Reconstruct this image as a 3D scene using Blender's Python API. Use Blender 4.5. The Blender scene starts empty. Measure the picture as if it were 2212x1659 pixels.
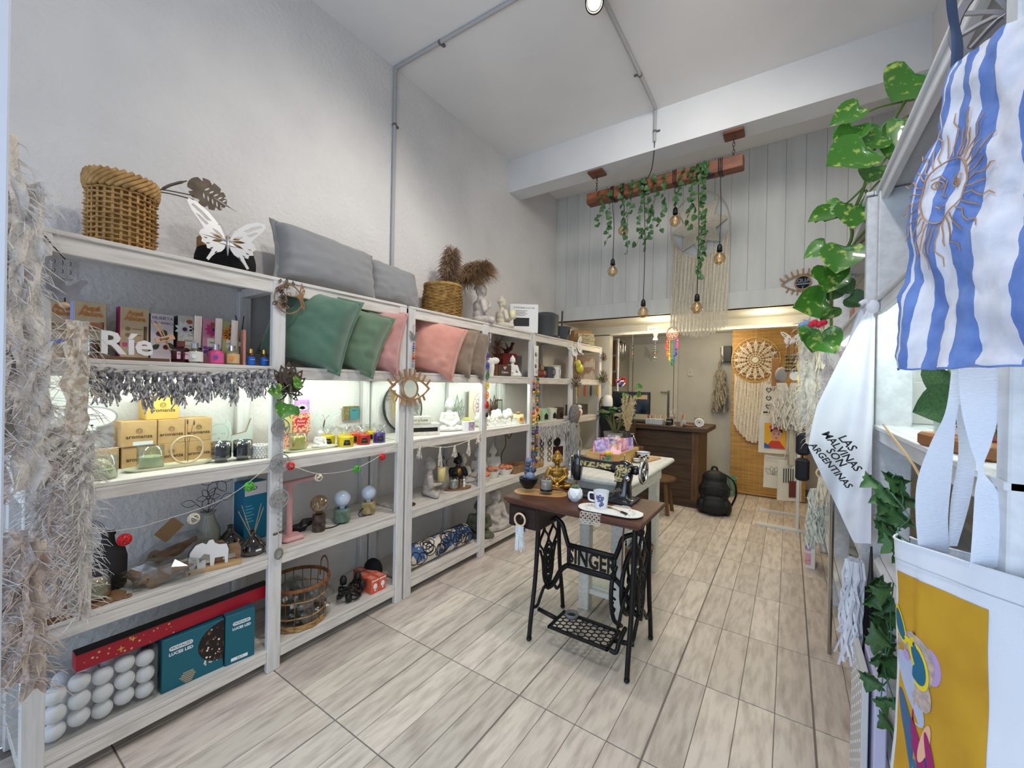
import bpy,bmesh,math,random
from math import sin,cos,pi,radians,sqrt,atan2,hypot
from mathutils import Vector,Matrix,noise
SC = bpy.context.scene
COL = SC.collection
RND = random.Random(11)
# ---------------------------------------------------------------- camera
cam = bpy.data.objects.new('camera',bpy.data.cameras.new('camera'))
COL.objects.link(cam); SC.camera = cam
cam.data.sensor_fit = 'HORIZONTAL'; cam.data.sensor_width = 36.0
cam.data.lens = 36.0 * 886.4 / 2212.0
cam.data.clip_start = 0.02; cam.data.clip_end = 60
yaw,pitch,roll = -0.594131,-0.00258,0.018841
fw = Vector((sin(yaw) * cos(pitch),cos(yaw) * cos(pitch),sin(pitch)))
rt = Vector((cos(yaw),-sin(yaw),0)); up = rt.cross(fw)
r2 = rt * cos(roll) + up * sin(roll); u2 = up * cos(roll) - rt * sin(roll)
cm = Matrix((r2,u2,-fw)).transposed().to_4x4(); cm.translation = (0,0,1.40)
cam.matrix_world = cm
# ---------------------------------------------------------------- world and lights
W = bpy.data.worlds.new('world'); SC.world = W; W.use_nodes = True
W.node_tree.nodes['Background'].inputs[0].default_value = (0.72,0.84,1.0,1)
W.node_tree.nodes['Background'].inputs[1].default_value = 1.2
def light(name,kind,loc,power,col,size=None,target=None,angle=None,blend=.5,soft=.05):
    l = bpy.data.lights.new(name,kind); l.energy = power; l.color = col
    o = bpy.data.objects.new(name,l); COL.objects.link(o); o.location = loc
    if kind == 'AREA':
        l.shape = 'RECTANGLE'; l.size,l.size_y = size
    else:
        l.shadow_soft_size = soft
    if kind == 'SPOT':
        l.spot_size = radians(angle); l.spot_blend = blend
    if target is not None:
        o.rotation_euler = (Vector(target) - Vector(loc)).to_track_quat('-Z','Y').to_euler()
    return o
light('daylight_entrance','AREA',(-0.95,-1.12,1.25),40,(.55,.74,1.0),(2.3,2.1),(-1.0,3,1.05))
light('spot_lamp_ceiling','SPOT',(-0.96,2.06,3.42),75,(1.0,.95,.88),None,(-1.9,1.2,1.2),130,.9,.06)
light('spot_lamp_entrance','SPOT',(-0.35,0.75,3.55),78,(1.0,.95,.90),None,(-0.9,1.9,0),130,.9,.08)
light('spot_fill_middle','SPOT',(-0.2,2.0,3.5),98,(1.0,.96,.90),None,(-1.0,4.0,1.9),125,.95,.30)  # unseen soft spot overhead, added to brighten the beam, boards and middle
light('mezzanine_lamp','AREA',(-0.9,5.05,2.10),12,(1.0,.87,.60),(1.8,.10),(-0.9,4.9,0))
light('soffit_fill','POINT',(-1.25,4.86,2.02),6,(1.0,.88,.62),soft=.05)  # bare point without a fixture, added to brighten the soffit and header
light('soffit_fill','POINT',(-0.2,4.86,2.02),5,(1.0,.88,.62),soft=.05)  # second added point with no fixture, brightens the right of the soffit
light('till_lamp','POINT',(-0.75,5.75,2.0),8,(1.0,.88,.65),soft=.10)
vs = SC.view_settings
vs.view_transform = 'Standard'; vs.look = 'None'; vs.exposure = 0.0; vs.gamma = 1; vs.use_curve_mapping = False
SC.cycles.max_bounces = 8; SC.cycles.diffuse_bounces = 4; SC.cycles.glossy_bounces = 3
SC.cycles.transmission_bounces = 6; SC.cycles.transparent_max_bounces = 12
SC.cycles.caustics_reflective = False; SC.cycles.caustics_refractive = False
SC.cycles.sample_clamp_indirect = 4
# ---------------------------------------------------------------- materials
def lin(c):
    return tuple((v / 255 / 12.92 if v <= 10 else ((v / 255 + .055) / 1.055) ** 2.4) for v in c) + (1,)
_m = {}
def mat(name,col=(200,200,200),rough=.6,metal=0,col2=None,ns=20,stretch=None,ramp=(.35,.65),bump=0,bs=None,emit=0,alpha=1,trans=0,ior=1.45,rnd=None,sheen=0,coat=0,sss=0,detail=3,sharp=False):
    """procedural material: noise mix of two colours, noise bump, optional per object variation"""
    if name in _m: return _m[name]
    m = bpy.data.materials.new(name); m.use_nodes = True; t = m.node_tree; N = t.nodes; L = t.links
    b = N['Principled BSDF']; I = b.inputs
    I['Base Color'].default_value = lin(col); I['Roughness'].default_value = rough; I['Metallic'].default_value = metal
    I['Transmission Weight'].default_value = trans; I['IOR'].default_value = ior; I['Alpha'].default_value = alpha
    I['Sheen Weight'].default_value = sheen; I['Coat Weight'].default_value = coat
    m.diffuse_color = lin(col)
    if emit:
        I['Emission Color'].default_value = lin(col); I['Emission Strength'].default_value = emit
    mp = None
    if col2 or bump or rnd:
        tc = N.new('ShaderNodeTexCoord'); mp = N.new('ShaderNodeMapping')
        L.new(tc.outputs['Object'],mp.inputs[0])
        if stretch: mp.inputs['Scale'].default_value = stretch
        src = mp.outputs[0]
        if rnd:
            oi = N.new('ShaderNodeObjectInfo'); va = N.new('ShaderNodeVectorMath'); va.operation = 'MULTIPLY_ADD'
            va.inputs[1].default_value = (37,19,53)
            cb = N.new('ShaderNodeCombineXYZ')
            for k in range(3): L.new(oi.outputs['Random'],cb.inputs[k])
            L.new(cb.outputs[0],va.inputs[0]); L.new(src,va.inputs[2]); src = va.outputs[0]
    out = None
    if col2:
        n = N.new('ShaderNodeTexNoise'); n.inputs['Scale'].default_value = ns; n.inputs['Detail'].default_value = detail
        L.new(src,n.inputs['Vector'])
        r = N.new('ShaderNodeValToRGB'); r.color_ramp.elements[0].position = ramp[0]; r.color_ramp.elements[1].position = ramp[1]
        if sharp: r.color_ramp.interpolation = 'CONSTANT'
        r.color_ramp.elements[0].color = lin(col); r.color_ramp.elements[1].color = lin(col2)
        L.new(n.outputs['Fac'],r.inputs[0]); out = r.outputs[0]
    if rnd:
        hs = N.new('ShaderNodeHueSaturation')
        mr = N.new('ShaderNodeMapRange'); mr.inputs[3].default_value = 1 - rnd; mr.inputs[4].default_value = 1 + rnd
        L.new(oi.outputs['Random'],mr.inputs[0]); L.new(mr.outputs[0],hs.inputs['Value'])
        if out: L.new(out,hs.inputs['Color'])
        else: hs.inputs['Color'].default_value = lin(col)
        out = hs.outputs[0]
    if out: L.new(out,I['Base Color'])
    if bump:
        n2 = N.new('ShaderNodeTexNoise'); n2.inputs['Scale'].default_value = bs or ns; n2.inputs['Detail'].default_value = 4
        L.new(src,n2.inputs['Vector'])
        bp = N.new('ShaderNodeBump'); bp.inputs['Strength'].default_value = 1; bp.inputs['Distance'].default_value = bump
        L.new(n2.outputs['Fac'],bp.inputs['Height']); L.new(bp.outputs[0],I['Normal'])
    _m[name] = m
    return m
def glass(name,col,alpha=.25,rough=.03):
    """thin clear glass: mostly see-through with a gloss on top"""
    if name in _m: return _m[name]
    m = bpy.data.materials.new(name); m.use_nodes = True; t = m.node_tree; N = t.nodes; L = t.links
    N.remove(N['Principled BSDF']); o = N['Material Output']
    tr = N.new('ShaderNodeBsdfTransparent'); tr.inputs[0].default_value = lin(col)
    gl = N.new('ShaderNodeBsdfGlossy'); gl.inputs['Roughness'].default_value = rough
    fr = N.new('ShaderNodeLayerWeight'); fr.inputs[0].default_value = .35
    mr = N.new('ShaderNodeMapRange'); mr.inputs[3].default_value = .06; mr.inputs[4].default_value = min(1,alpha * 2.2)
    L.new(fr.outputs['Facing'],mr.inputs[0])
    mx = N.new('ShaderNodeMixShader'); L.new(mr.outputs[0],mx.inputs[0]); L.new(tr.outputs[0],mx.inputs[1]); L.new(gl.outputs[0],mx.inputs[2])
    L.new(mx.outputs[0],o.inputs[0]); m.diffuse_color = lin(col)
    _m[name] = m
    return m
# ---------------------------------------------------------------- mesh builder
I4 = Matrix.Identity(4)
def T(x=0,y=0,z=0): return Matrix.Translation((x,y,z))
def RX(a): return Matrix.Rotation(radians(a),4,'X')
def RY(a): return Matrix.Rotation(radians(a),4,'Y')
def RZ(a): return Matrix.Rotation(radians(a),4,'Z')
def SCL(x,y,z): return Matrix.Diagonal((x,y,z,1))
class B:
    def __init__(s,m=None): s.v = []; s.f = []; s.m = m or I4
    def add(s,vs,fs):
        o = len(s.v); s.v += [tuple(s.m @ Vector(p)) for p in vs]; s.f += [tuple(i + o for i in f) for f in fs]; return s
    def box(s,x0,x1,y0,y1,z0,z1,m=None):
        vs = [(x,y,z) for z in (z0,z1) for y in (y0,y1) for x in (x0,x1)]
        if m: vs = [tuple(m @ Vector(p)) for p in vs]
        return s.add(vs,[(0,2,3,1),(4,5,7,6),(0,1,5,4),(2,6,7,3),(0,4,6,2),(1,3,7,5)])
    def bbox(s,x0,x1,y0,y1,z0,z1,b=.004,m=None):
        """box with chamfered edges"""
        b = min(b,(x1 - x0) * .45,(y1 - y0) * .45,(z1 - z0) * .45)
        vs = []; fs = []
        def ring(z,i):
            a,c,d,e = x0 + i,x1 - i,y0 + i,y1 - i
            return [(a + b,d,z),(c - b,d,z),(c,d + b,z),(c,e - b,z),(c - b,e,z),(a + b,e,z),(a,e - b,z),(a,d + b,z)]
        for z,i in ((z0,b * .8),(z0 + b,0),(z1 - b,0),(z1,b * .8)): vs += ring(z,i)
        for k in range(3):
            for i in range(8): fs.append((k * 8 + i,k * 8 + (i + 1) % 8,k * 8 + 8 + (i + 1) % 8,k * 8 + 8 + i))
        fs.append(tuple(range(7,-1,-1))); fs.append(tuple(range(24,32)))
        if m: vs = [tuple(m @ Vector(p)) for p in vs]
        return s.add(vs,fs)
    def tube(s,pts,r,n=6,closed=False,caps=True,flat=1):
        pts = [Vector(p) for p in pts]; k = len(pts); vs = []; fs = []
        rr = r if isinstance(r,(list,tuple)) else [r] * k
        nrm = None
        for i,p in enumerate(pts):
            a = pts[(i - 1) % k] if closed or i else p; b = pts[(i + 1) % k] if closed or i < k - 1 else p
            d = (b - a); d = d.normalized() if d.length > 1e-9 else Vector((0,0,1))
            if nrm is None: nrm = d.orthogonal().normalized() if abs(d.z) > .9 else Vector((0,0,1)).cross(d).normalized()
            else:
                nrm = nrm - d * nrm.dot(d); nrm = nrm.normalized() if nrm.length > 1e-6 else d.orthogonal().normalized()
            bn = d.cross(nrm)
            for j in range(n):
                t = 2 * pi * j / n; vs.append(p + (nrm * cos(t) + bn * sin(t) * flat) * rr[i])
        for i in range(k if closed else k - 1):
            for j in range(n):
                a = i * n + j; b = i * n + (j + 1) % n; c = ((i + 1) % k) * n + (j + 1) % n; d = ((i + 1) % k) * n + j
                fs.append((a,b,c,d))
        if caps and not closed and n > 2: fs.append(tuple(range(n - 1,-1,-1))); fs.append(tuple(range((k - 1) * n,k * n)))
        return s.add(vs,fs)
    def cyl(s,p0,p1,r0,r1=None,n=12): return s.tube([p0,p1],[r0,r0 if r1 is None else r1],n)
    def lathe(s,prof,n=20,o=(0,0,0),m=None,a0=0,a1=2 * pi):
        vs = []; fs = []; k = len(prof); full = abs(a1 - a0 - 2 * pi) < 1e-6; nn = n if full else n + 1
        for i in range(nn):
            t = a0 + (a1 - a0) * i / n
            for r,z in prof: vs.append((o[0] + r * cos(t),o[1] + r * sin(t),o[2] + z))
        for i in range(n):
            for j in range(k - 1):
                a = i * k + j; b = ((i + 1) % nn) * k + j
                fs.append((a,b,b + 1,a + 1))
        if m: vs = [tuple(m @ Vector(p)) for p in vs]
        return s.add(vs,fs)
    def ball(s,c,r,n=10,m=None):
        if not isinstance(r,(tuple,list)): r = (r,r,r)
        k = max(4,n // 2 + 1); vs = [(c[0],c[1],c[2] - r[2])]; fs = []
        for i in range(1,k):
            t = -pi / 2 + pi * i / k
            for j in range(n):
                a = 2 * pi * j / n; vs.append((c[0] + r[0] * cos(t) * cos(a),c[1] + r[1] * cos(t) * sin(a),c[2] + r[2] * sin(t)))
        vs.append((c[0],c[1],c[2] + r[2])); e = len(vs) - 1
        for j in range(n):
            fs.append((0,1 + (j + 1) % n,1 + j)); fs.append((e,e - n + j,e - n + (j + 1) % n))
            for i in range(k - 2): a = 1 + i * n; fs.append((a + j,a + (j + 1) % n,a + n + (j + 1) % n,a + n + j))
        if m: vs = [tuple(m @ Vector(p)) for p in vs]
        return s.add(vs,fs)
    def grid(s,fn,nu,nv,cu=False):
        vs = [fn(i / nu,j / nv) for j in range(nv + 1) for i in range(nu + (0 if cu else 1))]; w = nu if cu else nu + 1; fs = []
        for j in range(nv):
            for i in range(nu): a = j * w + i; b = j * w + (i + 1) % w; fs.append((a,b,b + w,a + w))
        return s.add(vs,fs)
    def prism(s,poly,y0,y1):
        """outline in the x-z plane, given thickness along y"""
        k = len(poly); vs = [(x,y0,z) for x,z in poly] + [(x,y1,z) for x,z in poly]
        return s.add(vs,[tuple(range(k)),tuple(range(2 * k - 1,k - 1,-1))] + [(i,i + k,(i + 1) % k + k,(i + 1) % k) for i in range(k)])
    def mesh(s,name,smooth=False):
        me = bpy.data.meshes.new(name); me.from_pydata(s.v,[],s.f); me.update()
        if smooth: me.polygons.foreach_set('use_smooth',[True] * len(me.polygons))
        return me
    def part(s,name,m,parent=None,smooth=False,loc=None,rot=None,fix=True):
        me = s.mesh(name,smooth)
        if fix:
            bm = bmesh.new(); bm.from_mesh(me); bmesh.ops.recalc_face_normals(bm,faces=bm.faces); bm.to_mesh(me); bm.free()
        return obj(name,me,m,parent,loc,rot)
def obj(name,me,m=None,parent=None,loc=None,rot=None):
    o = bpy.data.objects.new(name,me); COL.objects.link(o)
    if m is not None and me is not None and not me.materials: me.materials.append(m)
    if parent: o.parent = parent
    if loc is not None: o.location = loc
    if rot is not None: o.rotation_euler = tuple(radians(a) for a in rot)
    return o
def tag(o,label,cat,group=None):
    o['label'] = label; o['category'] = cat
    if group: o['group'] = group
    return o
def thing(name,label,cat,loc=(0,0,0),rz=0,group=None,rot=None):
    o = bpy.data.objects.new(name,None); COL.objects.link(o); o.empty_display_size = .02
    o.location = loc; o.rotation_euler = tuple(radians(a) for a in rot) if rot else (0,0,radians(rz))
    return tag(o,label,cat,group)
def struct(o): o['kind'] = 'structure'; return o
def stuff(o): o['kind'] = 'stuff'; return o
def copy_tree(o,parent=None,label=None,loc=None,rz=None,group=None,scale=None):
    c = o.copy(); COL.objects.link(c); c.parent = parent
    if label: c['label'] = label
    if group: c['group'] = group
    if loc is not None: c.location = loc
    if rz is not None: c.rotation_euler = (0,0,radians(rz))
    if scale: c.scale = (scale,) * 3
    for ch in list(o.children): copy_tree(ch,c)
    return c
def smooth(o,angle=40):
    me = o.data
    me.polygons.foreach_set('use_smooth',[True] * len(me.polygons))
    if hasattr(me,'set_sharp_from_angle'): me.set_sharp_from_angle(angle=radians(angle))
    return o
def cutmesh(name,loops,th,m=None,res=1):
    """flat cut-out from outlines with holes, upright in the x-z plane, th thick along y"""
    cu = bpy.data.curves.new(name,'CURVE'); cu.dimensions = '2D'; cu.fill_mode = 'BOTH'; cu.extrude = th / 2
    for lp in loops:
        sp = cu.splines.new('POLY'); sp.points.add(len(lp) - 1); sp.use_cyclic_u = True
        for p,q in zip(sp.points,lp): p.co = (q[0],q[1],0,1)
    return _cv(cu,name,m)
def _cv(cu,name,m):
    o = bpy.data.objects.new(name,cu); COL.objects.link(o)
    me = bpy.data.meshes.new_from_object(o); bpy.data.objects.remove(o); bpy.data.curves.remove(cu)
    me.materials.clear()
    me.transform((m or I4) @ RX(90)); me.name = name
    return me
def textmesh(name,s,size,th=.0006,m=None,align='CENTER',shear=0,sp=1,offset=0):
    cu = bpy.data.curves.new(name,'FONT'); cu.body = s; cu.size = size; cu.extrude = th / 2; cu.align_x = align; cu.align_y = 'CENTER'; cu.shear = shear; cu.space_character = sp; cu.offset = offset; cu.resolution_u = 2
    return _cv(cu,name,m)
def text(s,size,m,parent,loc,rot=None,th=.0008,**k):
    return obj('lettering',textmesh('lettering',s,size,th,**k),m,parent,loc,rot)
def circ(cx,cz,r,n=20,rz=None,a=0): return [(cx + r * cos(2 * pi * i / n + a),cz + (rz or r) * sin(2 * pi * i / n + a)) for i in range(n)]
def petal(cx,cz,ang,l,w,r0=0,n=10,tip=1):
    """pointed leaf outline leaving (cx,cz) at distance r0 along ang"""
    pts = []
    for sgn in (1,-1):
        for i in range(n):
            t = i / n if sgn == 1 else 1 - i / n
            pts.append((r0 + l * t,sgn * w * sin(pi * t ** tip)))
    c,s_ = cos(ang),sin(ang)
    return [(cx + x * c - y * s_,cz + x * s_ + y * c) for x,y in pts]
def cat(pts,n=6,closed=False):
    """smooth curve through the points"""
    P_ = [Vector(p) for p in pts]; k = len(P_); out = []
    for i in range(k if closed else k - 1):
        a = P_[(i - 1) % k] if closed or i else P_[0]; b = P_[i]; c = P_[(i + 1) % k]; d = P_[(i + 2) % k] if closed or i < k - 2 else P_[-1]
        for j in range(n):
            t = j / n; out.append(.5 * (2 * b + (c - a) * t + (2 * a - 5 * b + 4 * c - d) * t * t + (3 * b - a - 3 * c + d) * t ** 3))
    if not closed: out.append(P_[-1])
    return out
def nz(x,y=0,z=0): return noise.noise(Vector((x,y,z)))
# ================================================================ room
WHITE = mat('wall_paint',(232,228,224),.85,col2=(224,220,217),ns=3,bump=.006,bs=38)
CEIL = mat('ceiling_paint',(236,233,230),.9,col2=(230,227,225),ns=2)
PLANKM = mat('white_board_paint',(214,213,207),.7,col2=(203,203,198),ns=9,stretch=(1,1,.15),rnd=.03,bump=.0008,bs=60)
TRIMM = mat('trim_paint',(222,218,205),.7,col2=(214,210,198),ns=6)
GROUT = mat('grout',(128,120,113),.9)
FLOORM = mat('wood_look_tile',(213,200,188),.42,col2=(166,152,141),ns=6.0,stretch=(6,1.1,1),ramp=(.42,.78),rnd=.12,bump=.0005,bs=14,detail=9)
XW,XR,YB,ZC = -2.42,.68,6.5,3.68
fl = struct(B().box(XW,XR,-1.2,YB,-.05,-.004).part('floor',GROUT))
# tiles of four planks, wide joints round a tile, hair joints inside it
pm = B().bbox(-.0662,.0662,-.2735,.2735,-.03,0,.0012).mesh('plank')
pm.materials.append(FLOORM)
rest = B()
for r in range(-5,9):
    for c in range(-4,2):
        for k in range(4):
            cx = -.435 + c * .5445 + .0025 + (k + .5) * .1349; cy = 1.556 + (r + .5) * .5525
            if cy - .2735 > YB or cx - .05 < XW or cx > XR: continue
            if r < -2 : rest.bbox(cx - .0662,cx + .0662,cy - .2735,cy + .2735,-.03,0,.0015)
            else:
                o = obj('plank',pm,None,fl,(cx,cy,0))
                if cy > 6.2: o.scale.y = .8; o.location.y -= .06
stuff(rest.part('planks_rest',FLOORM,fl))
struct(B().box(XW - .1,XW,-1.2,YB,0,ZC).part('wall_left',WHITE))
struct(B().box(XR,XR + .1,-1.2,YB,0,ZC).part('wall_right',WHITE))
struct(B().box(XW - .1,XR + .1,-1.2,4.6,ZC,ZC + .1).part('ceiling',CEIL))
wr = struct(B().box(XW,XR,YB,YB + .1,0,2.2).part('wall_rear',mat('rear_paint',(200,197,188),.8,col2=(192,189,181),ns=4)))
struct(B().box(XW,-1.5,YB - .012,YB,0,.1).box(-1.35,XR,YB - .012,YB,0,.1).part('baseboard_rear',mat('grey_base',(120,118,112),.6)))
# shop front behind the camera: wall with a wide opening the daylight comes through
wf = B().box(XW,-2.15,-1.25,-1.15,0,ZC).box(.45,XR,-1.25,-1.15,0,ZC).box(-2.15,.45,-1.25,-1.15,2.62,ZC)
struct(wf.part('wall_front',WHITE))
# mezzanine front: upright boards with a bottom board
wb = struct(B().box(XW,XR,4.52,4.6,2.165,ZC).part('wall_mezzanine',PLANKM))
bmx = B().bbox(.0007,.1471,-.022,0,0,ZC - 2.32,.0018).mesh('board'); bmx.materials.append(PLANKM)
for i in range(21):
    o = obj('board',bmx,None,wb,(-2.42 + i * .1478,4.522,2.32))
B().bbox(XW,XR,-.034,0,0,.16,.003).part('bottom_board',PLANKM,wb,loc=(0,4.522,2.163))
struct(B().box(XW,XR,4.52,YB,2.165,2.28).part('trim_mezzanine_soffit',TRIMM))
struct(B().box(XW,XR,5.20,5.30,2.05,2.166).part('trim_header',TRIMM))
struct(B().box(XW,-1.965,5.20,5.30,0,2.06).part('wall_jamb',TRIMM))
struct(B().box(XW,XR,3.46,3.66,3.352,ZC).part('trim_beam',mat('beam_paint',(222,222,222),.85,col2=(215,215,215),ns=3)))
# door in the rear wall
DOORM = mat('door_paint',(205,202,190),.6)
d = struct(B().box(-2.05,-1.44,-.02,.02,0,2.04).part('door_1',DOORM,loc=(0,YB - .03,0)))
B().box(-2.11,-2.06,-.03,.02,0,2.04).part('door_frame',DOORM,d); B().box(-1.43,-1.38,-.03,.02,0,2.04).part('door_frame',DOORM,d)
STEEL = mat('brushed_steel',(165,162,155),.3,1)
B().bbox(-1.52,-1.49,-.03,-.02,.92,1.33,.003).part('handle_plate',STEEL,d)
B().cyl((-1.505,-.03,1.30),(-1.505,-.07,1.30),.008).cyl((-1.50,-.066,1.30),(-1.61,-.066,1.305),.008).part('door_handle',STEEL,d)
# white metal leaf of the entrance door standing open at the left edge
d = struct(B().bbox(-1.53,-1.47,-.9,.128,.02,2.4,.004).part('door_2',mat('entrance_door_paint',(205,212,224),.5)))
# wall switch and power socket
SWM = mat('switch_plastic',(206,202,190),.4)
t = thing('light_switch','cream wall switch beside the door behind the counter','switch',(-1.215,YB,1.61))
B().bbox(-.038,.038,-.012,0,-.06,.06,.006).part('plate',SWM,t); B().bbox(-.014,.014,-.018,-.01,-.026,-.002,.003).part('rocker',SWM,t); B().bbox(-.014,.014,-.018,-.01,.002,.026,.003).part('rocker',SWM,t)
t = thing('power_socket','white wall socket low on the wall behind the bulb lamps','socket',(XW,1.66,.42),90)
B().bbox(-.06,.06,-.014,0,-.04,.04,.005).part('plate',mat('socket_white',(225,225,225),.4),t)
for a in (-25,25): B().box(-.002,.002,-.0165,-.013,-.008,.008,T(.02 + a * .0004,0,.005) @ RY(a)).part('slot',mat('black_plastic',(22,22,23),.45),t)
B().box(-.002,.002,-.0165,-.013,-.008,.008,T(.02,0,-.014)).part('slot',mat('black_plastic'),t)
# exit sign over the entrance, behind the camera: seen in the round mirror
t = thing('exit_sign','dark exit sign with white letters over the entrance','sign',(.19,-1.145,3.53),180)
B().bbox(-.25,.25,-.02,-.004,-.145,.145,.004).part('panel',mat('sign_dark',(22,34,38),.5),t)
WP = mat('white_print',(240,240,240),.6)
text('SALIDA',.105,WP,t,(0,-.021,.035),th=.004)
B().box(-.2,.2,-.023,-.02,-.04,-.022).part('line',WP,t); B().box(-.006,.006,-.023,-.02,-.12,-.07).part('arrow',WP,t)
# ---------------------------------------------------------------- conduit runs and ceiling spot
COND = mat('conduit_paint',(176,175,176),.5); CLIP = mat('conduit_clip',(120,118,116),.4,.6)
t = thing('cable_conduit','white conduit climbing the left wall and crossing the ceiling','conduit',(0,0,0))
B().tube(cat([(-2.405,1.975,1.9),(-2.405,1.975,3.58),(-2.395,1.975,3.645),(-2.33,1.975,3.665),(-.2,2.03,3.665)],5),.0125,8).part('pipe',COND,t,True)
B().tube([(-2.405,1.975,3.25),(-2.405,1.975,3.265)],.016,8).box(-2.41,-2.40,1.985,2.01,3.245,3.26).part('clip',CLIP,t)
B().tube([(-1.98,1.984,3.665),(-1.965,1.984,3.665)],.016,8).box(-1.985,-1.965,1.995,2.03,3.665,3.675).part('clip',CLIP,t)
B().tube([(-2.405,1.975,3.52),(-2.405,1.975,3.53)],.014,8).part('joint',COND,t)
t = thing('cable_conduit','white conduit running from the ceiling spotlight over the beam','conduit',(0,0,0))
B().tube(cat([(-.945,2.28,3.665),(-.942,2.8,3.665),(-.945,3.36,3.665),(-.95,3.43,3.655),(-.955,3.447,3.60),(-.955,3.447,3.415)],5),.0125,8).part('pipe',COND,t,True)
B().tube([(-.955,3.447,3.49),(-.955,3.447,3.505)],.016,8).box(-.945,-.915,3.452,3.46,3.49,3.505).part('clip',CLIP,t)
B().tube([(-.942,2.98,3.665),(-.942,2.995,3.665)],.016,8).box(-.985,-.95,2.98,2.995,3.67,3.68).part('clip',CLIP,t)
BLK = mat('black_metal',(26,25,26),.42,.3)
t = thing('ceiling_spotlight','black cylindrical ceiling spotlight with a lit lamp','spotlight',(-.945,2.17,3.68))
B().cyl((0,0,0),(0,0,-.05),.04,n=16).cyl((0,0,-.05),(0,0,-.09),.012).part('mount',BLK,t)
sm_ = T(0,-.02,-.13) @ (Vector((.30,-.62,-.72))).to_track_quat('Z','Y').to_matrix().to_4x4()
B(sm_).lathe([(0,-.09),(.046,-.09),(.05,-.08),(.05,.09),(.045,.09),(.042,.07),(.042,.02),(0,.02)],24).part('barrel',BLK,t,True)
B(sm_).lathe([(0,.055),(.034,.05),(.036,.03)],20).part('lamp',mat('spot_glow',(255,246,225),.3,emit=14),t,True)
# ================================================================ shelving
SHW = mat('whitewashed_pine',(226,220,212),.62,col2=(196,187,178),ns=7,stretch=(9,.9,9),ramp=(.42,.78),rnd=.03,bump=.0006,bs=20,detail=5)
SHP = mat('whitewashed_post',(222,219,216),.62,col2=(196,192,188),ns=7,stretch=(9,9,.9),ramp=(.45,.8),rnd=.03,bump=.0006,bs=20,detail=5)
LED = mat('led_strip_glow',(236,255,244),.4,emit=52)
S1,S2,S3,S4,S5 = 1.88,1.457,1.017,.565,.115
def shelf_unit(label,posts,levels,led=()):
    t = thing('shelf_unit',label,'shelf',(0,posts[0][0],0),0,'whitewashed shelving along the left wall')
    y0 = posts[0][0]; L = posts[-1][1] - y0
    for a,b in posts:
        B().bbox(-2.052,-2.02,a - y0,b - y0,0,S1 - .012,.004).part('post',SHP,t)
        B().bbox(-2.415,-2.375,a - y0,b - y0,0,S1 - .03,.004).part('rear_post',SHP,t)
        for z in levels:
            B().bbox(-2.375,-2.052,a - y0 + .008,b - y0 - .008,z - .062,z - .02,.002).part('side_rail',SHP,t)
    for z in levels:
        top = z == S1
        for (a,b),(c,d_) in zip(posts,posts[1:]):
            if not top: B().bbox(-2.05,-2.024,b - y0,c - y0,z - .062,z - .016,.003).part('rail',SHW,t)
        if top: B().bbox(-2.046,-2.026,0,L,z - .075,z - .013,.003).part('rail',SHW,t)
        n = 3
        for k in range(n):
            x0 = -2.41 + k * .1298; x1 = x0 + .1285
            if k == n - 1: x1 = -2.018 if top else -2.022
            B().bbox(x0,x1,.004,L - .004,z - .0155,z,.002).part('board',SHW,t)
    for (a,b) in led:
        B().bbox(-2.10,-2.085,a - y0,b - y0,S2 - .034,S2 - .018,.003).part('led_strip',LED,t)
    return t
LV = (S1,S2,S3,S4,S5)
shelf_unit('white pine shelf unit nearest the entrance, left wall',[(.215,.27),(.97,1.03),(1.73,1.785)],LV,[(.29,.955),(1.045,1.715)])
shelf_unit('white pine shelf unit in the middle of the left wall',[(1.80,1.86),(2.57,2.64),(3.295,3.342)],LV,[(1.87,2.56),(2.65,3.28)])
shelf_unit('white pine shelf unit at the far end of the left wall',[(3.346,3.395),(4.15,4.22),(4.995,5.06)],LV)
# ================================================================ shared builders for goods
WICK = mat('wicker_tan',(196,156,98),.7,col2=(150,112,62),ns=30,ramp=(.35,.7),bump=.0015,bs=60)
WICKD = mat('wicker_brown',(150,96,52),.6,col2=(110,66,34),ns=40,bump=.001,bs=80)
CARD = mat('kraft_card',(196,160,112),.8,col2=(186,149,101),ns=30)
CARDY = mat('kraft_card_bright',(214,176,92),.8,col2=(206,168,86),ns=30)
INK = mat('brown_ink',(70,52,36),.7); BLKP = mat('black_plastic',(22,22,23),.45)
WOODL = mat('light_wood',(205,168,122),.55,col2=(182,140,94),ns=8,stretch=(1.2,8,8),ramp=(.35,.7))
MDF = mat('cut_wood_edge',(150,116,82),.65,col2=(134,100,68),ns=25)
BROWNM = mat('burnt_wood',(86,66,52),.6,col2=(66,50,40),ns=40)
WHITEP = mat('white_paint',(236,234,230),.5); STONE = mat('pale_stone',(200,192,184),.8,col2=(168,158,150),ns=18,ramp=(.4,.75),bump=.001,bs=90)
STONEW = mat('white_plaster',(238,236,228),.7,bump=.0006,bs=60); WAX = mat('ivory_wax',(236,228,190),.5); WAXW = mat('white_wax',(238,236,228),.5)
GOLD = mat('antique_gold',(176,136,66),.35,.85,col2=(120,88,40),ns=22,ramp=(.4,.75)); SILV = mat('silver_paint',(186,185,184),.38,.55)
GLS = glass('clear_glass',(246,250,248),.3); GLSG = glass('grey_glass',(160,166,170),.35); GLSB = glass('smoke_glass',(172,156,134),.35); AMB = glass('amber_bulb_glass',(240,222,190),.4); CRY = glass('crystal',(235,240,244),.6,.02)
PLAST = glass('plastic_film',(244,246,246),.16,.15)
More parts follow.
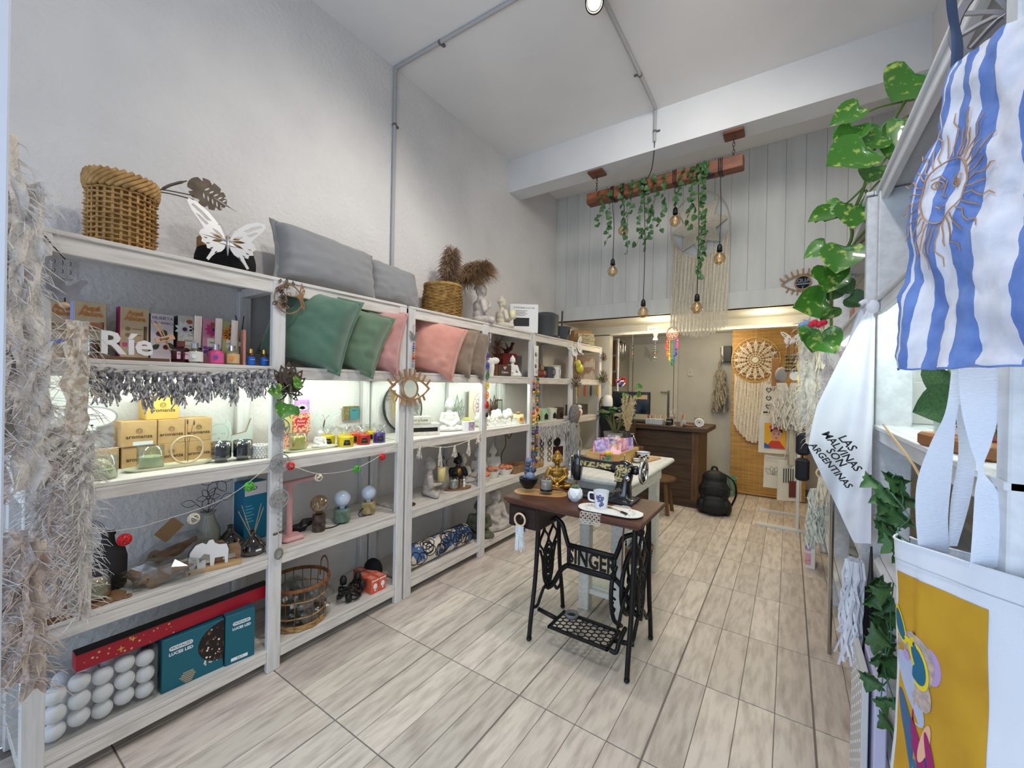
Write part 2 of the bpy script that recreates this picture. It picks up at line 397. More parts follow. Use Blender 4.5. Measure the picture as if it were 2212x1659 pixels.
CREAM = mat('cream_yarn',(226,216,198),.9,col2=(206,194,174),ns=40,bump=.002,bs=160,sheen=.3); IVORY = mat('ivory_cord',(232,222,200),.9,col2=(214,202,176),ns=60,bump=.001,bs=200)
GREYARN = mat('grey_yarn',(196,192,190),.95,col2=(96,94,98),ns=60,ramp=(.42,.62),bump=.002,bs=150)
LEAFM = mat('pothos_leaf',(62,118,36),.35,col2=(176,196,96),ns=4.5,ramp=(.56,.68),coat=.3,rnd=.18); IVYM = mat('ivy_leaf',(40,74,38),.5,col2=(62,100,52),ns=20,rnd=.2); STEMM = mat('green_stem',(104,128,58),.5)
REDM = mat('red_dye',(198,32,36),.6);
def weave(b,rad,z0,z1,rows,stakes,amp,th,o=(0,0,0),ph=0):
    h = (z1 - z0) / rows
    for k in range(rows):
        z = z0 + (k + .5) * h; pts = []
        n = stakes * 3
        for i in range(n):
            a = 2 * pi * i / n; r = rad(z) + amp * cos(stakes / 2 * a + k * pi + ph) ; pts.append((o[0] + r * cos(a),o[1] + r * sin(a),o[2] + z))
        b.tube(pts,h * .56,6,True,flat=th / (h * .56))
    return b
def carton(name,label,loc,w,d,h,m,rz=90,group=None,side=None,cat_='box',top=None,rot=None):
    t = thing(name,label,cat_,loc,rz,group,rot)
    B().bbox(-w / 2,w / 2,-d / 2,d / 2,0,h,.002).part('body',m,t)
    if side: B().box(-w / 2 - .0006,-w / 2 + .0004,-d / 2 + .001,d / 2 - .001,.002,h - .002).part('side_panel',side,t)
    if top: B().box(-w / 2 + .001,w / 2 - .001,-d / 2 + .001,d / 2 - .001,h - .0004,h + .0006).part('top_panel',top,t)
    return t
def patch(t,name,m,x0,x1,z0,z1,y,th=.0008): return B().box(x0,x1,y - th,y,z0,z1).part(name,m,t)
def disc(t,name,m,cx,cz,r,y,th=.0008,rz=None,n=24): return B().prism(circ(cx,cz,r,n,rz),y - th,y).part(name,m,t)
def jar(label,loc,r,h,wax,wh,gls=None,name='candle_jar',group=None,wick=True,cat_='candle',rz=0):
    t = thing(name,label,cat_,loc,rz,group)
    B().lathe([(0,.001),(r * .94,.001),(r,.004),(r,h),(r - .003,h),(r - .003,.006),(0,.006)],24).part('glass',gls or GLS,t,True)
    o = B().lathe([(0,.007),(r - .0035,.007),(r - .0035,wh - .003),(r * .75,wh),(0,wh - .001)],24).part('wax',wax,t,True); smooth(o)
    if wick: B().cyl((0,0,wh - .003),(.001,0,wh + .014),.0012,n=5).part('wick',WHITEP,t)
    return t
def bottle(label,loc,prof,m,cap=None,name='bottle',group=None,rz=0,reeds=0,rl=.2,rm=None,n=20,cat_='bottle',spread=.5):
    t = thing(name,label,cat_,loc,rz,group)
    smooth(B().lathe(prof,n).part('body',m,t))
    zt = max(z for r,z in prof)
    if cap: B().lathe([(0,zt - .002),(cap[0],zt - .002),(cap[0],zt + cap[1]),(cap[0] * .9,zt + cap[1] + .001),(0,zt + cap[1] + .001)],16).part('cap',cap[2],t)
    for k in range(reeds):
        a = 2 * pi * k / max(1,reeds) + .4; s_ = spread * (.5 + .5 * ((k * 7) % 5) / 5)
        B().cyl((-.006 * cos(a),-.006 * sin(a),zt * .5),(s_ * rl * .5 * cos(a),s_ * rl * .5 * sin(a),zt * .5 + rl),.0016,n=5).part('reed',rm or WOODL,t)
    return t
def blob(name,caps,vox,m,parent,it=4,loc=None):
    """one continuous body grown from tapering limbs"""
    b = B()
    for c in caps:
        if len(c) == 2:
            b.ball(c[0],c[1],12); continue
        p,r,q,s_ = Vector(c[0]),c[1],Vector(c[2]),c[3]; L = (q - p).length; n = max(2,int(L / (min(r,s_) * .45)) + 1)
        for i in range(n + 1): f = i / n; b.ball(p.lerp(q,f),r + (s_ - r) * f,10)
    o = b.part(name,m,None,True,fix=False)
    md = o.modifiers.new('r','REMESH'); md.mode = 'VOXEL'; md.voxel_size = vox; md.use_smooth_shade = True
    ms = o.modifiers.new('s','SMOOTH'); ms.iterations = it; ms.factor = .5
    dg = bpy.context.evaluated_depsgraph_get(); me = bpy.data.meshes.new_from_object(o.evaluated_get(dg)); bpy.data.objects.remove(o)
    me.polygons.foreach_set('use_smooth',[True] * len(me.polygons)); me.materials.clear()
    return obj(name,me,m,parent,loc)
def buddha_caps(h,arms='lap',crown='bun',legs=True,hat=False):
    S = lambda p: (p[0] * h,p[1] * h,p[2] * h)
    c = []
    def cp(p,r,q,s_): c.append((S(p),r * h,S(q),s_ * h))
    def bl(p,r): c.append((S(p),tuple(v * h for v in r)))
    if legs:
        bl((0,.02,.10),(.21,.17,.10))
        for s_ in (-1,1):
            cp((s_ * .13,0,.10),.10,(s_ * .33,-.13,.075),.075); cp((s_ * .33,-.13,.075),.075,(-s_ * .06,-.20,.06),.05)
            bl((-s_ * .10,-.20,.10),(.09,.05,.03))
    else:
        bl((0,.02,.06),(.24,.13,.07))
    bl((0,.03,.22),(.185,.14,.13)); bl((0,.03,.36),(.205,.13,.16)); bl((0,.02,.47),(.235,.105,.085))
    for s_ in (-1,1):
        cp((s_ * .20,.02,.47),.08,(s_ * .26,.0,.30),.072)
        if arms == 'lap' or (arms == 'raise' and s_ == 1): cp((s_ * .245,0,.30),.055,(s_ * .05,-.19,.19),.04)
        elif arms == 'raise': cp((s_ * .245,0,.30),.055,(s_ * .10,-.17,.40),.035); bl((s_ * .09,-.18,.46),(.03,.025,.06))
        elif arms == 'hold': cp((s_ * .245,0,.30),.055,(s_ * .06,-.24,.28),.04); bl((s_ * .05,-.26,.29),(.05,.05,.025))
        elif arms == 'knee': cp((s_ * .245,0,.30),.055,((s_ * .30,-.16,.17) if s_ == 1 else (-.06,-.16,.20)),.04)
        elif arms == 'pray': cp((s_ * .245,0,.30),.055,(s_ * .02,-.20,.44),.035)
    cp((0,.01,.52),.08,(0,0,.62),.07)
    bl((0,-.005,.745),(.122,.13,.145)); bl((0,-.05,.70),(.085,.08,.085)); bl((0,-.13,.735),(.018,.024,.035)); bl((0,-.118,.668),(.038,.02,.018))
    for s_ in (-1,1): bl((s_ * .124,.01,.72),(.02,.034,.065)); bl((s_ * .046,-.118,.785),(.034,.014,.012))
    if crown == 'bun': bl((0,.02,.81),(.126,.13,.09)); bl((0,.025,.905),(.068,.068,.05)); bl((0,.025,.96),(.028,.028,.025))
    elif crown == 'point': bl((0,.02,.80),(.106,.112,.09)); cp((0,.02,.85),.07,(0,.02,1.02),.018)
    if hat: cp((0,.04,.80),.13,(.0,.06,.83),.12)
    return c
def buddha(label,loc,h,m,rz=0,arms='lap',crown='bun',legs=True,name='buddha_statue',hair=None,group=None,vox=None,hat=None):
    t = thing(name,label,'statue',loc,rz,group)
    blob('figure',buddha_caps(h,arms,crown,legs,False),vox or h * .018,m,t,2)
    if hair:
        b = B()
        for i in range(70):   # snail curls over the skull
            u = 1 - (i + .5) / 70 * 1.05; a = i * 2.4; rr = sqrt(max(0,1 - u * u)); p = (rr * cos(a) * .127,.015 + rr * sin(a) * .133,.765 + u * .135)
            if p[1] < -.06 and p[2] < .835: continue
            b.ball([v * h for v in p],.017 * h,5)
        for i in range(14): a = i * 2.4; u = i / 14; b.ball([v * h for v in (.066 * sqrt(1 - u * u) * cos(a),.025 + .066 * sqrt(1 - u * u) * sin(a),.90 + .05 * u)],.016 * h,5)
        b.part('hair',hair,t,True,fix=False)
    return t
def cushion(label,loc,w,h,th,m,rz,lean=0,rollv=0,group=None,flange=.02,zc=True,sag=0):
    t = thing('cushion',label,'cushion',loc,0,group)
    t.rotation_euler = (RZ(rz) @ RX(lean) @ RY(rollv)).to_euler()
    sd = RND.random() * 50; b = B()
    def fn(side):
        def f(u,v):
            U,V = 2 * u - 1,2 * v - 1
            x = w / 2 * U * (1 - .07 * (1 - V * V)); z = h / 2 * V * (1 - .07 * (1 - U * U))
            e = max(0,(1 - U ** 2)) ** .45 * max(0,(1 - V ** 2)) ** .45
            y = side * th / 2 * e ** .62 * (1 - .25 * sag * V)
            k = (1 - e) * e * 4
            y += side * .012 * k * nz(U * 4 + sd,V * 4,side) + side * .007 * e * nz(U * 5 + sd + 9,V * 5,side)
            return (x,y,z)
        return f
    b.grid(fn(-1),24,24).grid(fn(1),24,24)
    b.part('cover',m,t,True)
    fb = B(); n = 24; ring = []
    for (a0,b0,a1,b1) in ((-1,-1,1,-1),(1,-1,1,1),(1,1,-1,1),(-1,1,-1,-1)):
        for i in range(n): f = i / n; U = a0 + (a1 - a0) * f; V = b0 + (b1 - b0) * f; ring.append((U,V))
    def pos(U,V,k,i): return (w / 2 * U * (1 - .07 * (1 - V * V)) * k,.006 * nz(i * .35 + sd),h / 2 * V * (1 - .07 * (1 - U * U)) * k)
    k2 = 1 + flange / (w / 2); N_ = len(ring); vs = []
    for i,(U,V) in enumerate(ring):
        p,q = pos(U,V,.97,i),pos(U,V,k2,i + 40); vs += [(p[0],p[1] - .003,p[2]),(q[0],q[1] - .002,q[2]),(q[0],q[1] + .002,q[2]),(p[0],p[1] + .003,p[2])]
    fs = []
    for i in range(N_):
        a = i * 4; c = (i + 1) % N_ * 4
        fs += [(a,c,c + 1,a + 1),(a + 1,c + 1,c + 2,a + 2),(a + 2,c + 2,c + 3,a + 3)]
    fb.add(vs,fs).part('flange',m,t,True)
    return t
def butterfly_loops(w):
    """outline with cut wing patterns, w wide, body at x=0"""
    half = [(.02,.05),(.10,.22),(.24,.36),(.38,.44),(.48,.45),(.50,.40),(.45,.30),(.36,.19),(.30,.10),(.34,.06),(.36,0),(.32,-.05),(.33,-.10),(.27,-.12),(.26,-.17),(.20,-.17),(.23,-.24),(.27,-.32),(.24,-.34),(.20,-.27),(.15,-.20),(.08,-.16),(.04,-.10),(.02,-.04)]
    out = [(x * w,z * w) for x,z in half] + [(0,-.20 * w)] + [(-x * w,z * w) for x,z in reversed(half)]
    loops = [out]
    for s_ in (1,-1):
        q = lambda lp: loops.append([(s_ * x * w,z * w) for x,z in lp])
        q(petal(.06,.06,.55,.16,.022)); q(petal(.06,.04,.15,.17,.020)); q(petal(.06,.01,-.35,.15,.020))
        q([(.20,.24),(.32,.34),(.43,.40),(.45,.37),(.36,.31),(.26,.23)]); q([(.24,.19),(.36,.27),(.40,.27),(.33,.20),(.27,.16)])
        for k in range(4): a = -.1 - k * .27; q(petal(0,0,a,.06,.008,.25 - k * .012,5))
    return loops
def butterfly(label,loc,w,m,rz=0,rx=0,ry=0,name='cutout_butterfly',fold=0,group=None,cat_='ornament',body=None,th=.003):
    t = thing(name,label,cat_,loc,0,group); t.rotation_euler = (RZ(rz) @ RX(rx) @ RY(ry)).to_euler()
    me = cutmesh('wings',butterfly_loops(w),th)
    if fold:
        for v in me.vertices: v.co.y -= abs(v.co.x) * fold
    obj('wings',me,m,t)
    B().tube([(0,-.004,-.19 * w),(0,-.004,-.05 * w),(0,-.004,.10 * w)],[.006 * w,.02 * w,.014 * w],6).part('body',body or m,t,True)
    for s_ in (-1,1): B().tube(cat([(0,-.004,.09 * w),(s_ * .06 * w,-.006,.20 * w),(s_ * .10 * w,-.006,.24 * w),(s_ * .12 * w,-.006,.22 * w)],4),.004 * w,4).part('antenna',body or m,t,True)
    return t
def mandala_loops(r,n=8,hole=True,star=False):
    L = [circ(0,0,r,40),circ(0,0,r * .90,40)]
    return L
def plume(name,base,tip,n,rad,m,parent,droop=.25,hair=.05,seed=1):
    """feathery grass head: a stem with many fine hairs"""
    g = random.Random(seed); b = B(); p0,p1 = Vector(base),Vector(tip); d = (p1 - p0)
    for i in range(n):
        f = g.random() ** .8; p = p0 + d * f; a = g.random() * 2 * pi; w = (.25 + .75 * sin(pi * min(1,.10 + .80 * f))) * rad
        q = p + Vector((cos(a) * w,sin(a) * w,g.uniform(-.2,.5) * rad)) * g.uniform(.5,1) + d.normalized() * hair * g.uniform(.2,.8)
        e = q + Vector((cos(a),sin(a),-.8)) * hair * droop * 2 * g.random()
        b.tube([p,q,e],[.0014,.002,.0004],3,caps=False)
    o = b.part(name,m,parent,False,fix=False); stuff(o); return o
def strands(b,pts,length,n_per,spread,r,g,seg=4,wave=.006,curl=0):
    for p in pts:
        for k in range(n_per):
            L = length * g.uniform(.75,1.08); x,y,z = p; dx,dy = g.uniform(-spread,spread),g.uniform(-spread,spread); ph = g.random() * 6
            b.tube([(x + dx * i / seg + wave * sin(ph + i * 1.9) * (i > 0),y + dy * i / seg + wave * cos(ph * 1.3 + i * 2.1) * (i > 0),z - L * i / seg) for i in range(seg + 1)],r,3,caps=False)
    return b
def tassel_mesh(name,L,n,spread,r,seed,head=.008):
    g = random.Random(seed); b = B(); b.ball((0,0,-head * .6),head,6)
    b.tube([(0,0,-head),(0,0,-head * 2.2)],[head,head * .9],6)
    strands(b,[(g.uniform(-.4,.4) * head,g.uniform(-.4,.4) * head,-head) for _ in range(n)],L - head,1,spread,r,g)
    return b.mesh(name)
def leaf_mesh(name,L,Wd,lobes=False,curl=.15,n=7):
    """heart shaped leaf with a folded midrib, root at the origin, growing along -z... tip down, face to -y"""
    b = B(); rows = []
    prof = [(0,.0),(-.08,.30),(0,.42),(.18,.50),(.38,.48),(.58,.38),(.78,.22),(.92,.08),(1,0)]
    if lobes: prof = [(0,.0),(-.06,.24),(.10,.30),(.06,.52),(.30,.34),(.45,.36),(.50,.20),(.72,.16),(1,0)]
    vs = []; fs = []
    for i,(t,w) in enumerate(prof):
        yc = -curl * L * (t * t)
        vs += [(-w * Wd,yc - .10 * Wd * w * 2 + .02 * L * sin(t * 9),-t * L),(-w * Wd * .5,yc - .07 * Wd * w,-max(t,0) * L * .98 - .0),(0,yc + .02 * Wd,-max(t,.0) * L),(w * Wd * .5,yc - .07 * Wd * w,-max(t,0) * L * .98),(w * Wd,yc - .10 * Wd * w * 2 - .02 * L * sin(t * 9 + 1),-t * L)]
    for i in range(len(prof) - 1):
        for j in range(4): a = i * 5 + j; fs.append((a,a + 1,a + 6,a + 5))
    b.add(vs,fs); me = b.mesh(name,True); return me
LEAF_A = leaf_mesh('leaf',1,1.25); LEAF_A.materials.append(LEAFM)
LEAF_B = leaf_mesh('leaf',1,1.0,curl=-.1); LEAF_B.materials.append(LEAFM)
IVY = leaf_mesh('leaf',1,1.25,True,.1); IVY.materials.append(IVYM)
FIG = leaf_mesh('leaf',1,1.2,False,.08); FIG.materials.append(IVYM)
def leaves(t,lst,me):
    """lst of (x, y, z, size, heading, tilt, roll): separate leaves of one plant"""
    for (x,y,z,s_,a,ti,ro) in lst:
        o = obj('leaf',me,None,t,(x,y,z)); o.rotation_euler = (RZ(a) @ RX(ti) @ RY(ro)).to_euler(); o.scale = (s_,) * 3
def beads(t,name,pts,r,m,n=8):
    for p in pts: B().ball((0,0,0),r,n).part(name,m,t,True,loc=p,fix=False)
# ================================================================ top shelf of the left wall
t = thing('wicker_basket','tall tan wicker basket on the top shelf, nearest the entrance','basket',(-2.20,.477,S1))
weave(B().lathe([(0,.004),(.091,.004),(.091,.24),(.088,.24),(.088,.01)],26),lambda z: .098 - .012 * abs(z - .12) / .12 * .3,.004,.235,12,22,.0055,.004).part('woven_body',WICK,t,True)
b = B()
for i in range(26): a = 2 * pi * i / 26; b.box(-.004,.004,-.002,.002,0,.24,T(.098 * cos(a),.098 * sin(a),0) @ RZ(math.degrees(a) + 90))
b.part('stakes',WICK,t)
b = B()
for k in range(30):   # plaited rim
    a = 2 * pi * k / 30
    b.tube([((.104 + .006 * sin(f * pi)) * cos(a + f * .7),(.104 + .006 * sin(f * pi)) * sin(a + f * .7),.232 + .062 * f) for f in (0,.33,.66,1)],.008,5)
b.part('plaited_rim',WICK,t,True)
BR = mat('bronze_sheet',(86,76,68),.42,.7,col2=(110,98,86),ns=20)
t = thing('metal_leaf_pick','bronze metal monstera leaf on stems leaning from the wicker basket','ornament',(-2.19,.577,2.17),90)
def monstera(cx,cz,a,s_):
    o = []; n = 60
    for i in range(n):
        th = 2 * pi * i / n; r = .5 * (1 - .25 * cos(th)) * (1 - .22 * (sin(11 * th) > .75) * (abs(sin(th)) > .2)); x = r * cos(th) * 1.0; z = r * sin(th) * .80
        o.append((cx + s_ * (x * cos(a) - z * sin(a)),cz + s_ * (x * sin(a) + z * cos(a))))
    return o
holes = [petal(.195,.055,-.35,.11,.0025)]
for k in range(5):
    for sg in (1,-1): holes.append(petal(.165 + k * .017,.064 - k * .007,-.35 + sg * 1.1,.028,.0035,.006))
obj('leaf',cutmesh('leaf',[monstera(.20,.05,-.35,.155)] + holes,.002),BR,t)
for z in (0,-.018): B().tube(cat([(-.06,0,-.02 + z),(.02,0,.012 + z * .6),(.13,0,.030 + z)],5),.0028,5).part('stem',BR,t,True)
B().tube(cat([(-.05,.005,-.03),(.01,.004,.006),(.05,.004,.045),(.105,.004,.085)],5),[.0025] * 7 + [.006] * 7 + [.003] * 2,5).part('folded_leaf',BR,t,True)
t = thing('rope_basket','round black rope basket with a natural rim behind the silver butterfly','basket',(-2.24,.855,S1))
b = B()
for k in range(11): r = .105 + .012 * sin(k / 11 * pi); b.tube([(r * cos(a),r * sin(a),.006 + k * .0105) for a in [2 * pi * i / 36 for i in range(36)]],.0062,6,True)
b.part('coiled_body',mat('black_rope',(26,26,30),.9,bump=.002,bs=90),t,True)
b = B()
for k in range(5): r = .108; b.tube([(r * cos(a),r * sin(a),.121 + k * .0095) for a in [2 * pi * i / 36 for i in range(36)]],.0058,6,True)
b.part('rim',WICK,t,True)
butterfly('large silver cut metal butterfly standing on the top shelf',(-2.085,.80,2.0),.31,mat('silver_sheet',(196,196,196),.4,.35),90,-8,2,fold=.12,body=SILV,th=.002)
GREYC = mat('grey_linen',(138,138,140),.9,bump=.0004,bs=500,sheen=.3)
cushion('long grey linen cushion leaning on the wall, nearer the entrance',(-2.225,1.37,2.055),.60,.33,.21,GREYC,90,-14,3)
cushion('shorter grey linen cushion behind the long grey one',(-2.275,1.865,2.04),.42,.30,.20,GREYC,90,-14,4)
t = thing('seagrass_basket','narrow woven seagrass basket holding pampas plumes on the top shelf','basket',(-2.20,2.29,S1))
b = weave(B(),lambda z: .135 + .012 * sin(z * 14),.004,.24,20,22,.004,.005)
b.part('woven_body',mat('seagrass',(176,138,74),.8,col2=(128,96,46),ns=26,bump=.002,bs=70),t,True)
B().lathe([(.132,.228),(.145,.232),(.145,.252),(.132,.255),(.126,.235)],28).part('rim',mat('seagrass'),t,True)
PAM = mat('dry_pampas',(156,128,104),.95,col2=(122,96,76),ns=30); PAMB = mat('dry_pampas_brown',(134,104,74),.95,col2=(104,78,52),ns=30)
t = thing('pampas_bunch','two fluffy brown dried pampas plumes in the seagrass basket','dried grass',(-2.20,2.32,S1 + .12))
plume('plume',(0,.03,.10),(.0,.06,.40),1500,.085,PAM,t,.5,.05,3); plume('plume',(.03,.14,.17),(.06,.36,.36),1900,.11,PAMB,t,.9,.06,4)
B().tube([(0,0,0),(0,.03,.12),(0,.06,.3)],.003,5).part('stem',PAMB,t); B().tube(cat([(.01,0,0),(.02,.06,.15),(.05,.25,.34)],4),.003,5).part('stem',PAMB,t)
buddha('grey stone buddha with raised hand sitting under the pampas plume',(-2.14,2.68,S1),.38,STONE,150,'raise','bun',hair=STONE)
t = buddha('cream buddha holding a lit-look candle on the top shelf',(-2.13,2.975,S1),.30,mat('cream_stone',(214,204,184),.8,bump=.001,bs=90),158,'hold','bun',hair=mat('cream_stone'))
c_ = thing('pillar_candle','small cream pillar candle in the hands of the cream buddha','candle',(-2.065,3.045,S1 + .094))
B().lathe([(0,0),(.028,0),(.028,.075),(0,.073)],16).part('wax',WAX,c_,True); B().lathe([(0,.073),(.005,.082),(.0005,.10)],8).part('flame',WAX,c_,True)
# boxed bathroom set, bin, brush, tea boxes
t = carton('bathroom_set_box','white box of a bathroom set with a pink print',(-2.17,3.38,S1),.27,.24,.27,WHITEP,38)
patch(t,'black_print',BLKP,-.10,.05,.06,.14,-.1202); text('5 PCS Bathroom Set',.024,BLKP,t,(0,-.1208,.235),th=.0004)
for k in range(4): patch(t,'print_line',mat('grey_ink',(90,90,92),.7),-.10,.03 - (k % 2) * .02,.205 - k * .014,.209 - k * .014,-.1202)
PINKI = mat('pink_print',(190,66,92),.6)
for x,w,z0,z1 in ((-.05,.045,.04,.12),(0,.05,.05,.21),(.055,.03,.06,.12)): B().bbox(.1352,.1358,x - w / 2 + .0,x + w / 2,z0,z1,.0002).part('pink_print',PINKI,t)
text('5 PCS SET',.02,BLKP,t,(.1356,0,.235),(0,0,90),th=.0004)
CHAR = mat('charcoal_plastic',(72,76,80),.5)
t = thing('pedal_bin','charcoal plastic pedal bin beside the white box on the top shelf','bin',(-2.19,3.86,S1))
smooth(B().lathe([(0,.004),(.125,.004),(.14,.02),(.142,.215),(.146,.22),(.146,.25),(.10,.275),(0,.285)],28).part('body',CHAR,t)); B().bbox(.10,.17,-.03,.03,.0,.03,.01).part('pedal',CHAR,t)
t = thing('toilet_brush_set','charcoal toilet brush holder with an upright handle','toilet brush',(-2.11,4.07,S1))
smooth(B().lathe([(0,.003),(.085,.003),(.115,.14),(.118,.145),(.108,.145),(.08,.01)],24).part('holder',CHAR,t)); B().cyl((0,.02,.05),(0,.03,.33),.011,n=10).part('handle',CHAR,t)
B().cyl((.11,0,.06),(.116,0,.12),.008).part('chrome_trim',STEEL,t)
t = carton('wooden_tea_box','plain wooden box with a framed label at the back of the top shelf',(-2.24,4.86,S1),.24,.18,.20,WOODL,48); patch(t,'label_frame',INK,-.05,.05,.05,.10,-.0902); patch(t,'label',WHITEP,-.04,.04,.055,.09,-.0912); text('Delivery',.03,INK,t,(0,-.091,.15))
for i,(dx,dy,z,w) in enumerate(((.04,-.02,0,.22),(.05,-.015,.048,.21),(.04,-.01,.096,.20))):
    t = carton('incense_box',['lowest cream incense box of the small stack on the top shelf','middle cream incense box of the small stack on the top shelf','topmost cream incense box of the small stack on the top shelf'][i],(-2.12 + dx - .03,4.72 + dy,S1 + z),w,.12,.046,mat('cream_card',(216,204,168),.8,col2=(190,170,126),ns=60),42,'incense boxes on the top shelf')
    text('Namaste',.026,INK,t,(0,-.0605,.023))
t = thing('brown_pouch','brown gold trimmed pouch lying beside the incense boxes','pouch',(-2.10,4.46,S1))
o = B().grid(lambda u,v: (.05 * (2 * v - 1) * (1 - .1 * u),-.10 + .2 * u,.022 + .02 * sin(pi * u) * sin(pi * v)),8,6).grid(lambda u,v: (.05 * (2 * v - 1) * (1 - .1 * u),-.10 + .2 * u,.022 - .02 * sin(pi * u) * sin(pi * v)),8,6).part('body',mat('brown_satin',(150,100,40),.4),t,True)
# ================================================================ second shelf
LIL = mat('lilac_card',(142,148,196),.6); MAG = mat('magenta_card',(176,26,96),.5); TANC = mat('beige_card',(204,180,144),.7,col2=(196,172,136),ns=20); ORI = mat('orange_ink',(196,118,44),.5)
PALE = mat('pale_pink_card',(222,208,212),.7); DKG = mat('dark_leaf_ink',(58,70,52),.6); DKR = mat('plum_ink',(92,30,44),.5)
def aqui(label,y,side,tint):
    t = carton('diffuser_box',label,(-2.27,y,S2),.09,.06,.225,TANC,90,'reed diffuser boxes on the second shelf',side)
    text('Aquí',.026,ORI,t,(0,-.031,.20),th=.0006,offset=.001); text('Ahora',.026,ORI,t,(0,-.031,.178),th=.0006,offset=.001)
    for z in (.135,.11): disc(t,'seal_print',mat('tan_ink',(150,122,86),.6),-.022,z,.008,-.0302); patch(t,'print_line',mat('tan_ink'),-.008,.022,z - .001,z + .002,-.0302)
    patch(t,'band',tint,-.038,.03,.062,.078,-.0302); patch(t,'stick_print',INK,.028,.032,.08,.15,-.0302); patch(t,'stick_print',INK,.034,.037,.08,.15,-.0302)
    return t
aqui('beige diffuser box with a lilac side, nearest the entrance',.335,LIL,LIL).location.x = -2.345
aqui('beige diffuser box with a lilac side behind the dried flower bottle',.40,LIL,LIL)
aqui('beige diffuser box with a magenta side',.53,MAG,mat('pink_band',(214,84,128),.5))
t = carton('diffuser_box','pale lilac diffuser box printed with dark leaves and berries',(-2.27,.62,S2),.078,.06,.21,PALE,90,'reed diffuser boxes on the second shelf',mat('grey_card',(150,146,150),.7))
text('HUERTA',.019,mat('grey_violet_ink',(120,110,130),.6),t,(0,-.031,.192)); text('ORGANICA',.0165,mat('grey_violet_ink'),t,(0,-.031,.172))
for x,z,a,l in ((.0,.10,.5,.035),(.015,.12,2.2,.03),(-.01,.08,-2.4,.035),(.02,.09,-1,.03)): B().prism(petal(x,z,a,l,.010),-.031,-.0302).part('leaf_print',DKG,t)
for x,z in ((-.012,.125),(.002,.115),(.012,.07)): disc(t,'berry_print',DKR,x,z,.010,-.031)
def daisy(label,y,base,petals,h=.215,w=.074,txt='COCO'):
    t = carton('diffuser_box',label,(-2.27,y,S2),w,.06,h,base,90,'reed diffuser boxes on the second shelf',mat(base.name + '_side',tuple(int(c) for c in (60,66,70)),.6))
    disc(t,'brand_oval',mat('rust_ink',(176,84,40),.5),.005,h - .025,.012,-.0302,rz=.009)
    for (x,z,r,m,k) in petals:
        for j in range(k): B().prism(petal(x,z,2 * pi * j / k,r,r * .26,r * .25,6),-.0308,-.0302).part('petal_print',m,t)
        disc(t,'flower_centre',mat('flower_centre',(90,40,90),.6),x,z,r * .28,-.0312,.0006)
    patch(t,'label',mat('label_cream',(226,224,214),.7),-.018,.02,.085,.125,-.0306); text(txt,.010,INK,t,(.001,-.0322,.105))
    return t
WPT = mat('white_petal',(236,236,232),.6); PNK = mat('hot_pink',(224,66,138),.5); VIO = mat('violet_ink',(110,84,160),.5); ORA = mat('orange_fruit',(232,144,40),.5)
daisy('cream diffuser box with coconut and star prints',.71,mat('cream_print_card',(206,204,190),.6),[(-.012,.155,.03,WPT,9),(.02,.16,.016,mat('yellow_star',(214,190,96),.6),5),(.01,.05,.02,mat('yellow_star'),6)])
daisy('pink diffuser box with daisy prints',.802,mat('pink_print_card',(220,150,170),.6),[(.008,.165,.03,PNK,10),(-.005,.07,.028,VIO,7),(.012,.03,.02,PNK,8)],txt='VIDA')
daisy('olive diffuser box with an orange slice print',.88,mat('olive_print_card',(190,184,130),.6),[(.0,.15,.032,ORA,12),(.01,.05,.024,WPT,7)],txt='CITRUS')
# dried flower bottle
t = thing('dried_flower_bottle','clear square bottle of dried flowers with a wooden cap','bottle',(-2.12,.392,S2),90)
B().bbox(-.031,.031,-.02,.02,.001,.10,.012).part('glass',GLS,t); B().bbox(-.024,.024,-.014,.014,.004,.07,.008).part('oil',glass('oil_gold',(222,196,150),.3),t)
B().cyl((0,0,.10),(0,0,.113),.013).part('neck',GLS,t); B().bbox(-.016,.016,-.014,.014,.112,.135,.003).part('cap',mat('walnut_cap',(132,84,56),.5),t)
g = random.Random(2); b = B()
for k in range(26): x = g.uniform(-.018,.018); b.tube([(x,g.uniform(-.01,.01),.006),(x * .6 + g.uniform(-.01,.01),g.uniform(-.01,.01),g.uniform(.04,.066))],[.0008,.0016],4)
b.part('dried_stems',mat('dried_stem',(150,120,80),.8),t)
# Ríe letters on a brown base
t = thing('word_ornament','white cutout word Ríe on a dark wooden base','ornament',(-2.065,.47,S2),90)
B().bbox(-.13,.12,-.02,.03,0,.013,.001).part('base',mat('walnut_base',(112,82,56),.5,col2=(90,64,44),ns=6,stretch=(1,8,8)),t)
for s_,x,sz in (('R',-.045,.115),('í',.008,.115),('e',.045,.115)): obj('letter',textmesh('letter',s_,sz,.014,offset=.0028),WHITEP,t,(x,0,.013 + sz * .40))
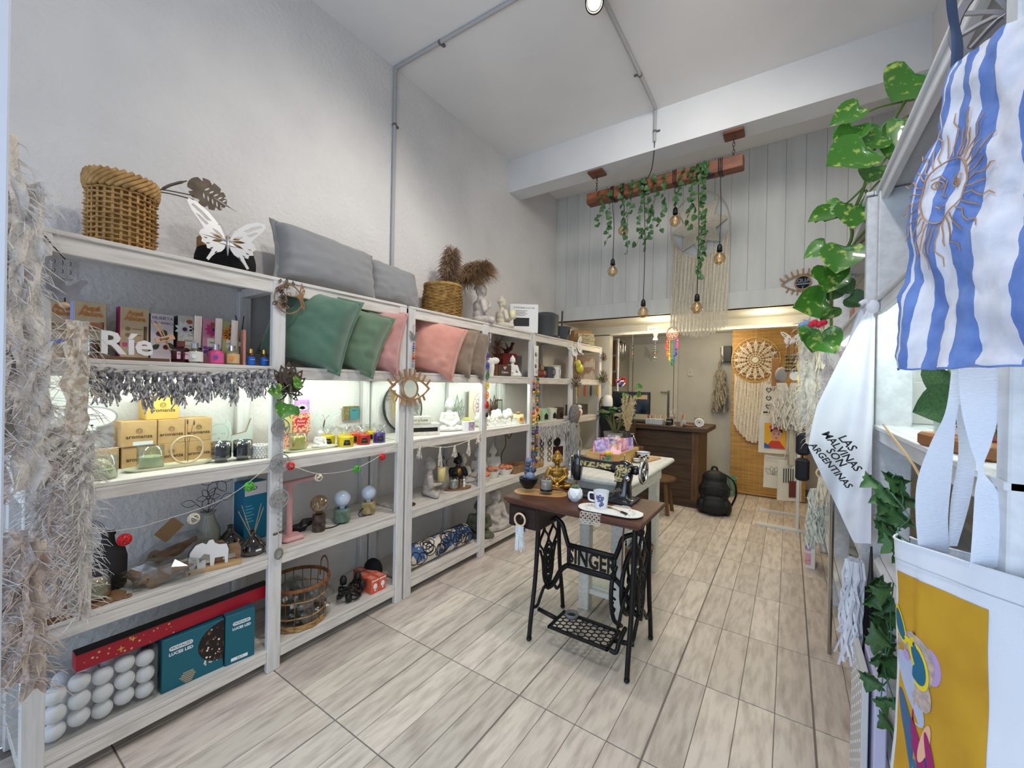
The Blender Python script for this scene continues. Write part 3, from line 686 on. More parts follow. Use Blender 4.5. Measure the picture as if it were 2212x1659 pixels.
# diffuser in dark bottle with tied reeds
t = bottle('dark red square diffuser bottle with a pink label',(-2.10,.642,S2),[(0,.001),(.03,.001),(.032,.005),(.032,.055),(.024,.064),(.012,.066),(.012,.07)],mat('dark_red_glass',(56,18,24),.12,coat=.5),(.014,.02,mat('rosewood_cap',(110,52,40),.5)),'diffuser_bottle','diffuser bottles on the second shelf',90,n=4)
B().box(-.02,.02,-.0245,-.0235,.016,.046).part('label',mat('pink_label',(222,178,196),.6),t); text('HUERTA',.009,DKR,t,(0,-.025,.036))
t = thing('reed_bundle','bundle of reeds tied with a wooden tag leaning on a berry box','reeds',(-2.11,.60,S2),90)
for k in range(5): B().cyl((.035 - k * .003,-.005,.002),(-.045 + k * .006,.012,.165 - (k % 3) * .006),.0015,n=5).part('reed',WOODL,t)
B().bbox(-.033,.033,-.004,.0,-.011,.011,.003,T(-.01,-.006,.095) @ RY(-22)).part('tag',mat('tag_wood',(206,166,130),.6),t); text('Evage',.014,INK,t,(-.012,-.0112,.096),(0,-22,0))
def flask(label,y,liq,lab,flower):
    t = bottle(label,(-2.09,y,S2),[(0,.001),(.026,.001),(.028,.004),(.028,.05),(.02,.06),(.011,.063),(.011,.066)],liq,(.0125,.02,mat('chrome_cap',(206,206,208),.15,1)),'diffuser_bottle','diffuser bottles on the second shelf',90)
    o = B().lathe([(.0288,.008),(.0288,.05)],16,a0=-pi * .85,a1=-pi * .15).part('label',lab,t,True)
    B().prism(circ(-.012,.03,.009,12),-.0310,-.0296).part('flower_print',flower,t)
    for k in range(6): B().cyl((.012 + (k - 2.5) * .0045,.018,.07),(.018 + (k - 2.5) * .0045,.022,.205),.0022,n=5).part('reed',mat('white_reed',(226,208,200),.6),t)
    B().lathe([(.017,0),(.018,.14)],10,(.016,.02,.068)).part('reed_sleeve',PLAST,t,True)
flask('clear diffuser bottle with a white flower label and sleeved reeds',.688,glass('pale_oil',(214,214,206),.3),mat('label_cream'),WPT)
flask('hot pink diffuser bottle with sleeved reeds',.765,mat('pink_oil',(214,70,120),.15,coat=.5),mat('pink_label2',(222,90,150),.5),VIO)
flask('olive diffuser bottle with an orange label and sleeved reeds',.828,mat('olive_oil',(132,128,84),.15,coat=.5),mat('label_peach',(216,180,130),.5),ORA)
t = carton('incense_pack','narrow pinkish box of incense standing beside the olive bottle',(-2.10,.877,S2),.012,.03,.165,mat('pink_wood_card',(192,132,116),.6),90)
for y,lb in ((.905,'small blue and amber oil bottle, nearer the entrance'),(.962,'small blue and amber oil bottle beside the post')):
    t = bottle(lb,(-2.085,y,S2),[(0,.001),(.015,.001),(.016,.003),(.016,.05),(.010,.058),(.007,.06)],mat('amber_dark',(70,38,18),.15,coat=.5),(.009,.018,mat('gold_cap',(206,166,84),.25,1)),'oil_bottle','blue oil bottles on the second shelf',90)
    B().lathe([(.0166,.004),(.0166,.043)],16).part('label',mat('royal_blue_label',(30,96,190),.5),t,True); text('aroma',.008,WP,t,(0,-.0172,.03))
t = bottle('clear apothecary bottle with reeds at the back corner of the second shelf',(-2.26,.93,S2),[(0,.001),(.038,.001),(.04,.006),(.04,.07),(.018,.09),(.016,.10)],GLS,(.019,.02,SILV),'apothecary_bottle',None,90,4,.20,INK,spread=.35)
# ---------------------------------------------------------------- cushions standing in the second shelf
def vel(n,c,c2): return mat(n,c,.8,col2=c2,ns=6,bump=.001,bs=24,sheen=.6)
GRN = vel('green_velvet',(88,122,98),(74,104,86)); GRN2 = vel('sage_linen',(104,128,98),(92,114,88)); PNK1 = vel('dusty_pink_linen',(206,152,146),(190,134,128)); PNK2 = vel('salmon_velvet',(218,154,136),(204,138,122)); TAU = vel('taupe_velvet',(146,124,104),(130,108,90)); TAU2 = vel('taupe_linen',(134,114,96),(118,100,84))
cushion('large green velvet cushion beside the hummingbird post',(-2.105,1.205,1.675),.41,.40,.25,GRN,44,-6,15,flange=.012)
cushion('sage green cushion leaning on the large green one',(-2.085,1.43,1.645),.37,.36,.21,GRN2,46,-8,18,flange=.012)
cushion('dusty pink cushion pressed against the post with the eye mirror',(-2.09,1.60,1.655),.32,.38,.18,PNK1,56,-6,9,flange=.010)
cushion('salmon pink velvet cushion behind the eye mirror post',(-2.11,2.08,1.65),.43,.38,.25,PNK2,48,-6,16,flange=.010)
cushion('taupe velvet cushion between the salmon and the taupe linen one',(-2.095,2.29,1.65),.35,.36,.18,TAU,56,-6,13,flange=.010)
cushion('taupe linen cushion against the next post',(-2.085,2.47,1.64),.32,.37,.16,TAU2,62,-8,13,flange=.010)
# ================================================================ lit third shelf
def arom(label,x,y,z,w,h,d=.10,m=None,sticker=False,dx=0):
    t = carton('candle_carton',label,(x - d / 2,y,z),w,d,h,m or CARD,90,'kraft candle cartons on the lit shelf')
    yy = -d / 2 - .0003
    obj('logo',cutmesh('logo',[circ(0,0,.0105,20),circ(0,0,.009,20),circ(0,.001,.006,12),circ(0,.001,.0045,12)],.0006),INK,t,(0,yy,h * .60))
    text('aromanza',.0215 * min(1,w / .1),INK,t,(0,yy,h * .38),th=.0006,sp=1.02,offset=.0004)
    if sticker: patch(t,'sticker',WP,-.02,.045,.004,.02,yy)
    return t
arom('kraft aromanza carton at the left end, under the letter ornament',-2.26,.435,S3,.115,.085)
arom('kraft aromanza carton at the bottom, behind the ridged glass candle',-2.255,.556,S3,.112,.088)
arom('kraft aromanza carton at the bottom, behind the wooden ring',-2.255,.663,S3,.098,.088)
arom('kraft aromanza carton at the bottom, right end of the pile',-2.255,.765,S3,.102,.088)
arom('kraft aromanza carton with a white sticker in the middle row',-2.25,.552,S3 + .0885,.116,.106,sticker=True)
arom('kraft aromanza carton in the centre of the middle row',-2.255,.662,S3 + .0885,.096,.106)
arom('kraft aromanza carton at the right of the middle row',-2.255,.763,S3 + .0885,.102,.106)
arom('bright kraft aromanza carton on top of the pile',-2.26,.632,S3 + .195,.114,.106,m=CARDY)
t = thing('letter_ornament','white cutout letter E with ornate silver letters on the carton','ornament',(-2.285,.425,S3 + .0855),90)
obj('letter',textmesh('letter','E',.12,.016,offset=.002),WHITEP,t,(-.025,0,.046)); obj('letter',textmesh('letter','S',.10,.008,offset=.002),SILV,t,(.04,.006,.038)); B().bbox(-.085,.075,-.014,.016,-.0,.003,.001).part('base',WHITEP,t)
t = thing('pebble_ornament','silver edged white oval plaque leaning above the letter ornament','ornament',(-2.36,.43,S3),90)
obj('plaque',cutmesh('plaque',[circ(.0,.21,.075,24,.042,.4)],.006),WHITEP,t); obj('rim',cutmesh('rim',[circ(.0,.21,.079,24,.045,.4),circ(0,.21,.072,24,.039,.4)],.008),SILV,t); B().box(-.004,.004,-.003,.003,0,.18).part('stand',SILV,t)
t = jar('glass candle with whipped cream wax at the left end of the lit shelf',(-2.10,.408,S3),.046,.09,mat('pale_green_wax',(222,228,180),.5),.04,wick=False)
b = B(); g = random.Random(4)
for k in range(16): a = k * 2.4; r = .026 * sqrt(1 - k / 16); b.ball((r * cos(a),r * sin(a),.042 + .024 * k / 16),.011,6)
b.part('whipped_wax',WAX,t,True,fix=False)
PGR = mat('pale_ceramic',(224,224,196),.35)
def tray(label,loc,L,D,h=.012,m=None,rz=90,name='serving_tray',oval=False,rim=True):
    t = thing(name,label,'tray',loc,rz); o = []
    n = 40
    for i in range(n):
        a = 2 * pi * i / n; e = 2.0 if oval else 4.0; x = abs(cos(a)) ** (2 / e) * L / 2 * (1 if cos(a) >= 0 else -1); y = abs(sin(a)) ** (2 / e) * D / 2 * (1 if sin(a) >= 0 else -1); o.append((x,y))
    vs = []; fs = []
    for z,k in ((0,.86),(.002,.88),(h,1),(h,.96),(h * .45,.86)): vs += [(x * k,y * k,z) for x,y in o]
    for j in range(4): fs += [(j * n + i,j * n + (i + 1) % n,j * n + n + (i + 1) % n,j * n + n + i) for i in range(n)]
    fs += [tuple(range(n - 1,-1,-1)),tuple(range(4 * n,5 * n))]
    B().add(vs,fs).part('dish',m or PGR,t,True); return t
tray('long pale ceramic dish under the ridged candle and the ring',(-2.165,.63,S3),.30,.09)
jar('clear glass candle with pale green wax on the ceramic dish',(-2.165,.568,S3 + .007),.043,.092,mat('pale_green_wax'),.05)
t = thing('wooden_ring','pale wooden hoop with dried lavender standing on the dish','ornament',(-2.16,.69,S3 + .0075),90)
B().tube([(.058 * cos(a),0,.060 + .058 * sin(a)) for a in [2 * pi * i / 36 for i in range(36)]],.0048,8,True).part('hoop',mat('pale_hoop',(222,196,160),.5),t,True)
for dx,h in ((0,.19),(.012,.185)):
    B().tube([(dx * .2,0,.004),(dx * .5,.002,.1),(dx * 2,.004,h)],.0008,4).part('stem',INK,t); B().ball((dx * 2.0,.004,h - .01),(.0035,.0035,.012),6).part('lavender_head',mat('lavender_dry',(92,80,88),.9),t,True)
def ribbed(label,loc):
    t = thing('ribbed_candle',label,'candle',loc,0,'ribbed grey glass candles'); b = B(); n = 48
    prof = [(.022,0),(.024,.004),(.021,.012),(.036,.018),(.038,.024),(.038,.092),(.0355,.092),(.0355,.02)]
    vs = []; fs = []
    for i in range(n):
        a = 2 * pi * i / n; k = 1 + (.025 if i % 4 < 2 else -.005)
        vs += [(r * k * cos(a),r * k * sin(a),z) for r,z in prof]
    for i in range(n):
        for j in range(len(prof) - 1): q = i * len(prof) + j; w = (i + 1) % n * len(prof) + j; fs.append((q,w,w + 1,q + 1))
    b.add(vs,fs).part('glass',GLSG,t,True); smooth(B().lathe([(0,.021),(.0345,.021),(.0345,.078),(0,.077)],24).part('wax',mat('grey_white_wax',(206,206,212),.5),t)); B().cyl((0,0,.077),(0,0,.09),.001,n=5).part('wick',WHITEP,t)
ribbed('ribbed grey glass candle right of the cartons',(-2.125,.805,S3)); ribbed('ribbed grey glass candle nearer the mandala post',(-2.115,.888,S3))
t = thing('bubble_bowl','small white bowl covered with beads beside the post','bowl',(-2.11,.962,S3)); b = B()
for k in range(6):
    for i in range(16): a = 2 * pi * (i + .5 * (k % 2)) / 16; r = .033; b.ball((r * cos(a),r * sin(a),.007 + k * .0105),.0064,6)
b.part('bead_wall',STONEW,t,True,fix=False); B().lathe([(0,.003),(.032,.003),(.032,.055),(0,.054)],20).part('wax',WAXW,t)
t = thing('cat_plaque','clear cat shaped plaque leaning on the wall beside the cartons','plaque',(-2.37,.885,S3),90); t.rotation_euler.x = radians(0)
PG = mat('pale_acrylic',(206,216,210),.2)
obj('panel',cutmesh('panel',[[(-.055,0),(.055,0),(.055,.03),(.058,.10),(.052,.15),(.035,.175),(.03,.15),(-.02,.155),(-.03,.175),(-.05,.15),(-.056,.1)]],.005),PG,t)
GRI = mat('grey_green_ink',(150,164,156),.5)
for x in (-.02,.02): obj('eye_line',cutmesh('eye_line',[circ(x,.10,.009,12,.004),circ(x,.10,.007,12,.0028)],.0008),GRI,t,(0,-.003,0))
obj('nose_line',cutmesh('nose_line',[[(-.006,.08),(.006,.08),(0,.072)]],.0008),GRI,t,(0,-.003,0)); obj('outline',cutmesh('outline',[circ(0,.1,.045,20,.05),circ(0,.1,.0435,20,.0485)],.0008),GRI,t,(0,-.003,0))
t = thing('angled_plaque','white plaque with a wooden edge behind the ribbed candles','plaque',(-2.37,.99,S3),90)
obj('panel',cutmesh('panel',[[(-.05,0),(.05,0),(.05,.165),(.042,.165),(.02,.10),(-.05,.085)]],.012),PG,t); B().tube([(-.05,-.002,.086),(.02,-.002,.101),(.042,-.002,.167)],.003,4).part('edge',MDF,t)
# ---- second bay
tray('long cream ceramic dish under the yellow glass candle',(-2.155,1.24,S3),.31,.095)
t = jar('speckled yellow glass candle on the cream dish',(-2.165,1.178,S3 + .007),.044,.088,mat('yellow_wax',(236,218,84),.5,col2=(222,200,70),ns=60),.07); B().box(.02,.03,-.043,-.0415,.02,.04).part('sticker',mat('brown_sticker',(150,80,30),.6),t)
t = buddha('white plaster baby buddha head and body on the cream dish',(-2.155,1.295,S3 + .007),.105,STONEW,62,'knee','none',name='baby_buddha',vox=.0024)
def wrapped(label,loc,m,r=.038,h=.055):
    t = thing('wrapped_candle',label,'candle',loc,62,'cellophane wrapped candles on the lit shelf')
    smooth(B().lathe([(0,0),(r,0),(r,h),(r * .93,h + .003),(0,h + .002)],24).part('wax',m,t)); B().box(-.018,.018,-r - .001,-r + .002,.012,.042).part('label',BLKP,t); text('VELA',.011,mat('gold_cap'),t,(0,-r - .0016,.028),th=.0005)
    g = random.Random(int(loc[1] * 1000)); b = B(); n = 18; vs = []; fs = []
    for k,(rr,z) in enumerate(((r * 1.03,0),(r * 1.04,h),(r * .35,h + .012),(r * .8,h + .035),(r * 1.15,h + .055))):
        for i in range(n): a = 2 * pi * i / n; q = rr * (1 + (.16 if k > 2 else .02) * g.uniform(-1,1)); vs.append((q * cos(a),q * sin(a),z + (.008 * g.uniform(-1,1) if k > 2 else 0)))
    for k in range(4): fs += [(k * n + i,k * n + (i + 1) % n,k * n + n + (i + 1) % n,k * n + n + i) for i in range(n)]
    b.add(vs,fs).part('cellophane',PLAST,t)
    for s_ in (-1,1): B().tube(cat([(0,-r * .3,h + .012),(s_ * .016,-r * .6,h + .022),(s_ * .026,-r * .8,h + .008),(s_ * .012,-r * .95,h - .004),(s_ * .02,-r * 1.08,h - .03)],4),.0015,4).part('ribbon',m,t,True)
YW = mat('bright_yellow_wax',(244,216,20),.4); RW = mat('red_wax',(214,40,34),.4); OW = mat('orange_red_wax',(226,82,40),.4); PW = mat('purple_wax',(70,36,128),.4)
wrapped('yellow wrapped candle at the back next to the cream dish',(-2.225,1.385,S3),YW); wrapped('yellow wrapped candle in the second row',(-2.175,1.455,S3),YW,.036); wrapped('front yellow wrapped candle with a black label',(-2.105,1.425,S3),YW,.04)
wrapped('orange red wrapped candle behind the red one',(-2.20,1.545,S3),OW); wrapped('red wrapped candle with a dark bow',(-2.105,1.54,S3),RW); wrapped('yellow wrapped candle behind the purple one',(-2.21,1.66,S3),YW,.034); wrapped('purple wrapped candle nearest the eye mirror',(-2.10,1.65,S3),PW,.036)
t = carton('lotus_card','small square picture of a white lotus above the heart box',(-2.30,1.27,S3 + .19),.088,.006,.075,mat('lotus_violet',(150,130,190),.6,col2=(206,150,190),ns=30),90,cat_='picture')
for k in range(7): B().prism(petal(0,.02,pi * (k + .5) / 7,.034,.007),-.0042,-.0032).part('petal_print',WPT,t)
t = carton('heart_box','red and cream gift box printed with a heart',(-2.29,1.22,S3 + .085),.145,.075,.105,mat('cream_floral',(228,190,160),.6,col2=(206,70,60),ns=90,ramp=(.5,.56)),90)
obj('heart_print',cutmesh('heart_print',[[(0,-.034),(.03,-.006),(.034,.014),(.022,.028),(.008,.024),(0,.012),(-.008,.024),(-.022,.028),(-.034,.014),(-.03,-.006)]],.001),REDM,t,(.02,-.0385,.056)); text('Amor',.02,WP,t,(.02,-.0396,.064)); text('Eterno',.016,WP,t,(.02,-.0396,.045)); patch(t,'plain_panel',mat('khaki_card',(200,190,120),.7),-.072,-.03,.001,.104,-.0382)
t = carton('gift_box','floral box standing under the heart box',(-2.29,1.22,S3),.13,.07,.084,mat('cream_floral'),90)
butterfly('white and black cut butterfly behind the wrapped candles',(-2.31,1.41,S3 + .12),.20,mat('white_black_wing',(224,230,228),.5),90,0,10,body=BLKP);
t = carton('herb_sachet','clear herb sachet with a turquoise card hanging on the wall',(-2.40,1.655,S3 + .12),.115,.012,.09,mat('herb_mix',(190,180,120),.7,col2=(140,110,50),ns=120),90,cat_='sachet'); patch(t,'turquoise_card',mat('turquoise_card',(96,196,204),.6),-.01,.056,.0,.075,-.007); text('Sweet',.014,BLKP,t,(.02,-.0085,.062)); B().box(-.057,.057,-.0095,-.0085,0,.09).part('film',PLAST,t)
# ---- third bay
t = thing('napkin_box','whitewashed wooden box with a black slot, behind the eye post','box',(-2.17,2.07,S3),62)
B().bbox(-.12,.12,-.05,.05,0,.026,.002).bbox(-.12,.12,-.05,.05,.056,.085,.002).bbox(-.12,-.105,-.05,.05,.025,.057,.002).bbox(.105,.12,-.05,.05,.025,.057,.002).part('frame',SHW,t); B().box(-.106,.106,-.044,.05,.026,.056).part('dark_slot',BLKP,t)
t = carton('soap_box','cream printed box lying on the napkin box',(-2.17,2.04,S3 + .0852),.16,.08,.05,mat('cream_soap_card',(226,224,204),.7),62); text('Sol y Luna',.026,BLKP,t,(0,-.0406,.025))
t = thing('round_mirror','large dark rimmed round mirror leaning at the back of the lit shelf','mirror',(-2.38,2.10,S3),90); t.rotation_euler = (radians(-6),0,radians(90))
MIR = mat('mirror_silver',(225,228,228),.02,1)
B(T(0,0,.185) @ RX(90)).lathe([(0,-.004),(.178,-.004),(.178,.004),(0,.004)],48).part('glass',MIR,t); B(T(0,0,.185) @ RX(90)).lathe([(.175,-.006),(.185,-.006),(.185,.006),(.175,.006),(.175,-.006)],48).part('rim',BLKP,t)
buddha('large white plaster buddha sitting on the lit shelf',(-2.20,2.39,S3),.27,STONEW,66,'lap','bun',hair=STONEW)
def lotus(label,loc,w,m,rz=90,rx=0,name='cutout_lotus'):
    t = thing(name,label,'ornament',loc,0); t.rotation_euler = (RZ(rz) @ RX(rx)).to_euler()
    for k,(a,l) in enumerate(((.5,.55),(2.64,.55),(.85,.72),(2.29,.72),(1.2,.88),(1.94,.88),(pi / 2,1))):
        lp = [petal(0,.02,a,w * l,w * .13,0,8,.9),petal(0,.02,a,w * l * .78,w * .085,w * .10,8,.9),petal(0,.02,a,w * l * .5,w * .03,w * .2,6)]
        obj('petal',cutmesh('petal',lp,.003),m,t,(0,-.002 * k,0))
    return t
lotus('silver green cut lotus leaning behind the white buddha',(-2.33,2.61,S3 + .04),.22,mat('patina_metal',(158,170,160),.4,.5)); lotus('brown cut lotus at the back of the lit shelf',(-2.34,3.15,S3 + .05),.20,BROWNM)
t = carton('crystal_card','small white box with a violet picture below the white buddha',(-2.08,2.475,S3),.09,.05,.078,WHITEP,62); patch(t,'violet_picture',mat('violet_picture',(140,110,130),.6,col2=(190,170,180),ns=40),-.005,.044,.006,.072,-.0252)
t = carton('mandala_board','cream board painted with a violet mandala leaning on the wall',(-2.375,2.98,S3),.30,.012,.31,mat('cream_board',(226,214,188),.7),90,cat_='picture')
VM = mat('violet_paint',(176,130,180),.6)
for k in range(10): obj('petal_line',cutmesh('petal_line',[petal(0,0,2 * pi * k / 10,.10,.024),petal(0,0,2 * pi * k / 10,.09,.016,.006)],.0008),VM,t,(0.02,-.007,.17))
obj('ring_line',cutmesh('ring_line',[circ(0,0,.118,30),circ(0,0,.112,30)],.0008),VM,t,(.02,-.007,.17))
fig = thing('plaster_figurine','small white plaster figurine crowded on the lit shelf beyond the buddha','figurine',(-2.10,2.70,S3),70,'small white plaster figurines')
blob('figure',buddha_caps(.085,'lap','bun'),.0026,STONEW,fig,2)
fig2 = thing('plaster_bust','small white plaster bust crowded on the lit shelf beyond the buddha','figurine',(-2.2,2.75,S3),70,'small white plaster busts')
blob('figure',[((0,0,.03),(.03,.03,.03)),((0,-.002,.072),(.034,.036,.042)),((0,-.036,.068),(.006,.008,.012)),((0,.005,.105),(.026,.028,.02)),((.034,0,.07),(.006,.01,.018)),((-.034,0,.07),(.006,.01,.018))],.003,STONEW,fig2,2)
g = random.Random(5)
for i in range(13):
    y = 2.78 + i * .042; copy_tree(fig,None,None,(-2.085 - .012 * (i % 2),y,S3),60 + g.uniform(-20,20),scale=g.uniform(.6,1.0))
for i in range(6): copy_tree(fig2,None,None,(-2.19 - .02 * (i % 2),2.80 + i * .085,S3),60 + g.uniform(-15,15),scale=g.uniform(.8,1.15))
YF = mat('yellow_green_flower',(222,226,120),.6); t = thing('artificial_flower','pale yellow ruffled flower beside the white buddha','flower',(-2.20,2.60,S3)); b = B()
for k in range(4):
    for j in range(8): a = 2 * pi * j / 8 + k * .4; r = .035 - k * .008; b.ball((r * cos(a),r * sin(a),.05 + k * .012),(.016,.016,.006),6)
b.part('petals',YF,t,True,fix=False); B().cyl((0,0,0),(0,0,.05),.004).part('stem',STEMM,t)
t = thing('oil_burner','cream house shaped oil burner with an orange glow window','oil burner',(-2.11,3.24,S3),65); B().lathe([(0,0),(.05,0),(.055,.06),(.05,.09),(.045,.09),(.045,.01)],16).part('body',mat('cream_glaze',(232,214,160),.4),t,True); disc(t,'window',mat('orange_glow',(214,110,40),.5),0,.045,.018,-.054); B().ball((0,0,.10),(.03,.02,.015),8).part('cat',mat('brown_spot',(170,130,90),.6),t,True)
t = carton('photo_frame','dark wooden picture frame standing at the end of the lit shelf',(-2.34,3.235,S3 + .0),.10,.012,.22,BROWNM,80,cat_='picture frame'); patch(t,'picture',mat('grey_picture',(150,158,146),.5),-.04,.04,.012,.208,-.0066)
# ================================================================ fourth shelf
t = thing('coaster_board','wooden board with a row of open rings along its edge','board',(-2.10,.375,S4),90)
obj('board',cutmesh('board',[[(-.10,-.045),(.09,-.045),(.11,0),(.09,.045),(-.10,.045)]] ,.008,RX(-90)),MDF,t,(0,0,.004))
b = B()
for k in range(9): x = -.09 + k * .024; b.tube([(x + .011 * cos(a),-.052 - .012 * cos(k * .5) + .011 * sin(a),.005) for a in [2 * pi * i / 14 for i in range(14)]],.0042,5,True)
b.part('ring_edge',MDF,t,True)
jar('clear glass candle with ivory wax on the ring edged board',(-2.115,.40,S4 + .0085),.045,.083,mat('ivory_wax2',(222,208,180),.6,col2=(150,120,70),ns=40,ramp=(.62,.7)),.066,wick=False)
t = bottle('matt black clay bottle with a narrow neck',(-2.20,.452,S4),[(0,.002),(.05,.002),(.056,.01),(.057,.12),(.05,.15),(.022,.175),(.018,.205),(.022,.212),(.022,.222),(.014,.222)],mat('black_clay',(40,37,40),.75,bump=.0004,bs=60),None,'clay_bottle',rz=0)
for k in range(6): B().tube(cat([(0,0,.2),(.02,-.02 - k * .012,.26 + k * .006),(.03,-.05 - k * .02,.29 + k * .012)],4),.0012,4).part('twig',mat('grey_twig',(110,108,116),.8),t,True)
WB = mat('walnut_bird',(150,116,84),.55,col2=(128,96,66),ns=9,stretch=(1,6,6))
def bird(label,loc,s_,rz,up):
    t = thing('wrapped_wooden_bird',label,'ornament',loc,0,'wrapped wooden birds'); t.rotation_euler = (RZ(rz) @ RY(-up)).to_euler()
    o = blob('bird',[((0,0,.03 * s_),.034 * s_,(.07 * s_,0,.04 * s_),.026 * s_),((.07 * s_,0,.04 * s_),.022 * s_,(.17 * s_,0,.06 * s_),.006 * s_),((-.025 * s_,0,.055 * s_),(.026 * s_,.022 * s_,.025 * s_)),((-.05 * s_,0,.05 * s_),.007 * s_,(-.068 * s_,0,.046 * s_),.002 * s_)],.0032 * s_,WB,t,2)
    for y in (-1,1): B().ball((-.032 * s_,y * .021 * s_,.062 * s_),.004 * s_,6).part('eye',BLKP,t,True)
    g = random.Random(int(s_ * 100 + rz)); b = B(); n = 12; vs = []; fs = []
    for k in range(7):
        f = k / 6; x = (-.085 + .30 * f) * s_; rr = .055 * s_ * (.3 + .9 * sin(pi * min(1,f * .8 + .1)))
        for i in range(n): a = 2 * pi * i / n; q = rr * (1 + .18 * g.uniform(-1,1)); vs.append((x + g.uniform(-.006,.006),q * cos(a) * .8,max(.001,.045 * s_ + q * sin(a))))
    for k in range(6): fs += [(k * n + i,k * n + (i + 1) % n,k * n + n + (i + 1) % n,k * n + n + i) for i in range(n)]
    b.add(vs,fs).part('film',PLAST,t); return t
bird('wooden bird in clear wrapping, left and front of the shelf',(-2.12,.535,S4),.95,60,0); t = bird('wooden bird in clear wrapping with a kraft card above it',(-2.30,.655,S4),.95,92,12); B().bbox(-.045,.045,-.002,.002,-.032,.032,.001,T(.04,-.03,.15) @ RY(-30)).part('kraft_card',mat('dark_kraft',(170,136,96),.8),t)
t = bird('wooden bird in clear wrapping lying in front',(-2.075,.56,S4),.75,100,4)
t = thing('elephant_ornament','white and wood cutout elephant pair on a pale wooden base','ornament',(-2.075,.765,S4),74)
B().bbox(-.10,.10,-.03,.03,0,.018,.002).part('base',mat('beech_base',(206,172,126),.55,col2=(190,152,104),ns=8,stretch=(1,8,8)),t)
el = [(-.085,.0),(-.092,.03),(-.085,.07),(-.06,.098),(-.03,.105),(-.01,.095),(0,.11),(.02,.112),(.03,.095),(.05,.085),(.085,.082),(.095,.06),(.092,.0),(.078,.0),(.076,.03),(.03,.032),(.025,.0),(.008,0),(.005,.05),(-.02,.058),(-.045,.04),(-.04,.02),(-.03,.03),(-.015,.03),(-.012,.0),(-.03,-.0),(-.05,.0),(-.055,.02),(-.068,.0)]
obj('white_elephant',cutmesh('white_elephant',[[(x * .75 - .02,z) for x,z in el]],.010),WHITEP,t,(0,-.012,.018)); obj('dark_outline',cutmesh('dark_outline',[[(x * .79 - .021,z * 1.03) for x,z in el]],.003),BROWNM,t,(0,-.004,.018)); obj('wooden_elephant',cutmesh('wooden_elephant',[[(-.01,0),(-.012,.06),(.0,.09),(.03,.095),(.045,.07),(.09,.072),(.1,.05),(.098,0),(.082,0),(.078,.03),(.035,.03),(.03,0)]],.012),WB,t,(0,.008,.018)); disc(t,'base_hole',BLKP,-.085,.009,.004,-.0302)
t = bottle('grey green glazed vase holding wire flowers',(-2.31,.825,S4),[(0,.002),(.045,.002),(.05,.02),(.05,.10),(.03,.15),(.024,.175),(.034,.19),(.03,.19),(.02,.17)],mat('celadon_glaze',(160,160,148),.25,coat=.4),None,'vase',cat_='vase',rz=90)
WIRE = mat('black_wire',(52,52,58),.5)
def wireflower(cx,cz,r,k=6):
    for j in range(k):
        lp = petal(cx,cz,2 * pi * j / k,r,r * .30,r * .18,7,.8); B().tube([(x,0,z) for x,z in lp],.0014,4,True).part('wire_petal',WIRE,t,True)
    B().tube([(cx + r * .16 * cos(a),0,cz + r * .16 * sin(a)) for a in [2 * pi * i / 10 for i in range(10)]],.002,4,True).part('wire_centre',WIRE,t)
wireflower(.035,.335,.065); wireflower(.0,.255,.042)
for p in (((0,0,.18),(.03,0,.30)),((0,0,.18),(0,0,.24)),((0,0,.18),(.06,0,.235)),((0,0,.18),(-.05,0,.235))): B().cyl(p[0],p[1],.0014,n=4).part('wire_stem',WIRE,t)
for s_ in (-1,1): B().tube([(x,0,z) for x,z in petal(s_ * .05,.235,.25 if s_ > 0 else pi - .25,.06,.016)],.0014,4,True).part('wire_leaf',WIRE,t)
def smoke(label,loc,s_,reeds):
    return bottle(label,loc,[(0,.001),(.04 * s_,.001),(.055 * s_,.02 * s_),(.055 * s_,.035 * s_),(.03 * s_,.065 * s_),(.012 * s_,.085 * s_),(.011 * s_,.10 * s_),(.014 * s_,.105 * s_),(.010 * s_,.104 * s_),(.009 * s_,.085 * s_),(.05 * s_,.03 * s_),(.04 * s_,.004)],GLSB,None,'smoked_glass_diffuser','smoked glass diffusers',90,reeds,.17,WOODL,spread=1.1,cat_='diffuser')
smoke('bulbous smoked glass vase behind the reed diffuser',(-2.27,.905,S4),1.05,0); t = smoke('smoked glass reed diffuser with a white sticker beside the post',(-2.105,.935,S4),1.05,4); B().box(-.012,.012,-.0585,-.057,.026,.034).part('sticker',WP,t)
t = carton('led_lamp_box','tall turquoise LED lamp box half behind the mandala post',(-2.315,1.015,S4),.115,.09,.30,mat('turquoise_box',(20,130,164),.5),96,side=mat('turquoise_side',(24,116,152),.5)); patch(t,'white_panel',WP,-.055,.055,.235,.298,-.0452); text('LED',.03,BLKP,t,(-.02,-.0465,.27));
for k in range(6): patch(t,'print_line',mat('pale_teal_ink',(110,190,206),.6),-.05,-.02 + .01 * (k % 2),.18 - k * .016,.186 - k * .016,-.0452)
PKP = mat('pink_plastic',(222,168,166),.4)
t = thing('desk_lamp','pink folding desk lamp with a flat head behind the mandala chain','lamp',(-2.13,1.13,S4),90)
B().bbox(-.055,.055,-.045,.045,0,.025,.012).part('base',PKP,t); B().bbox(-.015,.015,.01,.03,.02,.29,.006).part('arm',PKP,t); B().bbox(-.03,.20,.005,.045,.285,.30,.006,T(0,0,0) @ RY(-2)).part('head',PKP,t)
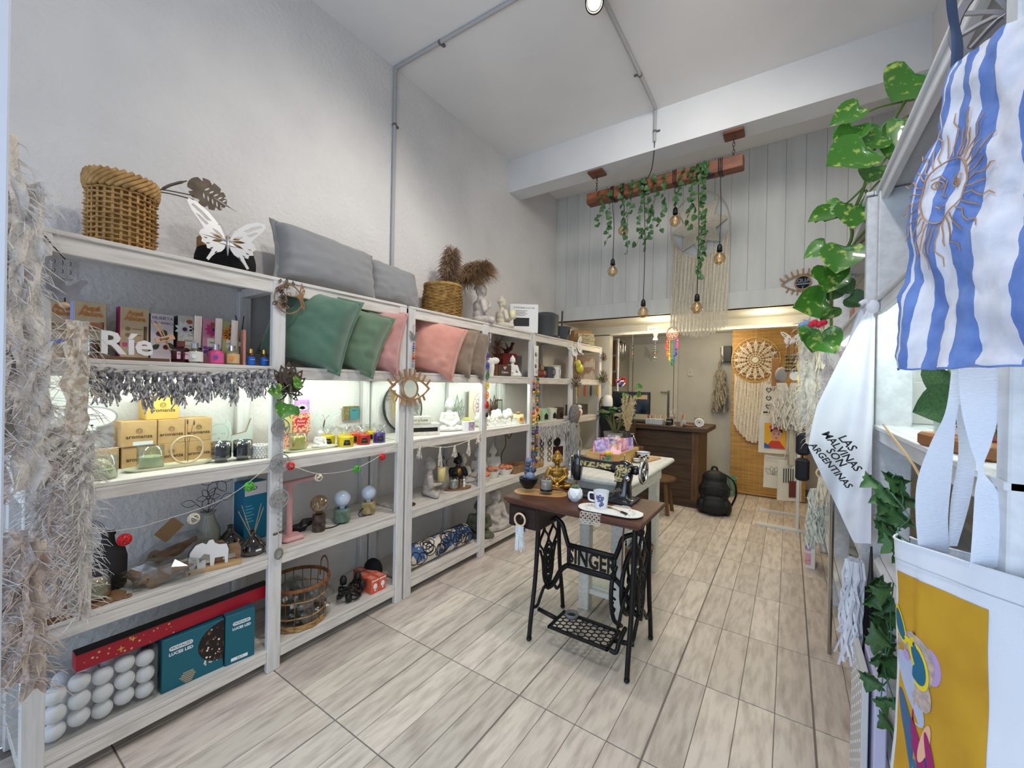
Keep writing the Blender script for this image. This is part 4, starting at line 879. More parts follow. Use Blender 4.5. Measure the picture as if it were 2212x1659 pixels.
def bulblamp(label,loc,base_m,bulb_m,pr,rb,hb,feet,name='bulb_lamp'):
    t = thing(name,label,'lamp',loc,66,'bulb lamps with carved bases'); z0 = .012 if feet else 0
    smooth(B().lathe([(0,z0),(pr * .95,z0),(pr,z0 + .006),(pr,z0 + hb - .006),(pr * .95,z0 + hb),(pr * .55,z0 + hb),(pr * .5,z0 + hb - .01),(0,z0 + hb - .01)],24).part('base',base_m,t))
    for k in range(4 if feet else 0): a = pi / 4 + k * pi / 2; B().cyl((pr * .7 * cos(a),pr * .7 * sin(a),0),(pr * .75 * cos(a),pr * .75 * sin(a),.014),.009,n=8).part('foot',base_m,t)
    for k in range(6): B().tube([(x,-sqrt(max(1e-6,(pr + .001) ** 2 - x * x)),z) for x,z in petal(0,z0 + hb * .35,pi * (k + .5) / 6,hb * .42,hb * .07,.002,6)],.0012,4,True).part('carved_petal',base_m,t)
    zc = z0 + hb + .012 + rb; o = B().lathe([(.014,z0 + hb - .012),(.016,z0 + hb + .006)] + [(rb * cos(q),zc + rb * sin(q)) for q in [-1.15 + k * 2.72 / 12 for k in range(12)]] + [(0,zc + rb)],28).part('bulb',bulb_m,t,True)
    return t
t = bulblamp('clear amber globe bulb on a carved dark brown base',(-2.135,1.285,S4),mat('carved_brown',(92,76,64),.5,col2=(60,48,40),ns=40,bump=.003,bs=50,ramp=(.4,.6)),AMB,.033,.047,.092,False); B().tube([(0,0,.12),(.006,0,.15),(-.006,0,.165),(0,0,.175)],.002,5).part('filament',GOLD,t)
OPAL = mat('opal_blue_glass',(196,210,226),.12,coat=.6)
bulblamp('opal globe lamp on a green carved footed base',(-2.155,1.44,S4),mat('carved_green',(126,146,128),.6,col2=(92,112,96),ns=30,bump=.003,bs=45),OPAL,.046,.046,.072,True); bulblamp('opal globe lamp on a cream carved footed base',(-2.16,1.625,S4),mat('carved_cream',(196,180,134),.6,col2=(150,126,76),ns=30,bump=.003,bs=45),OPAL,.042,.044,.068,True)
def cord(label,loc,pts,r=.003,name='black_cable',m=None):
    t = tag(B().tube(cat(pts,6),r,6).part(name,m or BLKP,None,True,loc=loc),label,'cable'); return t
t = thing('coiled_cord','black coiled power cord beside the brown bulb lamp','cable',(-2.21,1.235,S4))
for k in range(5): B().tube([((.028 + .004 * k) * cos(a) * .8,(.05 + .004 * k) * sin(a),.006 + .006 * k + .02 * (sin(a) > .3)) for a in [2 * pi * i / 20 for i in range(20)]],.0032,5,True).part('loop',BLKP,t,True)
B().tube(cat([(.0,-.05,.01),(.03,-.10,.006),(.05,-.13,.006)],5),.003,5).part('lead',BLKP,t,True)
cord('black lead running from the green lamp to the brown one',(-2.13,1.36,S4),[(0,-.05,.006),(.012,0,.004),(.0,.05,.008),(-.02,.07,.012)])
cord('black lead looping behind the cream lamp base',(-2.14,1.575,S4),[(-.02,.03,.05),(-.005,-.02,.04),(.0,-.03,.012),(.0,.02,.005)])
t = thing('plug_adapter','black plug with clear cable behind the cream lamp','plug',(-2.24,1.70,S4),90); smooth(B().lathe([(0,0),(.02,0),(.022,.02),(.016,.04),(0,.045)],14).part('plug',BLKP,t)); B().tube(cat([(.02,0,.02),(.05,.01,.008),(.10,-.02,.006)],5),.004,5).part('clear_cable',PLAST,t,True)
# ---- fourth shelf, middle unit
t = thing('tree_ornament','brown metal tree of life ornament on a round base','ornament',(-2.115,1.905,S4),66); B().lathe([(0,0),(.05,0),(.052,.006),(0,.008)],24).part('base',BROWNM,t); b = B(); g = random.Random(3); b.cyl((0,0,0),(0,0,.08),.004)
for k in range(60): a = k * 2.4; r = .03 * sqrt((k % 20 + 1) / 20); z = .08 + .15 * k / 60; b.ball((r * cos(a),r * sin(a) * .5,z),(.006,.004,.006),5)
b.part('crown',mat('bronze_leaf',(92,78,68),.5),t,True,fix=False)
t = buddha('grey stone monk kneeling sideways with a candle in his hands',(-2.17,2.16,S4),.30,STONE,140,'hold','bun',hair=STONE)
c_ = thing('pillar_candle','cream pillar candle standing in the kneeling monk\'s hands','candle',(-2.125,2.235,S4 + .098)); B().lathe([(0,0),(.03,0),(.03,.10),(.026,.102),(0,.096)],18).part('wax',mat('honey_wax',(228,206,140),.5),c_,True)
t = bottle('tall pale ceramic vase with coral twigs',(-2.25,2.39,S4),[(0,.002),(.05,.002),(.055,.01),(.04,.12),(.036,.17),(.04,.175),(.034,.175),(.03,.12)],mat('pale_grey_glaze',(198,196,184),.4),None,'vase',cat_='vase')
g = random.Random(8)
for k in range(16):
    a = g.random() * 6.28; p = Vector((0,0,.15)); pts = [p]; d = Vector((cos(a) * .5,sin(a) * .5,1)).normalized()
    for i in range(4): p = p + d * .026; d = (d + Vector((g.uniform(-.7,.7),g.uniform(-.7,.7),g.uniform(-.3,.5)))).normalized(); pts.append(p)
    B().tube(pts,[.003,.003,.0028,.0025,.002],5).part('coral_twig',WHITEP if k % 2 else WIRE,t,True)
t = buddha('black and gold buddha bust behind the tea light tray',(-2.21,2.515,S4),.27,mat('black_lacquer',(28,26,26),.35),62,'none','bun',False,'buddha_bust',vox=.0045);
b = B().ball((0,-.005 * .27,.745 * .27),(.104 * .27,.119 * .27,.134 * .27),16).ball((0,-.045 * .27,.41 * .27),(.09 * .27,.10 * .27,.13 * .27),14).cyl((0,-.012,.16),(0,-.005,.17),.019); b.part('gilded_face_and_chest',GOLD,t,True,fix=False)
tray('oval wooden tray holding a candle and small figures',(-2.125,2.42,S4),.23,.11,.014,MDF,66,oval=True)
jar('white candle in glass with a copper rim on the oval tray',(-2.135,2.385,S4 + .008),.036,.088,WAXW,.066)
t = thing('couple_figurine','small white and wood couple figurine on the oval tray','figurine',(-2.125,2.475,S4 + .008),66)
for x,m in ((-.018,MDF),(.012,STONEW)): blob('figure',[((x,0,0),.012,(x,0,.035),.009),((x,0,.052),(.010,.010,.011)),((x + .006,-.004,.03),.004,(x + .018,-.006,.018),.004)],.002,m,t,2)
# salt bowls and their buddhas
SALT = mat('salt_crystal',(226,160,128),.5,col2=(200,110,80),ns=40); SALTO = mat('orange_salt',(212,112,70),.5,col2=(232,160,120),ns=40)
def saltbowl(label,loc,r,h,m):
    t = thing('salt_bowl',label,'bowl',loc,0,'white bowls of salt crystals'); smooth(B().lathe([(0,0),(r * .6,0),(r * .65,.006),(r,h),(r * .92,h),(r * .6,.012),(0,.012)],24).part('bowl',STONEW,t)); g = random.Random(int(loc[1] * 100))
    for k in range(15): a = g.random() * 6.28; q = r * .75 * sqrt(g.random()); s_ = g.uniform(.012,.022); B().ball((0,0,0),s_,5).part('crystal',m,t,loc=(q * cos(a),q * sin(a),h + .004 + (r - q) * .32),rot=(g.uniform(0,90),g.uniform(0,90),0),fix=False)
saltbowl('white bowl of pale salt crystals nearest the post',(-2.12,2.735,S4),.06,.05,SALTO); saltbowl('footed white bowl of pale pink crystals in the middle',(-2.15,2.90,S4),.068,.06,SALT); saltbowl('white dish of orange crystals before the pointed buddha',(-2.14,3.08,S4),.075,.055,SALTO)
t = buddha('white buddha with a tilted head and folded hands behind the pink crystals',(-2.28,2.87,S4),.26,STONEW,60,'pray','bun',hair=STONEW); t = buddha('white buddha with a pointed crown behind the orange crystals',(-2.27,3.07,S4),.27,STONEW,60,'lap','point'); buddha('small white figure half hidden behind the post',(-2.25,2.62,S4),.24,STONEW,60,'lap','bun')
t = thing('wooden_crate','rough wooden crate with dark cable box at the end of the shelf','crate',(-2.14,3.23,S4),90)
for s_ in (-1,1): B().bbox(-.10,.10,s_ * .075 - .005,s_ * .075 + .005,0,.07,.002).part('side',MDF,t); B().bbox(s_ * .095 - .005,s_ * .095 + .005,-.07,.07,0,.07,.002).part('end',MDF,t)
B().box(-.09,.09,-.07,.07,.002,.01).part('bottom',MDF,t); cord('black cable hanging below the lit shelf',(-2.2,3.12,.60),[(0,0,0),(-.0,-.02,.12),(.02,.02,.22),(.03,.0,.33),(.03,.06,.28),(.02,.13,.33)],.0035)
# ================================================================ bottom shelf
t = thing('ball_light_box','clear plastic pack of white cotton ball lights','box',(-2.16,.425,S5),90)
B().bbox(-.155,.155,-.085,.085,.001,.205,.004).part('plastic_case',PLAST,t)
bm_ = B().ball((0,0,0),.031,14).mesh('cotton_ball',True); bm_.materials.append(mat('cotton_white',(240,240,242),.8,bump=.001,bs=160))
for c in range(5):
    for r in range(3):
        obj('cotton_ball',bm_,None,t,(-.122 + c * .061,-.045 - .004 * (r % 2),.034 + r * .063 + .012 * (c % 2)))
        if c < 4: obj('cotton_ball',bm_,None,t,(-.092 + c * .061,.025,.045 + r * .062))
t = thing('long_red_box','long red box with gold stars leaning across the teal boxes','box',(-2.12,.68,.365)); t.rotation_euler = (radians(0),0,radians(90))
B().bbox(-.33,.33,-.028,.028,-.03,.03,.002).part('body',mat('xmas_red',(168,20,40),.45),t); B().box(-.329,.329,-.027,.027,.0298,.0306).part('black_top',BLKP,t)
g = random.Random(6)
for k in range(20): x = -.32 + .28 * g.random() ** 1.3; z = g.uniform(-.024,.024); B().prism(circ(x,z,g.choice((.0018,.003,.004)),10),-.0288,-.028).part('star_print',mat('gold_print',(226,170,120),.5),t)
for k in range(2): obj('gold_star',cutmesh('gold_star',[[(.012 * cos(a) * (1 if i % 2 == 0 else .3),.012 * sin(a) * (1 if i % 2 == 0 else .3)) for i,a in enumerate([pi / 4 * j for j in range(8)])]],.0006),mat('gold_star_ink',(214,180,70),.5),t,(-.21 + k * .035,-.0285,-.005 + .02 * k))
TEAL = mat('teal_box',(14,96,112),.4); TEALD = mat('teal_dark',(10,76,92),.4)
def teal(label,loc,w,h,d,photo,rz):
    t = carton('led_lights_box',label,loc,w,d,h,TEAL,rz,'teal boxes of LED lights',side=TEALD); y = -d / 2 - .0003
    pill = [(.034 * (1 if cos(a) > 0 else -1) + .010 * cos(a),.010 * sin(a)) for a in [2 * pi * i / 20 for i in range(20)]]; k = .9 if photo else .8; ox = -.045 if photo else .005
    obj('pill_print',cutmesh('pill_print',[[(x * k,z * k) for x,z in pill]],.0006),WP,t,(ox,y,h - .045)); text('MODALED',.0165 * k,TEALD,t,(ox,y - .0006,h - .045)); text('LUCES LED',.0185 * k,WP,t,(ox,y,h - .068),offset=.0006)
    if photo:
        cx,cz,rr = w / 2 - .01,h * .58,.085; arc = [(w / 2 - .001,h - .002),(w / 2 - .001,.01)] + [(cx + rr * cos(a),cz + rr * .95 * sin(a)) for a in [pi * 1.62 - i * pi * 1.05 / 20 for i in range(21)] if cx + rr * cos(a) < w / 2 - .001 and .002 < cz + rr * .95 * sin(a) < h - .002]
        obj('photo_print',cutmesh('photo_print',[arc],.0006),mat('night_photo',(20,14,14),.4,col2=(150,96,76),ns=50,ramp=(.58,.66)),t,(0,y,0)); g = random.Random(9)
        for j in range(22): B().prism(circ(w / 2 - .07 * g.random() ** .7 - .004,h * .2 + h * .72 * g.random(),g.uniform(.0018,.0045),8),y - .0012,y - .0004).part('light_print',mat('warm_bokeh',(250,226,206),.5),t)
        for j in range(6): patch(t,'stripe_print',mat('kraft_stripe',(190,170,130),.6),-.05 + abs(j - 3) * .006,.005 - abs(j - 3) * .004,.006 + j * .008,.010 + j * .008,y)
    else: patch(t,'white_band',WP,-.035,.03,.012,.026,y); text('3.6 V',.012,BLKP,t,(0,y - .0009,.019))
    return t
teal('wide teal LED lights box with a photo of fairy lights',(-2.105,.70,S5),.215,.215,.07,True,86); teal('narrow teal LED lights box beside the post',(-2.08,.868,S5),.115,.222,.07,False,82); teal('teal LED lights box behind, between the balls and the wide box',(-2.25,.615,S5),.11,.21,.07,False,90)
# wire and wicker basket full of packed bulbs
t = thing('wire_wicker_basket','round wire and wicker basket filled with clear packed bulbs','basket',(-2.155,1.19,S5),90)
RB,HB = .142,.215
b = B()
for k in range(4): b.tube([((RB - .012 + .003 * sin(i * 1.7 + k * 2)) * cos(2 * pi * i / 40),(RB - .012 + .003 * sin(i * 1.7 + k * 2)) * sin(2 * pi * i / 40),.006 + .007 * k) for i in range(40)],.0045,5,True)
b.part('bottom_band',WICK,t,True)
for z in (.07,.15): B().tube([((RB - .008 + .03 * z) * cos(2 * pi * i / 40),(RB - .008 + .03 * z) * sin(2 * pi * i / 40),z + .002 * sin(i)) for i in range(40)],.0032,5,True).part('hoop',WICK,t,True)
for k in range(20): a = 2 * pi * k / 20; B().tube([((RB - .012) * cos(a),(RB - .012) * sin(a),.01),((RB + .002) * cos(a),(RB + .002) * sin(a),HB)],.0022,4).part('wire',WICKD,t,True)
b = B()
for k in range(5): b.tube([((RB + .006 + .005 * sin(i * .8 + k * 1.26)) * cos(2 * pi * i / 60),(RB + .006 + .005 * sin(i * .8 + k * 1.26)) * sin(2 * pi * i / 60),HB + .006 * cos(i * .8 + k * 1.26)) for i in range(60)],.0045,5,True)
b.part('twisted_rim',WICKD,t,True)
for s_ in (0,pi):
    b = B()
    for k in range(3): b.tube(cat([((RB + .006) * cos(s_ + a),(RB + .006) * sin(s_ + a),HB + z + .003 * sin(k * 2 + j)) for j,(a,z) in enumerate(((-.26,-.04),(-.25,0),(-.2,.05),(0,.075),(.2,.05),(.25,0),(.26,-.04)))],5),.0036,5)
    b.part('handle',WICKD,t,True)
g = random.Random(12); bulb = B().lathe([(0,0),(.013,.002),(.014,.022),(.024,.042),(.030,.062),(.022,.085),(0,.092)],14).mesh('packed_bulb',True); bulb.materials.append(GLS); film = None
for k in range(20):
    a = k * 2.4; r = .095 * sqrt((k % 10 + .5) / 10); z = .03 + .085 * (k // 10) + g.uniform(0,.02)
    bb = thing('packed_bulb','clear bulb in plastic packing inside the wire basket','bulb',(-2.155 + r * cos(a),1.19 + r * sin(a),S5 + z),0,'packed bulbs in the wire basket',(g.uniform(50,120),g.uniform(-40,40),g.uniform(0,360)))
    obj('glass',bulb,None,bb); n = 10; vs = []; fs = []
    for j in range(5):
        for i in range(n): q = .038 * (1 + .25 * g.uniform(-1,1)) * (.6 if j in (0,4) else 1); vs.append((q * cos(2 * pi * i / n),q * sin(2 * pi * i / n),-.012 + .028 * j))
    for j in range(4): fs += [(j * n + i,j * n + (i + 1) % n,j * n + n + (i + 1) % n,j * n + n + i) for i in range(n)]
    B().add(vs,fs).part('packing',PLAST,bb); B().cyl((0,0,-.012),(0,0,.012),.0125,n=10).part('cap',STEEL if k % 3 else WP,bb)
t = thing('lamp_holder_cords','tangle of black lamp cords with sockets on the bottom shelf','cable',(-2.115,1.475,S5)); g = random.Random(14)
for k in range(9): a = g.random() * 6.28; B().tube(cat([(.06 * cos(a + j * .9) * g.uniform(.4,1.1),.075 * sin(a + j * .9) * g.uniform(.4,1.1),.012 + .085 * g.random()) for j in range(7)],5),.004,5).part('cord',BLKP,t,True)
for x,y,z in ((.03,-.03,.01),(.0,.05,.09),(-.01,-.04,.10),(.03,.06,.05)): B().lathe([(0,0),(.018,0),(.02,.03),(.012,.045),(0,.05)],12,(x,y,z)).part('socket',BLKP,t,True)
ORBX = mat('orange_red_box',(214,78,52),.5,col2=(222,110,80),ns=30);
for i,(x,y) in enumerate(((-2.085,1.655),(-2.085,1.60),(-2.16,1.655),(-2.16,1.60),(-2.235,1.63))):
    t = carton('bulb_box',['orange red bulb carton at the front right of the block','orange red bulb carton at the front left of the block','orange red bulb carton in the middle right of the block','orange red bulb carton in the middle left of the block','dusty red bulb carton at the back of the block'][i],(x,y,S5),.052,.072,.085,ORBX if i < 4 else mat('dusty_red_box',(170,92,78),.6),90,'orange red bulb cartons')
    B().prism(circ(0,.042,.014,14,.018),-.0368,-.0362).part('bulb_print',WP,t); B().box(-.005,.005,-.0368,-.0362,.014,.028).part('bulb_print',WP,t); patch(t,'top_band',WP,-.025,.025,.074,.080,-.0362); B().box(-.015,.015,-.025,.025,.0852,.0858).part('top_print',mat('pale_red_print',(226,150,130),.6),t)
t = thing('black_cushion_roll','round black cushion in the dark end of the bottom shelf','cushion',(-2.20,1.70,S5 + .07),90); B().ball((0,0,0),(.05,.07,.068),14).part('cover',mat('black_cloth',(16,16,18),.95),t,True)
t = thing('patterned_roll','rolled blue black and white patterned mat on the bottom shelf','mat roll',(-2.135,2.215,S5 + .076),90)
PAT = mat('painted_pattern',(222,212,196),.6,col2=(70,104,150),ns=9,ramp=(.47,.52),sharp=True); b = B(); n = 28
b.lathe([(0,-.32),(.066,-.32),(.075,-.31),(.075,.31),(.066,.32),(0,.32)],n,m=RY(90)); b.part('roll',PAT,t,True); g = random.Random(15)
for k in range(34):   # bold outlined scales of the print
    x = g.uniform(-.29,.29); a = g.uniform(-.2,2.6); lp = [(x + .045 * cos(q) * (1 - .25 * sin(q)),a + .55 * sin(q)) for q in [2 * pi * i / 14 for i in range(14)]]
    B().tube([(px,-.0755 * cos(an),.0755 * sin(an)) for px,an in lp],.0034,4,True).part('outline_print',mat('dark_navy_print',(24,26,40),.6),t,True)
    if k % 2: B().tube([(x + .016 * cos(q),-.0757 * cos(a + .2 * sin(q)),.0757 * sin(a + .2 * sin(q))) for q in [2 * pi * i / 10 for i in range(10)]],.002,4,True).part('eye_print',mat('dark_navy_print'),t,True)
buddha('dark green patina buddha half hidden behind the post',(-2.13,2.70,S5),.34,mat('green_patina',(70,74,56),.6,col2=(96,100,76),ns=20),30,'lap','point')
buddha('large cream stone buddha with one hand on its knee on the bottom shelf',(-2.13,2.93,S5),.40,STONE,80,'knee','bun',hair=STONE)
# ================================================================ things hung along the front of the left shelves
def yarnball(t,p,r,m,seed):
    g = random.Random(seed); b = B()
    for k in range(11):
        q = RX(g.uniform(0,180)) @ RY(g.uniform(0,180)); rr = r * g.uniform(.92,1.0); b.tube([q @ Vector((rr * cos(a),rr * sin(a),0)) for a in [2 * pi * i / 14 for i in range(14)]],r * .09,4,True)
    b.part('rattan_ball',m,t,True,loc=p)
RB_,GB_,WB_ = mat('red_rattan',(214,30,34),.6),mat('green_rattan',(74,176,40),.6),mat('white_rattan',(226,216,192),.7)
t = thing('ball_garland','string of red green and white rattan balls below the lit shelf, entrance bay','garland',(-2.005,0,0))
A = [(.0,.29,.86),(.0,.47,.835),(0,.55,.84),(0,.70,.86),(0,.81,.895),(0,.93,.975),(0,.985,1.03)]
B().tube(cat(A,5),.0016,4).part('wire',mat('clear_wire',(206,200,190),.5),t,True)
for y,z,m in ((.455,.80,RB_),(.665,.822,WB_),(.872,.912,GB_)): yarnball(t,(0,y,z),.021,m,int(y * 100))
t = thing('ball_garland','string of red green and white rattan balls below the candles, second bay','garland',(-2.005,0,0))
B().tube(cat([(0,1.03,.98),(0,1.08,.965),(0,1.19,.915),(0,1.32,.90),(0,1.42,.905),(0,1.52,.93),(0,1.62,.97),(0,1.72,1.02)],5),.0016,4).part('wire',mat('clear_wire'),t,True)
for y,z,m in ((1.055,.975,RB_),(1.20,.893,WB_),(1.425,.90,GB_),(1.60,.945,RB_)): yarnball(t,(0,y,z),.019,m,int(y * 100))
# grey yarn fringe along the second shelf
t = thing('yarn_fringe','shaggy grey and white yarn fringe hanging under the second shelf','garland',(-2.0,0,0))
g = random.Random(21); tm = [tassel_mesh('tassel',.075 + .02 * k,16,.022,.0032,30 + k,.011) for k in range(4)]
for m_ in tm: m_.materials.append(GREYARN)
def fringe(t,y0,y1,z0,z1,sag,n,tms,cm,sc=1.0):
    pts = []
    for i in range(n):
        f = i / (n - 1); y = y0 + (y1 - y0) * f; z = z0 + (z1 - z0) * f - sag * 4 * f * (1 - f); pts.append((0,y,z))
        o = obj('tassel',tms[i % len(tms)],None,t,(.004 * (i % 2),y,z)); o.rotation_euler.z = i * 1.3; o.scale = (sc,sc,sc * (.85 + .3 * ((i * 7) % 5) / 5))
    b = B()
    for k in range(2): b.tube(cat([(x + .007 * cos(i * 1.6 + k * pi),y,z + .007 * sin(i * 1.6 + k * pi)) for i,(x,y,z) in enumerate(pts)],3),.006 * sc,5)
    b.part('cord',cm,t,True)
fringe(t,.335,.955,1.425,1.44,.022,26,tm,GREYARN)
# tied tassel garland in the third bay
t = thing('tassel_garland','thin cord with cream lace tassels below the white buddha shelf','garland',(-2.005,0,0))
B().tube(cat([(0,1.87,.985),(0,2.05,.95),(0,2.2,.935),(0,2.38,.955),(0,2.50,.985),(0,2.56,1.01)],5),.002,4).part('cord',IVORY,t,True)
lt = [tassel_mesh('tassel',L,22,.018,.0022,50 + i,.008) for i,L in enumerate((.08,.13,.085,.11,.065))]
for i,(y,z) in enumerate(((1.90,.975),(2.09,.945),(2.24,.937),(2.40,.955),(2.515,.99))): lt[i].materials.append(CREAM); obj('tassel',lt[i],None,t,(0,y,z))
# metal dove with wooden bead, hanging from the first post
t = thing('metal_dove','grey cut metal dove hanging from the first post by a cord','ornament',(-2.0,.296,1.73),90)
DV = mat('grey_metal_sheet',(146,144,148),.45,.5,col2=(120,118,124),ns=16)
obj('body',cutmesh('body',[[(-.045,-.02),(-.04,-.05),(-.02,-.07),(.01,-.075),(.03,-.06),(.04,-.035),(.055,-.015),(.05,-.006),(.035,-.008),(.025,-.02),(.01,-.032),(0,-.034),(0,-.018),(.014,-.016),(.02,-.01),(-.03,-.008)]],.002),DV,t)
for k in range(4):
    for s_ in range(2): cx,cz = -.034 + k * .018,.012 + s_ * .028; obj('scroll',cutmesh('scroll',[circ(cx,cz,.012,16),circ(cx + .002,cz,.0085,16),circ(cx - .001,cz - .001,.0055,12),circ(cx,cz - .001,.003,10)],.002),DV,t)
obj('crest',cutmesh('crest',[[(-.045,-.008),(-.045,.05),(-.03,.058),(0,.05),(.03,.055),(.033,.0),(.028,-.01),(.022,.04),(-.036,.04),(-.037,0)]],.0016),DV,t)
B().tube([(-.055,-.01,.125),(-.03,-.004,.09),(0,0,.052)],.002,4).part('cord',BLKP,t); B().tube([(0,0,-.075),(0,0,-.088)],.0025,5).part('link',BLKP,t); B().ball((0,0,-.10),(.013,.013,.010),12).part('wooden_bead',mat('bead_wood',(206,172,140),.5),t,True)
# hummingbird ring on the second post
t = thing('hummingbird_ring','brown cut wood ring with flowers and a hummingbird on the post','ornament',(-2.012,1.035,1.785),90)
b = B().tube([(.066 * cos(a),0,.07 * sin(a)) for a in [2 * pi * i / 40 for i in range(40)]],.0035,5,True); b.part('ring',MDF,t,True)
g = random.Random(5)
for k in range(16):
    x = -.055 + .045 * g.random(); z = -.055 + .115 * g.random(); a = g.random() * 6.28; obj('leaf',cutmesh('leaf',[petal(x,z,a,.032,.009),petal(x,z,a,.024,.0045,.004)],.003),MDF if k % 3 else BROWNM,t,(0,-.001 - .0015 * (k % 4),0))
for x,z,r in ((-.03,.0,.017),(-.024,-.03,.014),(-.038,.028,.013)):
    for k in range(6): obj('petal',cutmesh('petal',[petal(x,z,k * pi / 3,r,r * .3),petal(x,z,k * pi / 3,r * .7,r * .14,r * .15)],.003),BROWNM,t,(0,-.008,0))
obj('bird',cutmesh('bird',[[(.022,.018),(.04,.026),(.05,.03),(.054,.05),(.062,.09),(.072,.055),(.078,.062),(.076,.04),(.07,.02),(.072,0),(.08,-.03),(.074,-.045),(.068,-.03),(.06,-.04),(.058,-.01),(.048,.008),(.036,.016)],petal(.058,.035,1.25,.04,.004),petal(.066,.03,1.1,.03,.003),petal(.062,.0,-1.2,.03,.003)],.003),MDF,t,(0,-.003,0))
for k in range(3): obj('leaf',cutmesh('leaf',[petal(-.045 + k * .035,.066 + .006 * (k == 1),1.2 + .3 * k,.026,.006),petal(-.045 + k * .035,.066 + .006 * (k == 1),1.2 + .3 * k,.018,.003,.003)],.003),BROWNM,t)
# dark lotus with a test tube and pothos cutting
t = thing('lotus_tube_holder','dark cut lotus holding a glass tube with pothos leaves','plant holder',(-2.008,1.035,1.30),90)
LOT = mat('dark_cut_wood',(74,62,54),.6)
for k,(a,l) in enumerate(((.3,.085),(2.84,.085),(.65,.11),(2.49,.11),(1.0,.125),(2.14,.125),(1.3,.13),(1.84,.13),(pi / 2,.145),(-.25,.075),(3.39,.075),(-.75,.07),(3.89,.07))):
    lp = [petal(0,.04,a,l,l * .2,0,8,.9)]
    for j in range(4): lp.append(petal(0,.04,a,l * .14,l * .10 * sin(pi * (.2 + .2 * j)),l * (.12 + .2 * j),5))
    obj('petal',cutmesh('petal',lp,.0025),LOT,t,(0,-.0028 * (k % 5),0))
B().lathe([(0,-.055),(.007,-.05),(.009,-.042),(.009,.065),(.0075,.065),(.0075,-.04),(0,-.046)],14,(.006,-.02,0)).part('glass_tube',GLS,t,True); B().tube([(.006 + .011 * cos(a),-.02 + .011 * sin(a),.03) for a in [2 * pi * i / 14 for i in range(14)]],.002,4,True).part('tube_ring',BLKP,t)
B().tube(cat([(.006,-.02,0),(.004,-.022,.07),(-.03,-.03,.055),(-.06,-.035,.035)],4),.002,5).part('stem',STEMM,t,True); B().tube(cat([(.006,-.02,.02),(.0,-.03,-.02),(-.015,-.035,-.04),(.0,-.035,-.09)],4),.002,5).part('stem',STEMM,t,True)
leaves(t,[(.012,-.028,.085,.055,20,-20,-75),(-.045,-.034,.04,.062,-10,-15,88),(-.02,-.036,-.02,.075,-15,-10,20),(.012,-.034,-.045,.045,20,-10,-35)],LEAF_A)
# chain of silver discs and crystals
t = thing('mandala_chain','chain of silver mandala discs and crystals hanging on the post','ornament',(-2.005,1.005,1.2),90)
def chain(t,n0,n1,x=0): B().tube([(x,0,n0),(x,0,n1)],.0012,4).part('chain',SILV,t)
chain(t,0,-.62)
def ringdisc(z,r): return [circ(0,z,r,36),circ(0,z,r * .88,36)]
def flowerdisc(z,r,seed=0):
    obj('rim',cutmesh('rim',ringdisc(z,r),.003),SILV,t)
    for k in range(6): obj('disc_petal',cutmesh('disc_petal',[petal(0,z,k * pi / 3 + pi / 6,r * .9,r * .30),petal(0,z,k * pi / 3 + pi / 6,r * .78,r * .23,r * .05)],.0026),SILV,t,(0,-.0007 * (k % 3),0))
    for k in range(8): obj('disc_star',cutmesh('disc_star',[petal(0,z,k * pi / 4,r * .48,r * .12),petal(0,z,k * pi / 4,r * .36,r * .06,r * .05)],.0034),SILV,t)
def hamsadisc(z,r):
    obj('rim',cutmesh('rim',ringdisc(z,r),.003),SILV,t); s_ = r
    hand = [(-.55,.05),(-.75,.05),(-.85,.25),(-.95,.1),(-.7,-.35),(-.35,-.8),(0,-.88),(.35,-.8),(.7,-.35),(.95,.1),(.85,.25),(.75,.05),(.55,.05),(.45,.6),(.3,.75),(.22,.6),(.12,.9),(0,.98),(-.12,.9),(-.22,.6),(-.3,.75),(-.45,.6)]
    lp = [[(x * s_ * .9,z + y * s_ * .9) for x,y in hand]]
    for x in (-.27,0,.27): lp.append(circ(x * s_,z + .42 * s_,.07 * s_,10,.2 * s_))
    lp += [circ(0,z - .02 * s_,.26 * s_,16,.13 * s_),circ(-.35 * s_,z - .38 * s_,.13 * s_,12),circ(.35 * s_,z - .38 * s_,.13 * s_,12),circ(0,z - .5 * s_,.10 * s_,10)]
    obj('hand',cutmesh('hand',lp,.0028),SILV,t); obj('eye',cutmesh('eye',[circ(0,z - .02 * s_,.11 * s_,12),circ(0,z - .02 * s_,.04 * s_,8)],.0028),SILV,t)
hamsadisc(-.035,.045); flowerdisc(-.205,.048); hamsadisc(-.375,.046)
beads(t,'crystal',[(.003 * (-1) ** k,-.006,.035 - .018 * k) for k in range(-1,3)] + [(.004 * (-1) ** k,-.005,-.095 - .017 * k) for k in range(4)] + [(.006 * (-1) ** k,-.005,-.27 - .014 * k) for k in range(4)] + [(.006 * (-1) ** k,-.005,-.43 - .013 * k) for k in range(7)],.0065,CRY,6)
B().tube([(-.018 + .009 * cos(a),-.004,-.535 + .004 * sin(a)) for a in [2 * pi * i / 10 for i in range(10)]],.003,4,True).tube([(.012 + .011 * cos(a),-.004,-.533 + .004 * sin(a)) for a in [2 * pi * i / 10 for i in range(10)]],.003,4,True).part('dark_rings',BROWNM,t)
obj('filigree',cutmesh('filigree',[circ(0,0,.021,18,.028),circ(0,-.004,.013,14,.017)],.004),mat('old_silver',(150,148,140),.5,.6),t,(0,-.004,-.635)); B().ball((0,-.004,-.64),(.011,.006,.015),10).part('drop',CRY,t,True)
